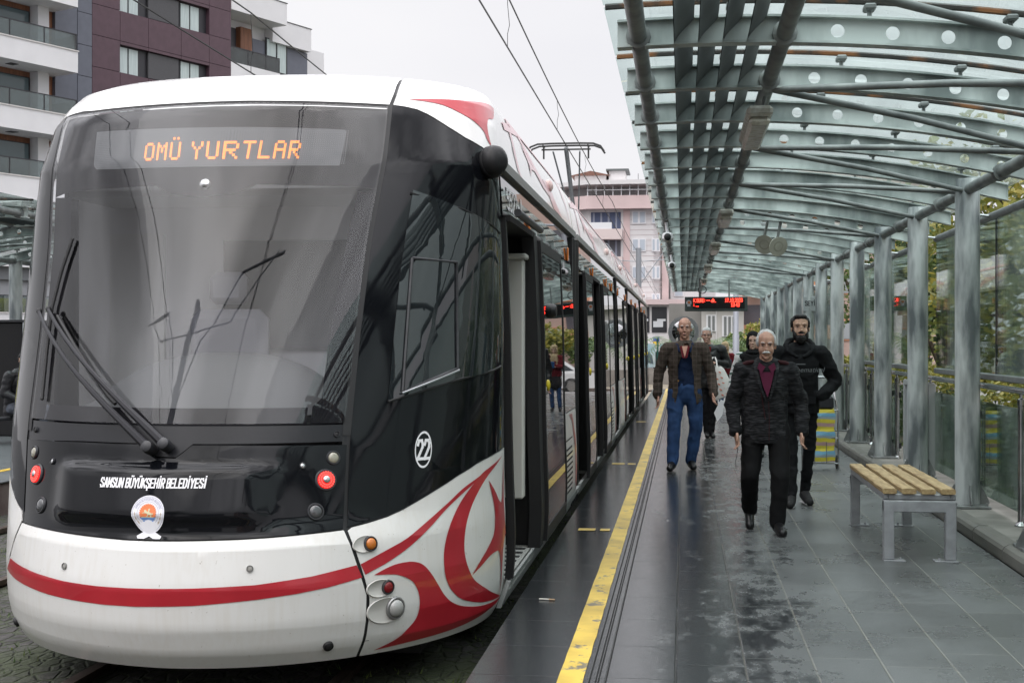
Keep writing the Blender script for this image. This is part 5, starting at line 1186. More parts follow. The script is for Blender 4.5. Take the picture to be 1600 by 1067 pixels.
mb.tube([(1.47, 16.62, 1.12), (1.77, 16.62, 1.12)], .016, 8); at0(mb.build('frame', TUBE, tr, smooth=40), tr)
for x in (1.45, 1.85): at0(MB().lathe([(.075, -.012), (.085, -.01), (.085, .01), (.075, .012)], 16, (x, 16.72, .085), (1, 0, 0)).build('wheel', RUBBER, tr, smooth=40), tr)

# ---------------------------------------------------------------- foliage
def leafmat(name, c1, c2, c3):
    m, t, p = nodes_of(name); L = t.links; p.inputs['Roughness'].default_value = .5
    g_ = t.nodes.new('ShaderNodeNewGeometry'); r_ = t.nodes.new('ShaderNodeValToRGB'); e = r_.color_ramp.elements
    e[0].color = (*c1, 1); e[1].color = (*c3, 1); q = e.new(.55); q.color = (*c2, 1); L.new(g_.outputs['Random Per Island'], r_.inputs[0]); L.new(r_.outputs[0], p.inputs['Base Color'])
    p.inputs['Subsurface Weight'].default_value = 0
    tl = t.nodes.new('ShaderNodeBsdfTranslucent'); L.new(r_.outputs[0], tl.inputs[0]); mx_ = t.nodes.new('ShaderNodeMixShader'); mx_.inputs[0].default_value = .35
    L.new(p.outputs[0], mx_.inputs[1]); L.new(tl.outputs[0], mx_.inputs[2]); L.new(mx_.outputs[0], t.nodes['Material Output'].inputs[0])
    return m
YGL = leafmat('leaf_yellow_green', (.11, .14, .03), (.25, .26, .06), (.42, .35, .07))
GRL = leafmat('leaf_green', (.05, .09, .03), (.10, .16, .05), (.22, .26, .07))
DGL = leafmat('leaf_dark', (.03, .06, .022), (.055, .10, .035), (.11, .16, .05))
BARK = mk('bark', (.09, .07, .05), .9, var=.3, vs=12, bump=.004, bs=20)
def leaves(clumps, n, size, seed, aspect=.55):
    """n leaf quads spread through ellipsoid clumps (x, y, z, rx, ry, rz)"""
    rnd = random.Random(seed); vs = []; fs = []; tot = sum(c[3] * c[4] * c[5] for c in clumps) ** 1
    for c in clumps:
        k = int(n * c[3] * c[4] * c[5] / tot)
        for _ in range(k):
            d = Vector((rnd.gauss(0, 1), rnd.gauss(0, 1), rnd.gauss(0, 1))).normalized() * (rnd.random() ** .45)
            p = Vector((c[0] + d.x * c[3], c[1] + d.y * c[4], c[2] + d.z * c[5]))
            if noise.noise(p * 2.2 / max(.6, c[3])) < -.18: continue
            a = Vector((rnd.gauss(0, 1), rnd.gauss(0, 1), rnd.gauss(0, .7))).normalized(); b = a.cross(Vector((rnd.gauss(0, 1), rnd.gauss(0, 1), rnd.gauss(0, 1)))).normalized()
            s = size * rnd.uniform(.6, 1.3); a *= s; b *= s * aspect; i = len(vs)
            vs += [p - a, p + b, p + a, p - b]; fs.append((i, i + 1, i + 2, i + 3))
    return MB().add(vs, fs)
def tree(x, y, zb_, h, r, m_, n, size, lb, seed, name='tree', group=None):
    t = empty(name, (x, y, zb_), 0, lb, 'tree', group); rnd = random.Random(seed); mb = MB()
    mb.tube([(x, y, zb_), (x + .05, y, zb_ + h * .25), (x - .05 * h * .3, y + .1, zb_ + h * .5), (x, y, zb_ + h * .8)], [.05 * h * .4, .04 * h * .4, .03 * h * .4, .008 * h], 8)
    cl = []
    for k in range(7):
        a = rnd.uniform(0, 2 * pi); q = Vector((x + cos(a) * r * .6, y + sin(a) * r * .6, zb_ + h * rnd.uniform(.45, .95)))
        mb.tube([(x, y, zb_ + h * (.25 + .06 * k)), (x + cos(a) * r * .3, y + sin(a) * r * .3, (zb_ + h * (.3 + .06 * k) + q.z) / 2), q], [.012 * h, .008 * h, .003 * h], 6)
        s = r * rnd.uniform(.38, .62); cl.append((q.x, q.y, q.z, s, s, s * .85))
    cl.append((x, y, zb_ + h * .72, r * .7, r * .7, h * .24))
    at0(mb.build('trunk', BARK, t, smooth=50), t); at0(leaves(cl, n, size, seed).build('crown', m_, t, fixn=False), t)
    return t
for i, (x, y, h, r, m_, lb) in enumerate((
    (4.8, 10.5, 3.3, 1.3, GRL, 'leafy green tree nearest the camera behind the first glass screen'),
    (5.2, 14.0, 4.6, 1.9, YGL, 'tree with yellow-green leaves behind the column row, second along'),
    (4.5, 17.5, 4.0, 1.5, YGL, 'yellowing tree seen in the gap between the glass screens'),
    (5.6, 21.0, 5.4, 2.2, YGL, 'tall yellow-green tree rising above the screens on the right'),
    (4.9, 26.0, 4.6, 1.7, GRL, 'green tree behind the second glass screen'),
    (5.4, 31.0, 4.8, 1.9, YGL, 'yellow-green tree far along behind the third screen'),
    (5.0, 37.0, 4.4, 1.8, GRL, 'farthest green tree behind the platform end'))):
    tree(x, y, -.4, h, r, m_, 4200, .06 if y < 20 else .085, lb, 40 + i, 'street_tree', 'trees behind the glass screens')
# hedge and ground cover below the railing
cl = [(3.75 + .15 * sin(k * 1.7), 3 + k * .8, .35, .5, .6, .55) for k in range(50)]
o = leaves(cl, 30000, .045, 5).build('hedge', DGL, fixn=False); tag(o, 'dark clipped hedge behind the low glass railing', 'hedge', kind='stuff')
cl = [(3.8 + .2 * sin(k * 2.3), 3 + k * .8, 1.02 + .08 * sin(k * 1.1), .45, .55, .17) for k in range(50)]
o = leaves(cl, 16000, .045, 6).build('shrub_tops', YGL, fixn=False); tag(o, 'yellow-green shoots along the top of the hedge', 'shrubs', kind='stuff')
cl = [(3.12, 2 + k * .5, .05, .13, .35, .07) for k in range(84)]
o = leaves(cl, 16000, .022, 7).build('ground_ivy', GRL, fixn=False); tag(o, 'low green ground cover along the concrete strip', 'ground cover', kind='stuff')
o = MB().box(2.98, 4.6, -4, PE_, -.39, .02).build('planting_bed', ground_mat('soil', (.05, .045, .03), (.09, .085, .05), 5, .01, 20, .95)); tag(o, kind='structure', label='earth bed behind the platform', cat='planting bed')
# grass tufts in the cobbles
rnd = random.Random(3); vs = []; fs = []
for _ in range(9000):
    x = rnd.uniform(-7.5, -1.0); y = rnd.uniform(4, 16)
    if noise.noise(Vector((x * 1.3, y * 1.3, 0))) < .05: continue
    a = rnd.uniform(0, pi); w_ = .006; h = rnd.uniform(.015, .05); i = len(vs); dx, dy = cos(a) * w_, sin(a) * w_
    vs += [(x - dx, y - dy, -.358), (x + dx, y + dy, -.358), (x + rnd.uniform(-.02, .02), y + rnd.uniform(-.02, .02), -.358 + h)]; fs.append((i, i + 1, i + 2))
o = MB().add(vs, fs).build('grass', GRL, fixn=False); tag(o, 'short grass and moss between the cobbles', 'grass', kind='stuff')

# ---------------------------------------------------------------- vehicles parked behind the hedge
CARW = mk('car_white', (.68, .69, .70), .2, coat=1); CGL = mk('car_glass', (.02, .025, .03), .05, spec=.7)
def car(x, y, rz, h, L_, W_, lb, van=False):
    t = empty('parked_van' if van else 'parked_car', (x, y, -.4), rz, lb, 'van' if van else 'car')
    hb = h * .55
    prof = [(-L_ / 2, .25), (-L_ / 2, hb * .9), (-L_ / 2 + .15, hb), (-L_ * .32, hb * 1.04), (-L_ * .16, h * .97), (L_ * (.47 if van else .2), h), (L_ * (.49 if van else .40), hb * 1.08), (L_ / 2, hb), (L_ / 2, .25)]
    mb = MB(); mb.prism(prof, lambda a, b: (-W_ / 2 + .12 * max(0, (b - hb) / (h - hb)), a, b), lambda a, b: (W_ / 2 - .12 * max(0, (b - hb) / (h - hb)), a, b)); mb.build('body', CARW, t)
    gl = [(-L_ * .27, hb * 1.1), (-L_ * .16, h * .92), (L_ * (.40 if van else .18), h * .94), (L_ * (.42 if van else .34), hb * 1.14)]
    for s_ in (-1, 1):
        MB().prism(gl, lambda a, b: (s_ * (W_ / 2 - .12 * (b - hb) / (h - hb) + .004), a, b), lambda a, b: (s_ * (W_ / 2 - .12 * (b - hb) / (h - hb) - .01), a, b)).build('side_window', CGL, t)
    w0 = [(-W_ / 2 + .16, hb * 1.1), (W_ / 2 - .16, hb * 1.1), (W_ / 2 - .24, h * .92), (-W_ / 2 + .24, h * .92)]
    fy = lambda b: -L_ * .32 + (b - hb * 1.04) / (h * .97 - hb * 1.04) * L_ * .16
    MB().prism(w0, lambda a, b: (a, fy(b) - .012, b), lambda a, b: (a, fy(b) + .01, b)).build('windscreen', CGL, t)
    for sx_ in (-1, 1):
        for sy_ in (-.31, .31):
            wl = MB().lathe([(.2, -.1), (.31, -.1), (.32, 0), (.31, .1), (.2, .1)], 20, (sx_ * (W_ / 2 - .1), sy_ * L_, .32), (1, 0, 0)).build('wheel', RUBBER, t, smooth=40)
            MB().lathe([(.001, 0), (.19, 0), (.19, .02)], 14, (sx_ * (W_ / 2 - .1 + .1), sy_ * L_, .32), (sx_, 0, 0)).build('rim', SILVER, wl)
        MB().bbox(sx_ * W_ * .32 - .15, sx_ * W_ * .32 + .15, -L_ / 2 - .02, -L_ / 2 + .05, hb * .68, hb * .86, .02).build('headlight', LENS, t)
    return t
car(6.9, 22.0, R(82), 1.95, 4.9, 1.9, 'white van parked behind the first glass screen and the trees', True)
car(7.6, 32.0, R(95), 1.5, 4.3, 1.75, 'white car parked farther along behind the hedge')
car(3.6, 52.5, R(80), 1.45, 4.2, 1.7, 'white car standing past the platform end behind the pedestrians')

# ---------------------------------------------------------------- end of the platform: wall, grass, billboard, mirror, poles
o = MB().box(-14, 2.3, 44.0, 60, -.42, -.352).build('gravel', ground_mat('gravel_mat', (.13, .11, .08), (.24, .21, .16), 14, .02, 30, .9)); tag(o, kind='structure', label='gravel and dry grass where the tracks curve past the platform', cat='gravel')
mb = MB()
for r_ in (14.2, 15.64): mb.tube([(-2.6 - .9 + r_ * .0 + (17 - r_) * .9 + 14 * (1 - cos(a)), 46 + 14 * sin(a), -.31) for a in [i * .08 for i in range(14)]], .035, 6)
o = mb.build('curved_track', RAIL, smooth=40); tag(o, kind='structure', label='curved rails beyond the platform end', cat='rails')
o = MB().box(-14, 16, 60, 60.4, -.4, .35).build('low_wall', mk('wall_concrete', (.24, .22, .2), .8, var=.2, vs=2, bump=.003, bs=20)); tag(o, 'low grey concrete wall beyond the curved track', 'wall')
o = MB().box(-14, 20, 60.4, 75, -.38, -.2).build('lawn', ground_mat('lawn_mat', (.05, .08, .02), (.10, .13, .04), 3, .02, 30, .95)); tag(o, kind='structure', label='strip of lawn behind the low wall', cat='lawn')
bb = empty('billboard', (-1.4, 63, -.2), 0, 'low billboard with blue and grey pictures on green posts beside the palms', 'billboard')
GP = mk('green_post', (.02, .09, .08), .5)
for k in range(3): at0(MB().tube([(-2.3 + 1.1 * k, 62.95, -.3), (-2.3 + 1.1 * k, 62.95, 1.7)], .05, 8).build('post', GP, bb), bb)
for k in range(2):
    p_ = at0(MB().box(-2.2 + 1.1 * k, -1.3 + 1.1 * k, 63, 63.03, .35, 1.45).build('picture', mk('picture_blue', (.35, .52, .62), .5, col2=(.6, .65, .68), vs=2), bb), bb)
    at0(MB().prism([(-2.1 + 1.1 * k, .55), (-1.8 + 1.1 * k, .6), (-1.4 + 1.1 * k, .5), (-1.45 + 1.1 * k, .9), (-1.7 + 1.1 * k, 1.15), (-2.0 + 1.1 * k, .85)], lambda a, b: (a, 62.99, b), lambda a, b: (a, 62.995, b)).build('picture_shape', mk('picture_dark', (.1, .13, .16), .5), p_), bb)
def palm(x, y, z0, h, lb, seed):
    t = empty('palm', (x, y, z0), 0, lb, 'palm', 'palms behind the platform end'); rnd = random.Random(seed)
    at0(MB().tube([(x, y, z0), (x, y, z0 + h)], [.16, .12], 10).build('trunk', BARK, t), t); vs = []; fs = []
    for k in range(13):
        a = k * 2.4 + rnd.uniform(-.2, .2); L_ = rnd.uniform(1.5, 2.1); el = rnd.uniform(.5, 1.1)
        P3 = [Vector((x + cos(a) * L_ * s * .9, y + sin(a) * L_ * s * .9, z0 + h + L_ * (el * s - 1.1 * s * s * 1.0))) for s in [i / 8 for i in range(9)]]
        sd_ = Vector((-sin(a), cos(a), 0))
        for i in range(8):
            for s_ in (-1, 1):
                for q in (0, .5):
                    p = P3[i].lerp(P3[i + 1], q); d = (P3[i + 1] - P3[i]).normalized(); w_ = .34 * sin(pi * min(1, (i + 1) / 9)) + .06
                    tip = p + sd_ * s_ * w_ + d * .18 - Vector((0, 0, .08)); b = len(vs); vs += [p, p + d * .05, tip]; fs.append((b, b + 1, b + 2))
    at0(MB().add(vs, fs).build('crown', leafmat('palm_leaf', (.06, .12, .05), (.12, .2, .08), (.2, .26, .12)) if 'palm_leaf' not in bpy.data.materials else bpy.data.materials['palm_leaf'], t, fixn=False), t)
palm(-2.9, 58, -.3, 1.9, 'leftmost palm beyond the tram tail', 1); palm(-.6, 62, -.3, 1.7, 'palm behind the convex mirror', 2); palm(1.7, 64, -.3, 1.6, 'palm between the mirror and the lamp pole', 3)
tree(4.0, 66, -.3, 3.1, 1.2, YGL, 1500, .13, 'small yellow-green tree beside the pale lamp pole', 77, 'garden_tree'); tree(2.9, 68, -.3, 2.5, .9, GRL, 1000, .13, 'small green shrub-like tree left of the pale lamp pole', 78, 'garden_tree')
mr_ = empty('convex_mirror', (0, 43.4, 0), 0, 'round convex traffic mirror behind the man in the tweed jacket', 'mirror')
at0(MB().tube([(0, 43.45, 0), (0, 43.45, 2.3)], .035, 10).build('pole', TUBE, mr_, smooth=40), mr_)
at0(MB().lathe([(.46, .02), (.49, 0), (.49, -.03), (.455, -.03)], 36, (0, 43.36, 1.86), (0, 1, 0)).build('rim', SILVER, mr_, smooth=40), mr_)
at0(MB().lathe([(.458, .0), (.40, -.022), (.28, -.048), (.14, -.064), (.0005, -.07)], 36, (0, 43.36, 1.86), (0, 1, 0)).build('mirror_face', mk('mirror', (.85, .85, .87), .02, metal=1), mr_, smooth=60), mr_)
pl_ = empty('lamp_pole', (2.35, 55, -.35), 0, 'pale steel pole standing past the platform end right of the display board', 'pole')
at0(MB().lathe([(.13, -.35), (.13, 1.8), (.11, 1.85), (.10, 6.5)], 16, (2.1, 55, 0)).build('shaft', mk('pole_grey', (.36, .38, .42), .4, metal=.4), pl_, smooth=40), pl_)
at0(MB().tube([(2.1, 55, 6.4), (2.4, 54.5, 6.8), (3.4, 54, 6.9)], .05, 8).build('arm', MATS['pole_grey'], pl_, smooth=40), pl_)
# ---------------------------------------------------------------- overhead line
PG = mk('mast_grey', (.30, .32, .35), .4, metal=.4)
def mast(x, y, side_, lb):
    t = empty('catenary_mast', (x, y, -.4), 0, lb, 'catenary mast', 'catenary masts')
    at0(MB().lathe([(.14, -.4), (.12, 5.7)], 14, (x, y, 0)).build('shaft', PG, t, smooth=40), t)
    for s_ in side_:
        mb = MB(); mb.tube([(x, y, 5.1), (x + s_ * 1.45, y, 5.2)], .018, 8); mb.tube([(x, y, 4.0), (x + s_ * 1.4, y, 5.9)], .02, 8); mb.tube([(x + s_ * 1.4, y, 5.9), (x + s_ * 2.6, y, 5.95)], .02, 6); mb.tube([(x + s_ * 1.45, y, 5.2), (x + s_ * 2.4, y, 6.0)], .015, 6)
        at0(mb.build('bracket', PG, t, smooth=40), t)
mast(-1.98, 60, (-1, 1), 'far catenary mast with brackets to both sides, standing in front of the pink building')
mast(-12.5, 36, (1,), 'catenary mast behind the opposite platform')
mast(-4.62, 3.9, (-1, 1), 'catenary mast between the tracks, out of the photo but mirrored in the windscreen')
WIRE = mk('wire', (.015, .015, .016), .5)
def wires(x, z0, z1, ya, yb, lb):
    t = empty('overhead_wire', (x, ya, z0), 0, lb, 'overhead wire'); P3 = [(x, ya, z0), (x, yb, z0)]
    at0(MB().tube(P3, .012, 6).build('contact_wire', WIRE, t), t); span = 30; pts = []
    for i in range(int((yb - ya) / 3) + 1): y = ya + i * 3; pts.append((x, y, z1 - .0 + .18 * (abs(((y - ya) % span) - span / 2) / (span / 2)) ** 2))
    at0(MB().tube(pts, .012, 6).build('carrier_wire', WIRE, t), t)
    k = 0
    for y in range(int(ya) + 4, int(yb), 8):
        zt = z1 + .18 * (abs(((y - ya) % span) - span / 2) / (span / 2)) ** 2
        at0(MB().tube([(x, y, z0), (x, y, z0 + .2), (x + .03, y, z0 + .33), (x, y, zt - .12), (x, y, zt)], .005, 5).build('dropper', WIRE, t), t)
wires(-2.62, 5.96, 6.55, -40, 140, 'contact and carrier wires above the tram, meeting its pantograph'); wires(-6.6, 5.68, 6.42, -40, 140, 'contact and carrier wires above the empty far track')
# ---------------------------------------------------------------- buildings
PUR = mk('purple_cladding', (.085, .048, .062), .45, var=.08, vs=3); GRYW = mk('slate_cladding', (.12, .13, .16), .5, var=.05, vs=3)
WHW = mk('white_render', (.70, .70, .71), .7, var=.03, vs=1); WDC = mk('wood_cladding', (.17, .07, .035), .5, col2=(.26, .11, .055), vs=2, stretch=(6, 6, .5))
WGL = mk('house_glass', (.10, .14, .15), .06, spec=.6); WGB = mk('curtained_glass', (.42, .50, .50), .15, col2=(.52, .60, .59), vs=3, stretch=(8, 8, .4)); FRM = mk('window_frame_dark', (.03, .03, .035), .4)
BGL = glass('balcony_glass', (.50, .56, .56), ior=1.5, film=.12, filmcol=(.3, .34, .34), boost=1.5); SHUT = mk('shutter_grey', (.075, .075, .08), .6, var=.1, vs=20)
class Site:
    """t along the facade, n out of it, z up"""
    def __init__(s, ox, oy, deg): s.o = Vector((ox, oy, 0)); a = R(deg); s.d = Vector((sin(a), cos(a), 0)); s.n = Vector((cos(a), -sin(a), 0))
    def M(s): return Matrix(((s.d.x, s.n.x, 0, s.o.x), (s.d.y, s.n.y, 0, s.o.y), (0, 0, 1, 0), (0, 0, 0, 1)))
    def mb(s): m = MB(); m.M = s.M(); return m
    def box(s, name, m_, par, *a): return s.mb().box(*a).build(name, m_, par)
A = Site(-27.5, 60, 24.5)
ap = empty('apartment_building', (0, 0, -.4), 0, 'modern apartment block with purple cladding, white balconies and dark windows behind the tram', 'building')
ap.location = (-27.5, 60, -.4); _b = set(bpy.data.objects)
def win(S_, t0, t1, z0, z1, par, n=0.0, mull=1, gm=WGB, lp=0.35):
    f = S_.mb(); f.box(t0 - .08, t1 + .35, n - .30, n - .28, z0 - .05, z1 + .12)       # dark reveal
    f.box(t0 - .08, t0, n - .28, n + .01, z0 - .05, z1 + .12); f.box(t1 + .35 - .08, t1 + .35, n - .28, n + .01, z0 - .05, z1 + .12); f.box(t0, t1 + .27, n - .28, n + .01, z1 + .04, z1 + .12); f.box(t0, t1 + .27, n - .28, n + .02, z0 - .05, z0)
    o = f.build('window', FRM, par)
    for k in range(mull + 1):
        w_ = (t1 - t0) / (mull + 1); S_.box('pane', gm, o, t0 + k * w_ + .06, t0 + (k + 1) * w_ - .06, n - .275, n - .25, z0 + .03, z1)
    return o
cell = lambda nm, m_, *a: A.box(nm, m_, ap, *a)
cell('wall', WHW, -16, -2.12, -12, -.30, -.4, 24); 
# purple bay, built as strips so that the window openings are real
core = cell('wall', FRM, 0, 9.25, -12, -.31, -.4, 26)
def clad(t0, t1, z0, z1, m_=PUR, n=0.0):
    A.box('cladding', m_, ap, t0 + .012, t1 - .012, n - .3, n, z0 + .012, z1 - .012)
zr = [13.0 - 2.95 * 4, 13.0 - 2.95 * 3, 13.0 - 2.95 * 2, 13.0 - 2.95, 13.0, 13.0 + 2.95, 13.0 + 5.9, 13 + 8.85]
for z in zr:                                               # z: floor line; windows z+1.45 .. z+2.75
    for a, b in ((0, 1.7), (1.7, 3.5), (3.5, 5.68), (5.68, 7.65), (7.65, 9.25)):
        clad(a, b, z, z + 1.45)
    for a, b in ((0, 1.7), (7.65, 9.25)): clad(a, b, z + 1.45, z + 2.95)
    for a, b in ((1.7, 3.5), (3.5, 5.68), (5.68, 7.65)): clad(a, b, z + 2.78, z + 2.95)
    for (a, b) in ((1.72, 3.05), (5.80, 7.15)):
        f = A.box('window', FRM, ap, a - .02, b + .5, -.27, -.24, z + 1.45, z + 2.78)
        for k in (0, 1):
            w_ = (b - a) / 2; A.box('pane', WGB, f, a + k * w_ + .05, a + (k + 1) * w_ - .05, -.24, -.21, z + 1.5, z + 2.72)
    A.box('shutter', SHUT, ap, 3.6, 5.62, -.25, -.12, z + 1.5, z + 2.75)
for z in zr: clad(-.85, 0, z - .6, z + .9, GRYW, .0); clad(-.85, 0, z + .9, z + 2.35, GRYW, .0)
cell('wall', GRYW, -2.1, -.85, -12, -.02, -.4, 26)
# white balcony wing
for k, z in enumerate(zr):
    zf = z + 1.55                                           # top of the white band
    A.box('balcony_band', WHW, ap, -16, -2.1, -.2, 1.5, zf - .95, zf - .0); A.box('band_cap', mk('cap_pale', (.62, .60, .58), .6), ap, -16, -2.06, 1.42, 1.54, zf, zf + .05)
    A.box('soffit_light', FRM, ap, -5.2, -4.8, .5, .9, zf - .965, zf - .952)
    A.box('balcony_back', WDC, ap, -16, -2.1, -.25, -.22, zf + .02, zf + 2.0)
    f = A.box('balcony_door', FRM, ap, -7.4, -3.4, -.20, -.14, zf, zf + 1.75)
    for a, b in ((-7.3, -6.2), (-6.1, -5.2), (-5.1, -3.5)): A.box('pane', WGB if a < -5.5 else WGL, f, a, b, -.13, -.11, zf + .05, zf + 1.7)
    bg_ = A.box('balcony_glass', BGL, ap, -16, -2.15, 1.44, 1.46, zf + .05, zf + .75); A.box('rail', FRM, bg_, -16, -2.12, 1.42, 1.48, zf + .75, zf + .79)
    for t_ in (-2.15, -3.9, -5.7, -7.5): A.box('rail_post', FRM, bg_, t_ - .02, t_ + .02, 1.43, 1.47, zf + .05, zf + .75)
    A.box('side_glass', mk('smoked_glass', (.05, .065, .065), .1), ap, -2.12, -2.1, -.2, 1.44, zf + .05, zf + .75)
    A.box('balcony_post', WHW, ap, -3.35, -2.75, -.2, .35, zf, zf + 2.0)
# right part, stepping down in white parapets
cell('wall', WHW, 9.25, 17.0, -12, -1.6, -.4, 19.2); cell('wall', GRYW, 12.2, 16.9, -1.6, -1.3, -.4, 18.25)
cell('parapet', WHW, 9.25, 13.6, -3, .05, 19.05, 20.25); cell('parapet_cap', FRM, 9.25, 13.65, -.02, .08, 20.25, 20.29)
cell('parapet', WHW, 13.6, 16.9, -3, -1.0, 18.3, 19.6); cell('parapet_cap', FRM, 13.6, 16.95, -1.05, -.97, 19.6, 19.64); cell('parapet', WHW, 16.9, 19.0, -6, -1.8, -.4, 18.7)
for z in zr[:-2]:
    zf = z + .35 + .0
    cell('wood_panel', WDC, 11.3, 12.2, -1.6, -1.25, zf, zf + 2.4)
    f = A.box('balcony_door', FRM, ap, 9.3, 11.2, -1.58, -1.5, zf, zf + 2.3); A.box('pane', WGB, f, 9.4, 10.6, -1.49, -1.47, zf + .05, zf + 1.9)
    cell('balcony_band', WHW, 9.25, 13.1, -1.55, 0, zf - .95, zf); bg_ = A.box('balcony_glass', BGL, ap, 9.25, 13.1, -.06, -.04, zf, zf + .8); A.box('rail', FRM, bg_, 9.25, 13.1, -.08, -.02, zf + .8, zf + .84)
    for t_ in (10.6, 12.0, 13.08): A.box('rail_post', FRM, bg_, t_ - .02, t_ + .02, -.07, -.03, zf, zf + .8)
    f = A.box('window', FRM, ap, 13.3, 15.1, -1.29, -1.24, zf + .35, zf + 2.2)
    for k in (0, 1): A.box('pane', WGB, f, 13.38 + k * .85, 14.1 + k * .85, -1.23, -1.21, zf + .42, zf + 2.12)
f = A.box('shop_band', mk('shop_grey', (.16, .17, .18), .4), ap, -16, -2.1, -.2, 1.2, 4.2, 6.0)
f = A.box('shop_front', mk('shop_wall', (.30, .31, .33), .4), ap, -16, 9, -.1, 1.0, -.4, 4.2)
f = A.box('shop_window', mk('shop_yellow', (.62, .58, .06), .4), ap, -16, -1, 1.0, 1.05, .2, 3.4)
A.box('light_strip', emit('strip_light', (1, 1, .85), 1.5), f, -7, -4, 1.05, 1.07, 2.35, 2.42)
for t_ in (-10, -8, -6, -4.9, -3): A.box('mullion', FRM, f, t_ - .03, t_ + .03, 1.05, 1.09, .2, 3.4)
inv_ = Matrix.Translation(ap.location).inverted()
for o in bpy.data.objects:
    if o.parent is ap: o.matrix_parent_inverse = inv_
sg2 = empty('shop_sign', (-27.5, 55, 6.8), 0, 'black shop sign with white and pink lettering, cut off behind the tram', 'sign')
pl2 = A.box('board', mk('sign_black', (.012, .011, .014), .4), sg2, -10, -2.5, 1.56, 1.66, 6.42, 7.38)
A.mb().box(-10, -2.5, 1.54, 1.7, 7.38, 7.44).build('sign_edge', LETTER, pl2)
block_text('UZMAN', .29, lambda a, b, h=0: A.M() @ Vector((-4.22 + a, 1.68 + h, 7.06 + b)), LETTER, pl2, 'sign_lettering', w=.8, bold=1.3)
block_text('EDİTÖR', .30, lambda a, b, h=0: A.M() @ Vector((-3.9 + a, 1.68 + h, 6.66 + b)), mk('sign_pink', (.75, .08, .32), .5), pl2, 'sign_lettering', w=.8, bold=1.4, shear=.2)
A.mb().lathe([(.001, 0), (.42, 0), (.42, .02)], 24, (-5.75, 1.68, 6.85), (0, 1, 0)).build('sign_disc', mk('sign_lilac', (.62, .5, .68), .5), pl2)
for o in bpy.data.objects:
    if o.parent is sg2: o.matrix_parent_inverse = Matrix.Translation(sg2.location).inverted()
for nm in ('sign_lettering.001', 'sign_lettering.002'): pass

# pink apartment block far behind the pantograph
PK = mk('pink_render', (.63, .49, .48), .7, var=.05, vs=.6); PKL = mk('pink_pale', (.64, .54, .52), .7); WT = mk('far_white', (.66, .64, .64), .7); WTF = mk('far_frame', (.72, .72, .74), .5); BLI = mk('blue_blind', (.07, .09, .16), .6)
pk = empty('apartment_building', (-6, 145, -.4), 0, 'pink and white apartment block with a rounded attic beyond the pantograph', 'building'); PKL_ = []
def pb(nm, m_, x0, x1, z0, z1, y0=145, dep=.5, par=None, h=0):
    o = MB().box(x0, x1, y0 - dep, y0, z0, z1).build(nm, m_, par or pk)
    if par is None: at0(o, pk)
    return o
mb = MB(); MB_ = [(-15.5, 149), (-10.2, 145), (-3.2, 145), (-1.2, 147.5), (3.5, 150), (3.5, 165), (-15.5, 165)]
at0(MB().prism(MB_, lambda a, b: (a, b, -.4), lambda a, b: (a, b, 15.8)).build('wall', WT, pk), pk)
MBt = [(-16.2, 148.3), (-10.3, 143.9), (-3.0, 143.9), (-.6, 146.7), (4, 149.2), (4, 165), (-16.2, 165)]
at0(MB().prism(MBt, lambda a, b: (a, b, 15.75), lambda a, b: (a, b, 17.15)).build('parapet', PK, pk), pk)
at0(MB().prism([(-15.2, 150), (-10, 146.5), (-3.2, 146.5), (-1, 149), (-1, 160), (-15.2, 160)], lambda a, b: (a, b, 17.1), lambda a, b: (a, b, 18.3)).build('attic', mk('attic_grey', (.42, .42, .43), .6), pk), pk)
at0(MB().prism([(-16, 147.6), (-10.3, 143.4), (-3.0, 143.4), (-.4, 146.5), (-.4, 162), (-16, 162)], lambda a, b: (a, b, 18.3), lambda a, b: (a, b, 18.75)).build('roof', WT, pk), pk)
for k in range(9):
    x = -10.2 + .9 * k; q = at0(MB().tube([(x, 144.1, 17.1), (x, 144.1, 18.3)], .05, 6).build('rail_post', WTF, pk), pk)
at0(MB().tube([(-10.3, 144.0, 17.75), (-3.0, 144.0, 17.75)], .05, 6).build('attic_rail', WTF, pk), pk)
at0(MB().box(-12, -8.5, 149, 155, 18.7, 19.9).build('roof_house', WT, pk), pk); at0(MB().prism([(-12.4, 19.9), (-8, 19.9), (-10.2, 20.4)], lambda a, b: (a, 148.5, b), lambda a, b: (a, 155.5, b)).build('roof_tiles', mk('roof_brown', (.16, .08, .06), .8), pk), pk)
at0(MB().box(-8.2, -6.4, 149, 153, 18.7, 20.4).build('chimney', WT, pk), pk); at0(MB().box(-8.5, -6.0, 148.6, 153.4, 20.4, 20.6).build('chimney_cap', mk('cap_grey', (.1, .11, .11), .7), pk), pk)
for k, z in enumerate((14.16, 11.2, 8.24, 5.3, 2.3)):
    for (a, b) in ((-5.5, -4.0), (-3.4, -2.5)) if k < 4 else ():
        yy = 144.98 if b < -3.2 else 145.4
        o = pb('window', WTF, a, b, z, z + 1.4, 145, .12)
        for j in (0, 1):
            w_ = (b - a) / 2; pb('pane', mk('far_pane', (.45, .50, .56), .2), a + j * w_ + .12, a + (j + 1) * w_ - .12, z + .15, z + 1.28, 144.87, .02, o)
    o = pb('balcony', PKL, -10.2, -6.5, z - 1.7, z - .6, 145, 1.4)
    pb('balcony_rail', WTF, -10.2, -7.6, z - .6, z + .1, 143.7, .06, o)
    o = pb('balcony_door', BLI if k == 0 else mk('far_dark', (.10, .10, .12), .5), -9.9, -6.7, z - .55, z + 1.3, 145, .05)
    for j in range(4): pb('shade', mk('blind_stripe', (.25, .27, .34), .6), -9.7 + j * .8, -9.5 + j * .8, z - .5, z + 1.25, 144.94, .02, o)
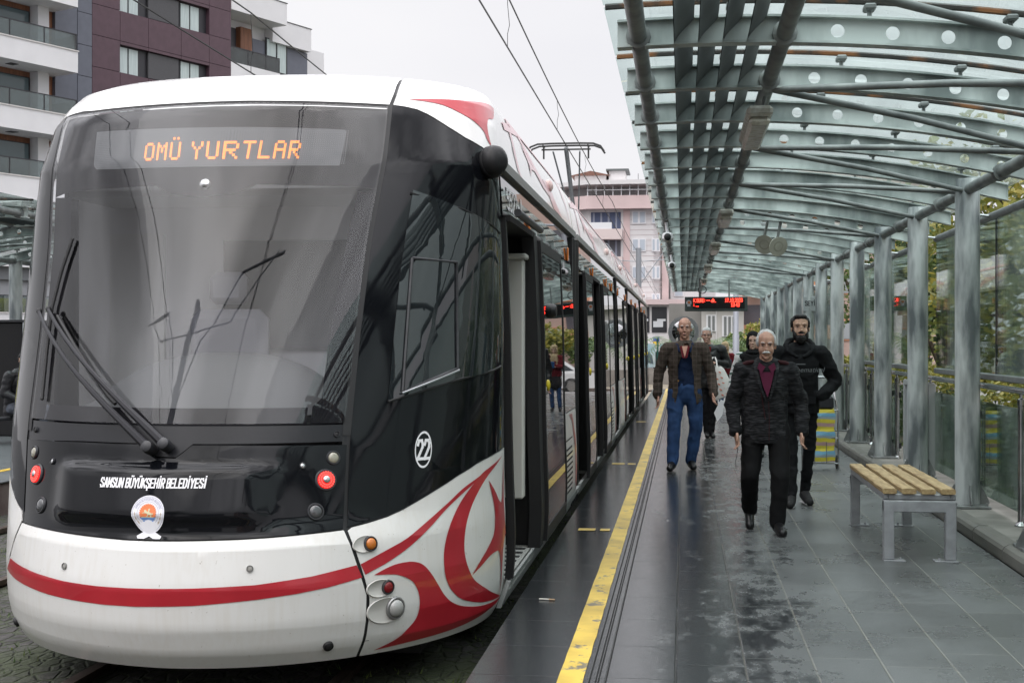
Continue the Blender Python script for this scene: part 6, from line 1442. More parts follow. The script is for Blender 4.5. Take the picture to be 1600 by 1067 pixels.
for i in range(26): pb('render_joint', mk('joint_grey', (.45, .36, .36), .7), -6.4, -2.3, 1.2 + .56 * i, 1.23 + .56 * i, 145, .02)
pb('pink_strip', PK, -6.42, -5.72, -.4, 15.7, 145, .08); pb('pink_strip', PK, -2.3, -1.6, -.4, 14.5, 146.2, .6); pb('pink_band', PK, -9.5, 2.6, 5.0, 6.0, 144.6, 1.2)
pb('white_bay', WT, -1.4, 1.6, 6.0, 13.0, 147.2, .6)
for z in (9.0, 11.4): o = pb('window', WTF, -1.1, -.2, z, z + 1.3, 146.6, .1); pb('pane', mk('far_pane', (.45, .50, .56), .2), -1.0, -.3, z + .1, z + 1.2, 146.5, .02, o)
o = pb('window', WTF, -1.0, 0.0, 6.4, 7.9, 146.6, .1); pb('pane', MATS['far_pane'], -.9, -.1, 6.5, 7.8, 146.5, .02, o)
for k in range(2): at0(MB().tube([(-5 + 2.4 * k, 150, 18.7), (-5 + 2.4 * k, 150, 20.2)], .03, 5).build('aerial', FRM, pk), pk)
# shop building in front of its foot
sh = empty('shop_building', (-3, 90, -.4), 0, 'white two-storey shop with dark upper windows at the foot of the pink block', 'building')
def sb(root, nm, m_, x0, x1, z0, z1, y0, dep, par=None):
    o = MB().box(x0, x1, y0 - dep, y0, z0, z1).build(nm, m_, par or root)
    if par is None: at0(o, root)
    return o
sb(sh, 'wall', WT, -9, -.55, -.4, 4.0, 92, 2.0); sb(sh, 'roof_edge', mk('pale_pink', (.62, .50, .50), .7), -9, -.4, 4.0, 4.35, 92, 2.4)
for x in (-4.4, -3.25, -2.1): 
    f = sb(sh, 'window', FRM, x, x + 1.0, 2.15, 3.85, 89.99, .05); sb(sh, 'sticker', mk('sticker_white', (.6, .62, .64), .5), x + .1, x + .75, 2.5, 2.9, 89.93, .01, f); sb(sh, 'sticker', MATS['sticker_white'], x + .35, x + .92, 2.9, 3.05, 89.93, .01, f)
o = sb(sh, 'flag_sign', mk('sign_blue', (.06, .10, .42), .5), -2.0, -1.6, 1.55, 1.85, 89.9, .03); sb(sh, 'yellow_half', mk('sign_yellow', (.75, .5, .03), .5), -2.0, -1.6, 1.3, 1.55, 89.9, .03, o)
sb(sh, 'awning', LETTER, -3.2, -.9, .9, 1.2, 89.9, 1.2); sb(sh, 'doorway', FRM, -2.0, -1.0, -.4, .85, 89.98, .05)
# long low house behind the display board
lh = empty('low_house', (2, 80, -.4), 0, 'low cream house with slim white windows behind the display board', 'building')
CRM = mk('cream_render', (.50, .48, .46), .8, var=.06, vs=.8); GYR = mk('grey_render', (.22, .21, .20), .8, var=.15, vs=.5)
at0(MB().box(-.85, 1.05, 80, 88, -.4, 3.78).build('grey_wall', GYR, lh), lh); at0(MB().box(1.05, 3.5, 79.8, 88, -.4, 3.7).build('wall', CRM, lh), lh); at0(MB().box(.9, 3.7, 79.3, 88, 3.7, 3.95).build('roof_edge', WT, lh), lh)
for a, b, z0, z1 in ((1.38, 1.87, 2.2, 3.05), (2.3, 3.05, 1.9, 3.0)):
    f = at0(MB().box(a - .06, b + .06, 79.72, 79.8, z0 - .06, z1 + .06).build('window', WTF, lh), lh)
    n = 2 if b - a < .6 else 3
    for k in range(n): w_ = (b - a) / n; MB().box(a + k * w_ + .05, a + (k + 1) * w_ - .05, 79.69, 79.72, z0, z1).build('pane', mk('low_pane', (.18, .19, .19), .3), f)
at0(MB().tube([(1.9, 79.75, -.3), (1.9, 79.75, 3.7)], .035, 6).build('downpipe', WT, lh), lh)
# peach block on the right
pe = empty('peach_block', (8, 84, -.4), 0, 'peach apartment block with orange-rimmed balconies behind the far columns', 'building')
PCH = mk('peach_render', (.52, .38, .33), .8, var=.05, vs=.7); ORG = mk('balcony_orange', (.55, .27, .16), .7)
at0(MB().box(3.6, 16, 84, 96, -.4, 12).build('wall', PCH, pe), pe)
for z in (1.7, 4.5, 7.3):
    for x in (3.5, 7.5, 11.5):
        at0(MB().box(x, x + 1.7, 82.9, 84, z, z + .85).build('balcony', ORG, pe), pe)
        f = at0(MB().box(x + 1.9, x + 2.9, 83.93, 84, z - .1, z + 1.2).build('window', ORG, pe), pe); MB().box(x + 2.0, x + 2.8, 83.9, 83.93, z, z + 1.1).build('pane', mk('peach_pane', (.35, .38, .4), .3), f)
        at0(MB().box(x + .2, x + 1.5, 83.95, 84, z + .85, z + 2.1).build('balcony_door', mk('far_dark', (.10, .10, .12), .5), pe), pe)
# pale block whose reflection and gaps show on the right, behind the trees
rb = empty('pale_block', (16, 30, -.4), 0, 'pale apartment block behind the trees on the right, seen through the foliage', 'building')
at0(MB().box(15, 27, 14, 62, -.4, 9).build('wall', CRM, rb), rb)
for y in range(16, 60, 4):
    for z in (1.5, 4.5):
        f = at0(MB().box(14.93, 15, y, y + 1.6, z, z + 1.5).build('window', WTF, rb), rb); MB().box(14.9, 14.93, y + .1, y + 1.5, z + .1, z + 1.4).build('pane', WGL, f)
# opposite platform
o = MB().box(-12.4, -7.42, 6, 34, -.42, -.002).build('opposite_platform', PW); tag(o, kind='structure', label='opposite platform beyond the empty track', cat='platform')
o = MB().box(-12.4, -7.40, 6, 34, 0.0, .012).build('opposite_paving', mk('far_paving', (.10, .11, .115), .4, var=.2, vs=2)); tag(o, kind='structure', label='grey paving of the opposite platform', cat='paving')
o = MB().add([(-8.1, 6, .017), (-7.98, 6, .017), (-7.98, 34, .017), (-8.1, 34, .017)], [(0, 1, 2, 3)]).build('opposite_line', WY, fixn=False); tag(o, kind='structure', label='yellow line along the opposite platform', cat='marking')
ki = empty('kiosk', (-11.6, 21.5, 0), 0, 'black kiosk with a pale corner post on the opposite platform', 'kiosk')
at0(MB().bbox(-13.2, -10.62, 20.6, 22.6, .012, 1.86, .02).build('cabin', mk('kiosk_black', (.008, .008, .009), .35), ki), ki); at0(MB().bbox(-10.61, -10.5, 20.56, 20.7, .012, 1.88, .01).build('corner_post', mk('post_pale', (.5, .53, .55), .4), ki), ki); at0(MB().box(-13.25, -10.5, 20.55, 22.65, 1.862, 1.9).build('roof', DKGREY, ki), ki)
# ---------------------------------------------------------------- people
def capsule(mb, p0, p1, r0, r1, n=12, sx=1.0, sy=1.0, side=None):
    """closed tapered limb with rounded ends; sx, sy squash its section along side and across it"""
    p0, p1 = Vector(p0), Vector(p1); d = (p1 - p0); L_ = d.length; d = d / max(L_, 1e-6)
    a = Vector(side) if side else (Vector((1, 0, 0)) if abs(d.x) < .8 else Vector((0, 1, 0)))
    a = (a - d * a.dot(d)).normalized(); b = d.cross(a); vs = []; fs = []; rows = []
    for i in range(4): t = pi / 2 * (1 - i / 4); rows.append((p0 - d * r0 * sin(t), r0 * cos(t)))
    rows.append((p0, r0)); rows.append((p0.lerp(p1, .5), (r0 + r1) / 2)); rows.append((p1, r1))
    for i in range(1, 5): t = pi / 2 * i / 4; rows.append((p1 + d * r1 * sin(t), r1 * cos(t)))
    for c, r in rows:
        r = max(r, 1e-4)
        for j in range(n): t = 2 * pi * j / n; vs.append(c + a * cos(t) * r * sx + b * sin(t) * r * sy)
    m = len(rows)
    for i in range(m - 1):
        for j in range(n): j2 = (j + 1) % n; fs.append((i * n + j, i * n + j2, (i + 1) * n + j2, (i + 1) * n + j))
    fs.append(tuple(range(n))[::-1]); fs.append(tuple((m - 1) * n + j for j in range(n)))
    mb.add(vs, fs)
def fuse(mb, name, mat_, parent, voxel=.008, sm_=4, fn=None, cut=None):
    """joins the overlapping limbs into one continuous skin"""
    me = bpy.data.meshes.new('raw'); me.from_pydata([tuple(v) for v in mb.v], [], mb.f)
    bm = bmesh.new(); bm.from_mesh(me); bmesh.ops.remove_doubles(bm, verts=bm.verts, dist=1e-6); bmesh.ops.recalc_face_normals(bm, faces=bm.faces); bm.to_mesh(me); bm.free()
    o = bpy.data.objects.new('raw', me); col.objects.link(o)
    r_ = o.modifiers.new('r', 'REMESH'); r_.mode = 'VOXEL'; r_.voxel_size = voxel
    s_ = o.modifiers.new('s', 'SMOOTH'); s_.factor = .5; s_.iterations = sm_
    dg = bpy.context.evaluated_depsgraph_get(); m2 = bpy.data.meshes.new_from_object(o.evaluated_get(dg)); bpy.data.objects.remove(o); bpy.data.meshes.remove(me)
    m2.name = name
    if fn:
        ns = [v.normal.copy() for v in m2.vertices]
        for v, n in zip(m2.vertices, ns): v.co = fn(v.co.copy(), n)
    if cut:
        bm = bmesh.new(); bm.from_mesh(m2)
        kill = [f for f in bm.faces if cut(f.calc_center_median())]
        bmesh.ops.delete(bm, geom=kill, context='FACES'); bm.to_mesh(m2); bm.free()
    m2.materials.clear()
    for m_ in (mat_ if isinstance(mat_, (list, tuple)) else [mat_]): m2.materials.append(m_)
    m2.polygons.foreach_set('use_smooth', [True] * len(m2.polygons))
    o = bpy.data.objects.new(name, m2); col.objects.link(o); o.parent = parent
    return o
def folds(amp, sc, seed=0, st=(1, 1, 2.2)):
    q = Vector((seed * 7.3, seed * 3.1, seed))
    def f(p, n):
        w = Vector((p.x * st[0], p.y * st[1], p.z * st[2])) * sc + q
        a = noise.noise(w) + .5 * noise.noise(w * 2.1)
        r = 1 - abs(noise.noise(Vector((p.x, p.y, p.z * 1.0)) * sc * .8 + q * 2)) * 2
        return p + n * (amp * (a * .8 + max(0, r) ** 4 * .7))
    return f
SKIN = lambda nm, c: mk(nm, c, .5, var=.12, vs=30, bump=.0008, bs=140)
EYEW = mk('eye_white', (.42, .39, .36), .4); EYED = mk('eye_dark', (.02, .014, .01), .2); LIP = mk('lips', (.38, .17, .15), .5)
SHOE = mk('shoe_leather', (.012, .012, .013), .28, bump=.001, bs=20)
def head(mb, c, f, r=1.0, up=None, ears=True):
    """c: head centre, f: facing direction; skull, jaw, nose, brow, cheeks, ears, lips"""
    f = Vector(f).normalized(); u = Vector(up or (0, 0, 1)); u = (u - f * u.dot(f)).normalized(); s = f.cross(u)
    P = lambda a, b, d: Vector(c) + s * a * r + f * b * r + u * d * r
    def el(a, b, d, ra, rb, rd):
        vs = []; fs = []; n = 12; m = 8
        for i in range(m + 1):
            p = pi * i / m
            for j in range(n): t = 2 * pi * j / n; vs.append(P(a + ra * sin(p) * cos(t), b + rb * sin(p) * sin(t), d + rd * cos(p)))
        for i in range(m):
            for j in range(n): j2 = (j + 1) % n; fs.append((i * n + j, (i + 1) * n + j, (i + 1) * n + j2, i * n + j2))
        mb.add(vs, fs)
    el(0, -.012, .035, .076, .092, .088)            # skull
    el(0, .010, -.03, .067, .073, .086)             # face
    el(0, .026, -.080, .050, .048, .040)            # jaw
    el(0, .062, -.104, .020, .018, .016)            # chin
    for k in (-1, 1):
        el(k * .034, .050, -.035, .026, .024, .030)  # cheek
        el(k * .028, .070, .026, .026, .012, .009)   # brow
        if ears: el(k * .078, -.004, -.01, .008, .018, .032)
    el(0, .086, -.012, .010, .016, .026); el(0, .099, -.028, .013, .013, .010)   # nose
    for k in (-1, 1): el(k * .011, .090, -.033, .008, .009, .007)
    el(0, .080, -.062, .022, .010, .006); el(0, .078, -.072, .019, .010, .007)    # lips
    return P, el
def eyes(P, parent, r=1.0, brow=None):
    mb = MB(); md = MB(); mbr = MB()
    for k in (-1, 1):
        c = P(k * .031, .070, .006); o = P(k * .031, .0785, .0055)
        mb.ball(c, .0105 * r, 10, sc=(1.05, .9, .38)); md.ball(o, .0052 * r, 8)
        mbr.tube([P(k * .014, .086, .026), P(k * .030, .086, .032), P(k * .047, .074, .027)], [.0022 * r, .0032 * r, .002 * r], 6)
        md.tube([P(k * .018, .083, .012), P(k * .031, .0845, .0155), P(k * .044, .077, .011)], .0017 * r, 5)
    mb.build('eyes', EYEW, parent, smooth=60); md.build('irises', EYED, parent, smooth=60)
    if brow: mbr.build('eyebrows', brow, parent, smooth=60)
def hand(mb, w_, d, side_, palm=(0, 0, 0), curl=.6, s=1.0, th=1):
    """w_: wrist, d: direction of the hand, side_: direction from little finger to index"""
    d = Vector(d).normalized(); a = Vector(side_); a = (a - d * a.dot(d)).normalized(); n = d.cross(a) * th
    w_ = Vector(w_)
    capsule(mb, w_, w_ + d * .045 * s, .026 * s, .036 * s, 10, 1, .55, a)
    capsule(mb, w_ + d * .04 * s, w_ + d * .075 * s, .038 * s, .036 * s, 10, 1, .5, a)
    for k, L_ in enumerate((.066, .076, .072, .056)):
        b = w_ + d * .092 * s + a * (.030 - .0205 * k) * s
        d1 = (d + n * .25 * curl + a * (.10 - .06 * k)).normalized(); d2 = (d + n * 1.0 * curl).normalized(); d3 = (d * .6 + n * 1.7 * curl).normalized()
        p1 = b + d1 * L_ * .48 * s; p2 = p1 + d2 * L_ * .32 * s; p3 = p2 + d3 * L_ * .24 * s
        capsule(mb, b - d * .02, p1, .0098 * s, .0088 * s, 8); capsule(mb, p1, p2, .0088 * s, .008 * s, 8); capsule(mb, p2, p3, .008 * s, .0066 * s, 8)
    b = w_ + d * .025 * s + a * .028 * s; p1 = b + (a * .8 + d * .7 + n * .3).normalized() * .038 * s; p2 = p1 + (d + a * .25 + n * .4).normalized() * .030 * s; p3 = p2 + (d + n * .6).normalized() * .020 * s
    capsule(mb, b, p1, .0135 * s, .011 * s, 8); capsule(mb, p1, p2, .011 * s, .0095 * s, 8); capsule(mb, p2, p3, .0095 * s, .007 * s, 8)
def shoe(mb, ank, toe, s=1.0, w_=1.0):
    a = Vector(ank); t = Vector(toe); d = (t - a); 
    heel = a - d.normalized() * .045 * s
    capsule(mb, a + Vector((0, 0, .0)), heel + Vector((0, 0, -.045 * s)), .045 * s, .036 * s, 10)
    capsule(mb, heel + Vector((0, 0, -.045 * s)), t - Vector((0, 0, .0)), .038 * s * w_, .040 * s * w_, 12, 1, 1)
    capsule(mb, a + d * .2, t - d * .15 + Vector((0, 0, .012)), .044 * s * w_, .036 * s * w_, 12)
def figure(name, loc, rz, H, lb, J, skin, top, legs, shoes_m, voxel=.008, body=True, headdir=(0, -1, -.05), build=1.0, group=None, open_=None, hands=(True, True), handspec=None, sleeve_r=1.0, leg_r=1.0, top_fn=None, leg_fn=None, ears=True, hr=1.0, hem=None, loose=1.0):
    t = empty(name, (loc[0], loc[1], loc[2] if len(loc) > 2 else 0), rz, lb, 'person', group)
    k = H / 1.75; V = lambda q: Vector(q) * k
    D = dict(head=(0, -.02, 1.62), neck=(0, .0, 1.46), chest=(0, 0, 1.28), waist=(0, 0, 1.08), pelvis=(0, 0, .93), shL=(-.185, 0, 1.40), elL=(-.25, .03, 1.12), wrL=(-.25, -.05, .87), shR=(.185, 0, 1.40), elR=(.25, .03, 1.12), wrR=(.25, -.05, .87),
             hipL=(-.09, 0, .90), knL=(-.10, -.02, .49), anL=(-.10, .02, .09), toL=(-.11, -.15, .045), hipR=(.09, 0, .90), knR=(.10, -.02, .49), anR=(.10, .02, .09), toR=(.11, -.15, .045), hdL=None, hdR=None)
    D.update(J); j = {a: (V(b) if b is not None else None) for a, b in D.items()}
    # ---- the body: one continuous surface from crown to ankles
    mb = MB(); hs = .235 / 1.0 * k / .235 * 1.0
    P, el = head(mb, j['head'], headdir, r=k * hr, ears=ears)
    capsule(mb, j['neck'] + Vector((0, .005, -.02)) * k, j['head'] + Vector((0, .018, -.05)) * k, .058 * k, .052 * k)
    capsule(mb, j['chest'], j['neck'] - Vector((0, 0, .06)) * k, .10 * k, .07 * k, 12, 1.3, .8); capsule(mb, j['pelvis'], j['chest'], .10 * k, .10 * k, 12, 1.25, .85)
    for s_ in 'LR':
        sh, e, wv = j['sh' + s_], j['el' + s_], j['wr' + s_]
        capsule(mb, j['chest'] + Vector((0, 0, .08)) * k, sh, .06 * k, .042 * k); capsule(mb, sh, e, .040 * k, .032 * k); capsule(mb, e, wv, .032 * k, .024 * k)
        capsule(mb, j['hip' + s_], j['kn' + s_], .065 * k, .045 * k); capsule(mb, j['kn' + s_], j['an' + s_], .045 * k, .032 * k)
        if hands['LR'.index(s_)]:
            dd = j['hd' + s_] - wv if j['hd' + s_] is not None else (wv - e)
            sgn = -1 if s_ == 'L' else 1
            hand(mb, wv, dd, (sgn * -.35, -1, .0), curl=1.0, s=k * 1.03, th=(-1 if s_ == 'L' else 1) * -1)
    bd = fuse(mb, 'body', skin, t, voxel * .62, 4)
    # ---- trousers
    if legs:
        mb = MB(); lr = leg_r
        capsule(mb, j['pelvis'] + Vector((0, 0, .02)), j['pelvis'] + Vector((0, 0, -.05)), .125 * k * build, .12 * k * build, 14, 1.18, .88)
        for s_ in 'LR':
            capsule(mb, j['hip' + s_], j['kn' + s_], .088 * k * lr, .068 * k * lr, 14); capsule(mb, j['kn' + s_], j['an' + s_] + Vector((0, 0, .0)), .068 * k * lr, .056 * k * lr, 14)
            d = (j['an' + s_] - j['kn' + s_]).normalized(); capsule(mb, j['an' + s_] - d * .10, j['an' + s_] - d * .02, .058 * k * lr, .060 * k * lr, 14)
        fuse(mb, 'trousers', legs, t, voxel, 5, leg_fn or folds(.010, 9, 1, (1, 1, 1.6)))
    if shoes_m:
        for s_ in 'LR':
            mb = MB(); shoe(mb, j['an' + s_], j['to' + s_], k); zmin = min(q.z for q in mb.v) if False else None
            so = fuse(mb, 'shoe', shoes_m, t, .006, 3)
            lo = min(v.co.z for v in so.data.vertices)
            for v in so.data.vertices: v.co.z = max(.003, v.co.z - lo - .006)
    # ---- upper garment
    if top:
        mb = MB(); b = build * loose
        hz = Vector((0, 0, (hem or .86) * k)); pc = j['pelvis']
        capsule(mb, Vector((pc.x, pc.y, hz.z + .10 * k)), j['waist'], .138 * k * b, .135 * k * b, 16, 1.22, .86); capsule(mb, Vector((pc.x, pc.y, hz.z + .03 * k)), Vector((pc.x, pc.y, hz.z + .12 * k)), .142 * k * b, .14 * k * b, 16, 1.22, .88)
        capsule(mb, j['waist'], j['chest'], .135 * k * b, .142 * k * b, 16, 1.22, .86); capsule(mb, j['chest'], j['chest'] + Vector((0, 0, .09)) * k, .142 * k * b, .12 * k * b, 16, 1.25, .8)
        capsule(mb, j['shL'] + Vector((.03, 0, .005)), j['shR'] + Vector((-.03, 0, .005)), .062 * k * b, .062 * k * b, 12); capsule(mb, j['chest'] + Vector((0, .01, .1)) * k, j['neck'] + Vector((0, .012, -.035)) * k, .11 * k * b, .068 * k, 14, 1.25, .85)
        for s_ in 'LR':
            sh, e, wv = j['sh' + s_], j['el' + s_], j['wr' + s_]; sr = sleeve_r
            capsule(mb, sh, e, .066 * k * sr, .056 * k * sr, 12); capsule(mb, e, wv, .056 * k * sr, .044 * k * sr, 12)
            q = e.lerp(wv, .5) + Vector((0, 0, -.004)); capsule(mb, q, wv, .052 * k * sr, .047 * k * sr, 12)
        cz = hz.z
        fuse(mb, 'jacket', top, t, voxel, 5, top_fn or folds(.009, 8, 2), cut=lambda c: (c.z < cz and abs(c.x - pc.x) < .24 * k and c.z > 0) or (open_ is not None and open_(c / k)))
    return t, j, k, P
def cloth(name, color, rough=.85, **kw): return mk(name, color, rough, spec=.25, **kw)
def knit():
    m, t, p = nodes_of('marled_knit'); L = t.links; p.inputs['Roughness'].default_value = .9; p.inputs['Specular IOR Level'].default_value = .2
    c = t.nodes.new('ShaderNodeTexCoord'); mp_ = t.nodes.new('ShaderNodeMapping'); mp_.inputs['Scale'].default_value = (14, 14, 110); L.new(c.outputs['Object'], mp_.inputs[0])
    n = t.nodes.new('ShaderNodeTexNoise'); n.inputs['Scale'].default_value = 1.2; n.inputs['Detail'].default_value = 3; L.new(mp_.outputs[0], n.inputs['Vector'])
    r_ = t.nodes.new('ShaderNodeValToRGB'); r_.color_ramp.elements[0].position = .46; r_.color_ramp.elements[1].position = .72; r_.color_ramp.elements[0].color = (.010, .0105, .012, 1); r_.color_ramp.elements[1].color = (.055, .055, .06, 1)
    L.new(n.outputs['Fac'], r_.inputs[0]); L.new(r_.outputs[0], p.inputs['Base Color'])
    b_ = t.nodes.new('ShaderNodeBump'); b_.inputs['Strength'].default_value = .8; b_.inputs['Distance'].default_value = .003; L.new(n.outputs['Fac'], b_.inputs['Height']); L.new(b_.outputs[0], p.inputs['Normal'])
    return m
def tweed():
    m, t, p = nodes_of('checked_tweed'); L = t.links; p.inputs['Roughness'].default_value = .9; p.inputs['Specular IOR Level'].default_value = .15
    c = t.nodes.new('ShaderNodeTexCoord'); s_ = t.nodes.new('ShaderNodeSeparateXYZ'); L.new(c.outputs['Object'], s_.inputs[0]); outs = []
    for i, per in ((0, .045), (2, .055)):
        d = t.nodes.new('ShaderNodeMath'); d.operation = 'DIVIDE'; d.inputs[1].default_value = per; L.new(s_.outputs[i], d.inputs[0]); f = t.nodes.new('ShaderNodeMath'); f.operation = 'FRACT'; L.new(d.outputs[0], f.inputs[0])
        g_ = t.nodes.new('ShaderNodeMath'); g_.operation = 'LESS_THAN'; g_.inputs[1].default_value = .12; L.new(f.outputs[0], g_.inputs[0]); outs.append(g_.outputs[0])
    mx_ = t.nodes.new('ShaderNodeMath'); mx_.operation = 'MAXIMUM'; L.new(outs[0], mx_.inputs[0]); L.new(outs[1], mx_.inputs[1])
    n = t.nodes.new('ShaderNodeTexNoise'); n.inputs['Scale'].default_value = 160; L.new(c.outputs['Object'], n.inputs['Vector'])
    r_ = t.nodes.new('ShaderNodeValToRGB'); r_.color_ramp.elements[0].position = .35; r_.color_ramp.elements[1].position = .65; r_.color_ramp.elements[0].color = (.038, .030, .025, 1); r_.color_ramp.elements[1].color = (.085, .070, .058, 1); L.new(n.outputs['Fac'], r_.inputs[0])
    k_ = t.nodes.new('ShaderNodeMix'); k_.data_type = 'RGBA'; L.new(mx_.outputs[0], k_.inputs[0]); L.new(r_.outputs[0], k_.inputs[6]); k_.inputs[7].default_value = (.11, .085, .075, 1); L.new(k_.outputs[2], p.inputs['Base Color'])
    return m
GREYH = mk('grey_hair', (.42, .42, .42), .7, col2=(.60, .60, .59), vs=40, stretch=(1, 1, .4), bump=.002, bs=90); BLKH = mk('black_hair', (.008, .007, .007), .5, bump=.003, bs=90)
BLKT = cloth('black_cotton', (.012, .012, .014)); DNM = cloth('blue_denim', (.030, .068, .17), var=.25, vs=9, bump=.0006, bs=200)
def hairpiece(parts, m_, parent, voxel=.005, nm='hair', amp=.002):
    mb = MB()
    for c, r3 in parts: mb.ball((0, 0, 0), 1, 14, sc=r3) if False else None
    for c, r3 in parts:
        b = MB(); b.ball(c, 1.0, 14, sc=r3); mb.add(b.v, b.f)
    return fuse(mb, nm, m_, parent, voxel, 2, folds(amp, 50, 3, (1, 1, 1)))
def lens(P, parent, m_):
    mb = MB()
    for k in (-1, 1): mb.tube([P(k * .031 + .021 * cos(a), .092, .004 + .013 * sin(a)) for a in [i * pi / 8 for i in range(17)]], .0016, 5, caps=False); mb.tube([P(k * .052, .09, .006), P(k * .078, .02, .008)], .0015, 5)
    mb.tube([P(-.011, .093, .006), P(.011, .093, .006)], .0016, 5); mb.build('glasses', m_, parent, smooth=60)

# -- the old man with the white moustache, walking in front
sk1 = SKIN('skin_weathered', (0.522, 0.304, 0.225))
t, j, k, P = figure('person', (.663, 11.08), 0, 1.66, 'white-haired man with a moustache in a marled dark cardigan, walking in front of the others',
    dict(head=(0, -.05, 1.605), neck=(0, -.01, 1.45), chest=(0, .01, 1.28), waist=(0, .01, 1.07), shL=(-.20, .01, 1.385), elL=(-.285, .05, 1.10), wrL=(-.262, -.05, .87), shR=(.20, .01, 1.385), elR=(.305, .06, 1.09), wrR=(.302, -.04, .87), hdL=(-.235, -.08, .76), hdR=(.292, -.09, .76),
         hipL=(-.10, .02, .88), knL=(-.135, -.03, .50), anL=(-.125, .30, .165), toL=(-.125, .20, .05), hipR=(.10, 0, .88), knR=(.115, -.10, .49), anR=(.095, -.06, .095), toR=(.125, -.24, .05)),
    sk1, knit(), cloth('black_trousers', (.010, .010, .011), bump=.001, bs=60), SHOE, .0075, headdir=(-.04, -1, -.13), hem=.77, build=1.12, sleeve_r=1.15, leg_r=1.16, leg_fn=folds(.010, 7, 6, (1, 1, 1.2)), top_fn=folds(.013, 7, 2))
bd = [o for o in kids(t) if o.name.startswith('body')][0]
eyes(P, bd, k, GREYH)
hairpiece([(P(0, -.035, .062), (.074, .078, .066)), (P(-.071, -.015, .028), (.016, .05, .048)), (P(.071, -.015, .028), (.016, .05, .048)), (P(0, -.075, .0), (.062, .035, .06))], GREYH, bd)
mb = MB(); mb.tube([P(-.032, .078, -.060), P(-.016, .094, -.050), P(0, .099, -.048), P(.016, .094, -.050), P(.032, .078, -.060)], [.004, .009, .0095, .009, .004], 8); mb.build('moustache', mk('white_moustache', (.68, .67, .65), .8, bump=.002, bs=150), bd, smooth=60)
MAR = cloth('maroon_trim', (.035, .010, .012)); jk = [o for o in kids(t) if o.name.startswith('jacket')][0]
mb = MB(); capsule(mb, Vector((-.055, -.112, 1.27)) * k, Vector((-.015, -.158, .98)) * k, .004, .004) ; mb.build('zip_edge', MAR, jk, smooth=60)
mb = MB(); mb.prism([(-.062, 1.375), (.062, 1.375), (.03, 1.25), (.004, 1.165), (-.03, 1.25)], lambda a, b: Vector((a, -.118 - (1.40 - b) * .27, b)) * k, lambda a, b: Vector((a, -.085 - (1.40 - b) * .25, b)) * k); sh_ = mb.build('shirt', cloth('maroon_shirt', (.085, .012, .035)), t)
mb = MB()
for s_ in (-1, 1):
    mb.prism([(s_ * .012, 1.42), (s_ * .062, 1.455), (s_ * .078, 1.41), (s_ * .045, 1.36)], lambda a, b: Vector((a, -.122 - (1.42 - b) * .3, b)) * k, lambda a, b: Vector((a, -.10 - (1.42 - b) * .3, b)) * k)
mb.build('collar', MATS['maroon_shirt'], sh_)
mb = MB()
for s_ in (-1, 1):
    mb.tube([Vector(q) * k for q in ((s_ * .075, .03, 1.475), (s_ * .088, -.045, 1.445), (s_ * .082, -.112, 1.37), (s_ * .055, -.150, 1.25), (s_ * .012 + .005, -.172, 1.13))], [.02, .024, .02, .016, .008], 8, flat=.6)
mb.tube([Vector(q) * k for q in ((-.075, .03, 1.475), (0, .075, 1.49), (.075, .03, 1.475))], .022, 8); fuse(mb, 'lapel', MATS['marled_knit'] if 'marled_knit' in MATS else bpy.data.materials['marled_knit'], jk, .006, 2)
for s_ in (-1, 1): MB().tube([Vector(q) * k for q in ((s_ * .10, -.03, 1.460), (s_ * .16, -.02, 1.448), (s_ * .205, -.01, 1.430))], [.018, .024, .018], 10, flat=.9).build('shoulder_patch', MAR, jk, smooth=60)
MB().tube([Vector(q) * k for q in ((.012, -.168, 1.13), (.018, -.178, 1.0), (.016, -.172, .80))], .0035, 5).build('zip', MAR, jk)
cs = empty('cane_cord', (0, 0, 0), 0, 'thin dark keychain cord hanging from the old man\'s hand', 'cord'); MB().tube([(.435, 10.98, .73), (.43, 10.97, .66), (.415, 10.97, .58), (.42, 10.97, .53)], .003, 5).build('cord', BLKT, cs); cs.location = (.43, 10.97, .6)
for o in kids(cs): o.matrix_parent_inverse = Matrix.Translation((-.43, -10.97, -.6))

# -- the bearded man in the black hooded top
sk2 = SKIN('skin_olive', (0.580, 0.362, 0.261)); HOOD = cloth('black_hoodie', (.008, .0085, .010))
t, j, k, P = figure('person', (1.085, 13.0), 0, 1.82, 'tall bearded man in a black hooded top and black joggers, one hand in his pocket',
    dict(head=(.012, -.02, 1.615), neck=(.01, .0, 1.455), shL=(-.20, 0, 1.385), elL=(-.27, .04, 1.12), wrL=(-.19, -.11, .98), shR=(.20, 0, 1.385), elR=(.335, .05, 1.125), wrR=(.19, -.10, 1.00), hdL=(-.12, -.15, .95), hdR=(.12, -.14, .96),
         hipL=(-.09, 0, .89), knL=(-.07, -.06, .49), anL=(-.075, -.14, .095), toL=(-.10, -.30, .05), hipR=(.10, 0, .89), knR=(.10, .03, .49), anR=(.06, .10, .12), toR=(.09, -.06, .05)),
    sk2, HOOD, cloth('black_joggers', (.008, .0085, .010), bump=.001, bs=60), mk('trainer_black', (.012, .012, .013), .7), .008, headdir=(.02, -1, .03), hem=.84, hands=(False, False),  build=1.06, sleeve_r=1.15, leg_r=.80, top_fn=folds(.012, 7, 5))
bd = [o for o in kids(t) if o.name.startswith('body')][0]; eyes(P, bd, k, BLKH); jk = [o for o in kids(t) if o.name.startswith('jacket')][0]
hairpiece([(P(0, -.022, .066), (.080, .092, .062)), (P(0, .045, .098), (.060, .03, .026)), (P(-.076, -.01, .04), (.012, .045, .05)), (P(.076, -.01, .04), (.012, .045, .05)), (P(0, -.07, .01), (.065, .04, .07))], BLKH, bd, amp=.004)
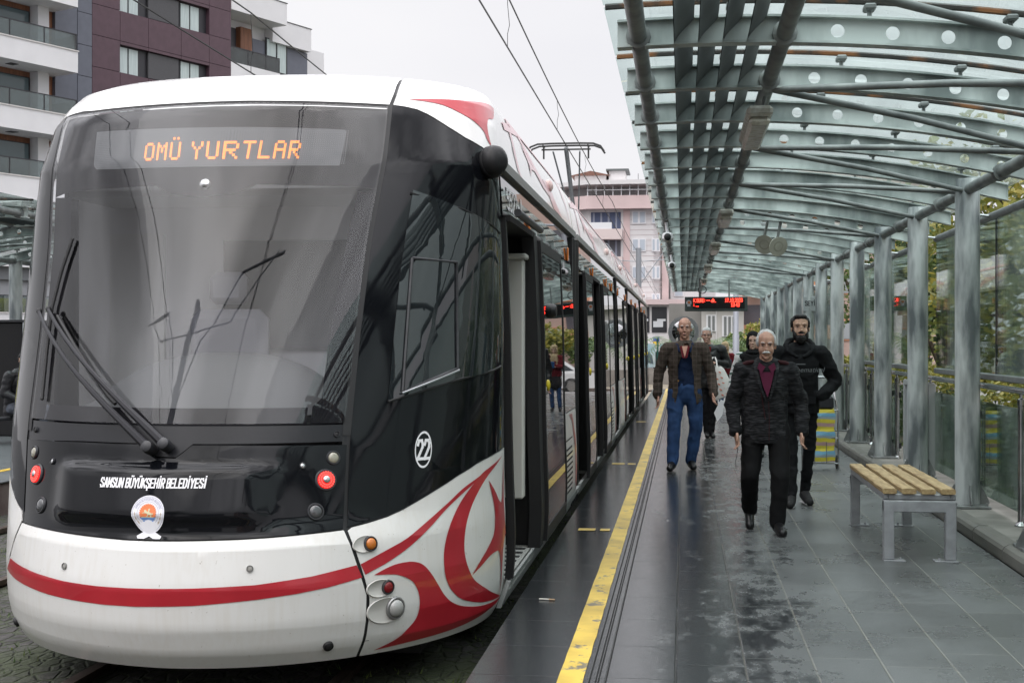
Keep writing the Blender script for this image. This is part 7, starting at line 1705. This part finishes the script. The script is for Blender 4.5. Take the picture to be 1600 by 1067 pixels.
hairpiece([(P(0, .052, -.105), (.052, .052, .048)), (P(-.052, .03, -.07), (.020, .045, .05)), (P(.052, .03, -.07), (.020, .045, .05)), (P(-.066, .012, -.02), (.008, .02, .04)), (P(.066, .012, -.02), (.008, .02, .04)), (P(0, .088, -.048), (.034, .012, .009)), (P(0, .075, -.09), (.035, .03, .02))], BLKH, bd, nm='beard', amp=.003)
mb = MB(); mb.tube([P(-.018, .102, -.066), P(0, .107, -.065), P(.018, .102, -.066)], [.003, .005, .003], 6); mb.build('lips', LIP, bd, smooth=60)
mb = MB()
mb.tube([Vector(q) * k for q in ((-.02, -.12, 1.345), (-.10, -.085, 1.40), (-.115, .0, 1.455), (-.085, .085, 1.49), (0, .11, 1.50), (.10, .085, 1.49), (.125, .0, 1.455), (.11, -.085, 1.40), (.03, -.12, 1.345))], [.016, .024, .030, .034, .036, .034, .030, .024, .016], 10); fuse(mb, 'hood', HOOD, jk, .008, 4, folds(.006, 14, 8))
f_ = lambda a, b, h=0: Vector((a, -.158 - h, b)) * k
GRT = mk('print_grey', (.16, .17, .18), .7)
lettering('Mathematical', .062, GRT, jk, lambda a, b, h=0: Vector((a + .035, -.186 + .9 * (a * a), b + 1.235)) * k, 'chest_print', shear=.35, spacing=1.05)
o = MB().add([Vector((-.045, -.1705, 1.282)) * k, Vector((.045, -.1705, 1.282)) * k, Vector((.045, -.1705, 1.29)) * k, Vector((-.045, -.1705, 1.29)) * k], [(0, 1, 2, 3)]).build('print_line', GRT, jk, fixn=False)
mb = MB(); mb.prism([(-.14, .93), (.14, .93), (.14, 1.0), (.09, 1.07), (-.09, 1.07), (-.14, 1.0)], lambda a, b: Vector((a, -.165 + a * a * 1.2, b)) * k, lambda a, b: Vector((a, -.15 + a * a * 1.2, b)) * k); mb.build('pouch_pocket', HOOD, jk)
for s_, an, to in (('L', j['anL'], j['toL']), ('R', j['anR'], j['toR'])):
    sh = [o for o in kids(t) if o.name.startswith('shoe')]['LR'.index(s_)]; mb = MB(); d = (to - an); h = an - d.normalized() * .05; z0 = .006
    mb.tube([(h.x, h.y - .01, z0 + .012), ((h.x + to.x) / 2, (h.y + to.y) / 2, z0 + .012), (to.x, to.y - .02, z0 + .012)], [.036, .040, .036], 10, flat=.36, up=(0, 0, 1)); mb.build('sole', mk('sole_white', (.62, .62, .62), .6), sh, smooth=60)

# -- the man in the tweed jacket
sk3 = SKIN('skin_ruddy', (0.493, 0.275, 0.203)); TW = tweed()
t, j, k, P = figure('person', (.015, 16.4), 0, 1.83, 'balding man in a brown checked jacket, navy jumper and blue jeans nearest the yellow line',
    dict(head=(.0, -.02, 1.635), neck=(0, 0, 1.475), shL=(-.205, 0, 1.40), elL=(-.30, .03, 1.12), wrL=(-.315, -.02, .86), shR=(.205, 0, 1.40), elR=(.30, .05, 1.12), wrR=(.33, -.05, .89), hdL=(-.30, -.05, .75), hdR=(.33, -.10, .80),
         hipL=(-.10, 0, .9), knL=(-.125, -.06, .49), anL=(-.14, -.10, .10), toL=(-.17, -.26, .05), hipR=(.10, 0, .9), knR=(.13, .02, .49), anR=(.07, .10, .10), toR=(.10, -.05, .05)),
    sk3, TW, DNM, SHOE, .009, headdir=(-.03, -1, -.03), hem=.76, build=1.14, open_=lambda c: c.y < -.05 and abs(c.x - .015) < .03 + .062 * sm((1.40 - c.z) / .22) + .03 * sm((.95 - c.z) / .2) and c.z < 1.46 and abs(c.x) < .2, sleeve_r=1.12, leg_r=1.15, leg_fn=folds(.010, 7, 4, (1, 1, 1.2)))
bd = [o for o in kids(t) if o.name.startswith('body')][0]; eyes(P, bd, k, GREYH); jk = [o for o in kids(t) if o.name.startswith('jacket')][0]
hairpiece([(P(0, -.07, .03), (.070, .04, .062)), (P(-.073, -.02, .018), (.012, .045, .042)), (P(.073, -.02, .018), (.012, .045, .042))], GREYH, bd)
MB().tube([P(-.016, .088, -.066), P(0, .092, -.066), P(.016, .088, -.066)], [.003, .005, .003], 6).build('lips', LIP, bd, smooth=60)
NV = cloth('navy_jumper', (.010, .022, .060), var=.15, vs=60); mb = MB()
capsule(mb, Vector((0, .0, .97)) * k, Vector((0, 0, 1.08)) * k, .138 * k, .140 * k, 16, 1.2, .88); capsule(mb, Vector((0, 0, 1.08)) * k, Vector((0, 0, 1.30)) * k, .140 * k, .138 * k, 16, 1.22, .86); capsule(mb, Vector((0, 0, 1.3)) * k, Vector((0, .01, 1.42)) * k, .13 * k, .07 * k, 14, 1.2, .8)
ju = fuse(mb, 'jumper', NV, t, .009, 4, folds(.006, 9, 9), cut=lambda c: c.z < .90 * k)
so_ = jk.modifiers.new('cloth_thickness', 'SOLIDIFY'); so_.thickness = .008
mb = MB(); mb.prism([(-.035, 1.43), (.035, 1.43), (.0, 1.30)], lambda a, b: Vector((a, -.115 - (1.43 - b) * .35, b)) * k, lambda a, b: Vector((a, -.095 - (1.43 - b) * .35, b)) * k); mb.build('neck_opening', sk3, ju)
mb = MB()
for s_ in (-1, 1): mb.prism([(s_ * .004, 1.29), (s_ * .036, 1.44), (s_ * .055, 1.42), (s_ * .03, 1.30)], lambda a, b: Vector((a, -.125 - (1.43 - b) * .33, b)) * k, lambda a, b: Vector((a, -.105 - (1.43 - b) * .33, b)) * k)
mb.build('shirt_collar', cloth('red_collar', (.12, .012, .02)), ju)
mb = MB()
for s_ in (-1, 1): mb.tube([Vector(q) * k for q in ((s_ * .07, .02, 1.49), (s_ * .088, -.06, 1.45), (s_ * .06, -.135, 1.36))], [.014, .018, .010], 8, flat=.6)
mb.build('collar', NV, ju, smooth=60)
mb = MB()
for s_ in (-1, 1): mb.prism([(s_ * .085, 1.455), (s_ * .135, 1.40), (s_ * .125, 1.33), (s_ * .145, 1.32), (s_ * .098, 1.10), (s_ * .085, 1.20), (s_ * .078, 1.35)], lambda a, b: Vector((a, -.165 - .01 * (1.45 - b) + abs(a) * .35 - .028, b)) * k, lambda a, b: Vector((a, -.150 + abs(a) * .35 - .028, b)) * k)
mb.build('lapel', TW, jk)
MB().ball(Vector((-.075, -.178, 1.03)) * k, .011, 8).build('button', mk('brass', (.35, .2, .05), .3, metal=1), jk)
t2 = empty('paper_sheet', (.43, 16.2, .75), 0, 'folded white paper held low by the man in the checked jacket', 'paper')
MB().prism([(.36, .70), (.44, .86), (.485, .84), (.46, .68), (.40, .60)], lambda a, b: (a, 16.17, b), lambda a, b: (a, 16.175 + .02 * b, b)).build('sheet', LETTER, t2)
for o in kids(t2): o.matrix_parent_inverse = Matrix.Translation((-.43, -16.2, -.75))
hd_ = [o for o in kids(t) if o.name.startswith('body')][0]

# -- the man with glasses in the black leather jacket
LTH = mk('black_leather', (.014, .015, .016), .38, bump=.002, bs=30)
t, j, k, P = figure('person', (.40, 21.9), 0, 1.77, 'grey-haired man with glasses in a black leather jacket, behind the man in tweed',
    dict(head=(-.03, -.02, 1.63), shR=(.205, 0, 1.41), elR=(.31, .03, 1.16), wrR=(.12, -.19, 1.20), hdR=(.04, -.22, 1.20), hipL=(-.09, 0, .9), anL=(-.02, .02, .09), knL=(-.05, -.02, .49), toL=(-.02, -.15, .045), anR=(.04, .0, .09), toR=(.07, -.17, .045), knR=(.07, -.02, .49)),
    SKIN('skin_fair', (0.522, 0.319, 0.246)), LTH, BLKT, SHOE, .011, hem=.80, build=1.1, sleeve_r=1.15)
bd = [o for o in kids(t) if o.name.startswith('body')][0]; eyes(P, bd, k, GREYH); lens(P, bd, BLKT)
hairpiece([(P(0, -.02, .075), (.076, .085, .055)), (P(-.074, -.02, .025), (.012, .045, .045)), (P(.074, -.02, .025), (.012, .045, .045)), (P(0, -.07, .01), (.065, .04, .07))], GREYH, bd, .007)
mb = MB(); mb.prism([(-.06, 1.45), (.05, 1.45), (.03, 1.3), (-.01, 1.2), (-.04, 1.3)], lambda a, b: Vector((a - .01, -.10 - (1.45 - b) * .28, b)) * k, lambda a, b: Vector((a - .01, -.08 - (1.45 - b) * .28, b)) * k); mb.build('shirt', cloth('red_shirt', (.13, .008, .012)), t)
bg2 = empty('plastic_bag', (.58, 21.6, 1.0), 0, 'white plastic carrier bag with orange print hanging from the arm of the man with glasses', 'bag')
mb = MB(); vs = []; fs = []
for i in range(9):
    s_ = i / 8; cx_2 = .50 + .13 * s_; z = 1.16 - .50 * s_; w_ = .06 + .12 * sin(pi * (s_ * .55 + .08))
    for q in range(10): a = 2 * pi * q / 10; vs.append((cx_2 + w_ * cos(a) * (1 + .08 * sin(3 * a + i)), 21.6 + w_ * .5 * sin(a), z + .06 * cos(a) * s_ + .015 * sin(i * 1.9 + a)))
for i in range(8):
    for q in range(10): fs.append((10 * i + q, 10 * i + (q + 1) % 10, 10 * i + 10 + (q + 1) % 10, 10 * i + 10 + q))
fs.append(tuple(range(80, 90)))
bo = mb.add(vs, fs).build('bag_body', mk('bag_plastic', (.66, .64, .62), .35), bg2, smooth=50)
bo.matrix_parent_inverse = Matrix.Translation((-.58, -21.6, -1.0))
mb = MB(); mb.tube([(.46, 21.58, 1.14), (.44, 21.66, 1.26), (.47, 21.7, 1.30)], .012, 6, flat=.5); mb.tube([(.53, 21.58, 1.14), (.52, 21.64, 1.24), (.50, 21.7, 1.30)], .012, 6, flat=.5); o = mb.build('handle', MATS['bag_plastic'], bg2, smooth=60); o.matrix_parent_inverse = bo.matrix_parent_inverse
mb = MB()
for i in range(5):
    for q in range(2): x = .50 + .028 * i + .07 * q - .02; z = 1.06 - .085 * i + .02 * q; mb.prism([(x, z), (x + .04, z - .015), (x + .038, z - .035), (x + .002, z - .018)], lambda a, b: (a, 21.6 - .098 + .25 * abs(a - .50 - .13 * (1.16 - b) / .5), b), lambda a, b: (a, 21.6 - .09 + .25 * abs(a - .50 - .13 * (1.16 - b) / .5), b))
o = mb.build('print', mk('print_orange', (.62, .18, .10), .6), bo)

# -- the woman in the beige headscarf
SCF = cloth('beige_scarf', (.48, .36, .22), bump=.003, bs=12)
t, j, k, P = figure('person', (.955, 31.4), 0, 1.53, 'short woman in a long beige headscarf, red jacket and blue trousers, farthest along the platform',
    dict(wrL=(-.07, -.18, 1.16), elL=(-.25, -.02, 1.14), hdL=(.0, -.2, 1.16), elR=(.26, .03, 1.12), wrR=(.28, -.03, .88)), SKIN('skin_pale', (0.580, 0.377, 0.290)), cloth('red_coat', (.14, .012, .018)), DNM, SHOE, .014, hem=.90, build=1.15, ears=False, sleeve_r=1.1)
bd = [o for o in kids(t) if o.name.startswith('body')][0]; eyes(P, bd, k, None)
hairpiece([(P(0, -.03, .06), (.092, .095, .085)), (P(-.072, .0, -.02), (.026, .07, .09)), (P(.072, .0, -.02), (.026, .07, .09)), (P(0, -.07, -.06), (.09, .05, .1)), (P(0, .0, -.15), (.10, .09, .05)), (P(-.03, .1, -.28), (.07, .035, .14)), (P(.06, .1, -.34), (.045, .03, .2))], SCF, bd, .010, 'headscarf', .006)
mb = MB(); capsule(mb, Vector((0, 0, .93)) * k, Vector((0, 0, .70)) * k, .15 * k, .17 * k, 14, 1.15, .9); fuse(mb, 'skirt', cloth('dark_skirt', (.03, .028, .03)), t, .014, 4, folds(.01, 10, 3))
hb_ = tag(MB().bbox(.93, 1.09, 31.12, 31.2, .98, 1.14, .02).build('handbag', cloth('bag_blue', (.03, .09, .22))), 'small blue handbag held against her chest by the woman in the beige scarf', 'handbag')

# -- the woman in the black headscarf, half hidden behind the old man
BS = cloth('black_scarf', (.009, .009, .010)); STR_ = mk('striped_sleeve', (.62, .62, .62), .8, col2=(.10, .16, .14), vs=10, stretch=(.5, .5, 3), lo=.56, hi=.60)
t, j, k, P = figure('person', (.93, 18.4), 0, 1.68, 'woman in a black headscarf and pale striped sleeves, half hidden behind the moustached man',
    dict(elL=(-.27, .03, 1.13), wrL=(-.31, -.03, .90)), SKIN('skin_fair2', (0.609, 0.392, 0.304)), STR_, BLKT, SHOE, .011, headdir=(-.12, -1, -.03), hem=.95, ears=False, sleeve_r=1.05)
bd = [o for o in kids(t) if o.name.startswith('body')][0]; eyes(P, bd, k, BLKH)
hairpiece([(P(0, -.03, .06), (.088, .095, .08)), (P(-.074, -.005, -.02), (.022, .07, .09)), (P(.074, -.005, -.02), (.022, .07, .09)), (P(0, -.07, -.06), (.09, .05, .1)), (P(0, .0, -.16), (.11, .10, .05))], BS, bd, .008, 'headscarf', .004)
mb = MB(); capsule(mb, Vector((0, 0, 1.0)) * k, Vector((0, 0, 1.36)) * k, .16 * k, .14 * k, 14, 1.2, .9); capsule(mb, Vector((-.15, 0, 1.40)) * k, Vector((.15, 0, 1.40)) * k, .075 * k, .075 * k); fuse(mb, 'waistcoat', BS, t, .011, 4, folds(.01, 10, 3))
# -- the man whose dark cap shows above the old man's head
t, j, k, P = figure('person', (1.235, 19.9), 0, 1.71, 'person in a dark flat cap, almost hidden behind the moustached man', {}, SKIN('skin_tan', (0.522, 0.334, 0.246)), BLKT, BLKT, SHOE, .013, hem=.85)
bd = [o for o in kids(t) if o.name.startswith('body')][0]; eyes(P, bd, k, BLKH)
hairpiece([(P(0, -.03, .085), (.095, .10, .045)), (P(0, .07, .075), (.075, .06, .014))], BS, bd, .008, 'cap', .002)
# -- the man sitting at the left edge on the opposite platform
t, j, k, P = figure('person', (-10.03, 19.3, .012), R(62), 1.74, 'person in a dark puffer jacket and grey jeans sitting at the far left edge',
    dict(head=(0, -.16, 1.26), neck=(0, -.10, 1.09), chest=(0, -.03, .92), waist=(0, .04, .72), pelvis=(0, .06, .56), shL=(-.2, -.06, 1.02), elL=(-.27, -.06, .76), wrL=(-.16, -.28, .66), shR=(.2, -.06, 1.02), elR=(.28, -.06, .76), wrR=(.17, -.28, .66), hdL=(-.1, -.36, .62), hdR=(.1, -.36, .62),
         hipL=(-.1, .02, .52), knL=(-.16, -.42, .54), anL=(-.14, -.30, .10), toL=(-.16, -.48, .05), hipR=(.1, .02, .52), knR=(.16, -.44, .54), anR=(.15, -.38, .10), toR=(.17, -.56, .05)),
    SKIN('skin_mid', (0.522, 0.334, 0.246)), mk('puffer_black', (.012, .012, .015), .4, bump=.006, bs=9), cloth('grey_jeans', (.10, .11, .135), var=.2, vs=10), SHOE, .012, headdir=(0, -1, -.35), hem=.42, build=1.12, sleeve_r=1.25)
bd = [o for o in kids(t) if o.name.startswith('body')][0]; hairpiece([(P(0, -.02, .06), (.082, .095, .06)), (P(0, -.07, .0), (.07, .04, .07))], BLKH, bd, .009)
st = empty('metal_bench', (-10.1, 19.35, 0), R(62), 'dark metal seat under the sitting person on the opposite platform', 'seat')
MB().bbox(-.6, .6, -.12, .30, .36, .40, .01).build('bench_top', DKGREY, st)
for s_ in (-.5, .5): MB().bbox(s_ - .03, s_ + .03, .0, .12, .012, .36, .005).build('leg', DKGREY, st)
# ---------------------------------------------------------------- what stands behind the camera and shows in the glass and paint
for i, (x, y, w_, h, c, lb) in enumerate(((-26, -34, 20, 15, CRM, 'cream apartment block behind the camera, mirrored in the tram nose'), (-3, -52, 17, 11, GYR, 'grey apartment block farthest behind the camera'), (20, -30, 18, 13, PCH, 'peach apartment block behind the camera on the right'))):
    t = empty('apartment_building', (x, y, -.4), 0, lb, 'building'); T_ = Matrix.Translation((-x, -y, .4))
    o = MB().box(x - w_ / 2, x + w_ / 2, y - 10, y, -.4, h).build('wall', c, t); o.matrix_parent_inverse = T_
    o = MB().box(x - w_ / 2 - .4, x + w_ / 2 + .4, y - 10, y + .5, h, h + .5).build('roof', DKGREY, t); o.matrix_parent_inverse = T_
    for a in range(int(w_ / 3.2)):
        for b in range(int(h / 3)):
            xx = x - w_ / 2 + 1.2 + a * 3.2; z = 1 + b * 3
            f = MB().box(xx, xx + 1.7, y, y + .06, z, z + 1.5).build('window', WTF, t); f.matrix_parent_inverse = T_
            MB().box(xx + .1, xx + 1.6, y + .06, y + .08, z + .1, z + 1.4).build('pane', WGL, f)
tree(-7.5, -9, -.4, 7.5, 3.0, GRL, 5000, .12, 'green tree behind the camera beside the far track', 91, 'street_tree'); tree(8, -7, -.4, 6.5, 2.6, GRL, 4000, .12, 'green tree behind the camera to the right of the platform', 92, 'street_tree')
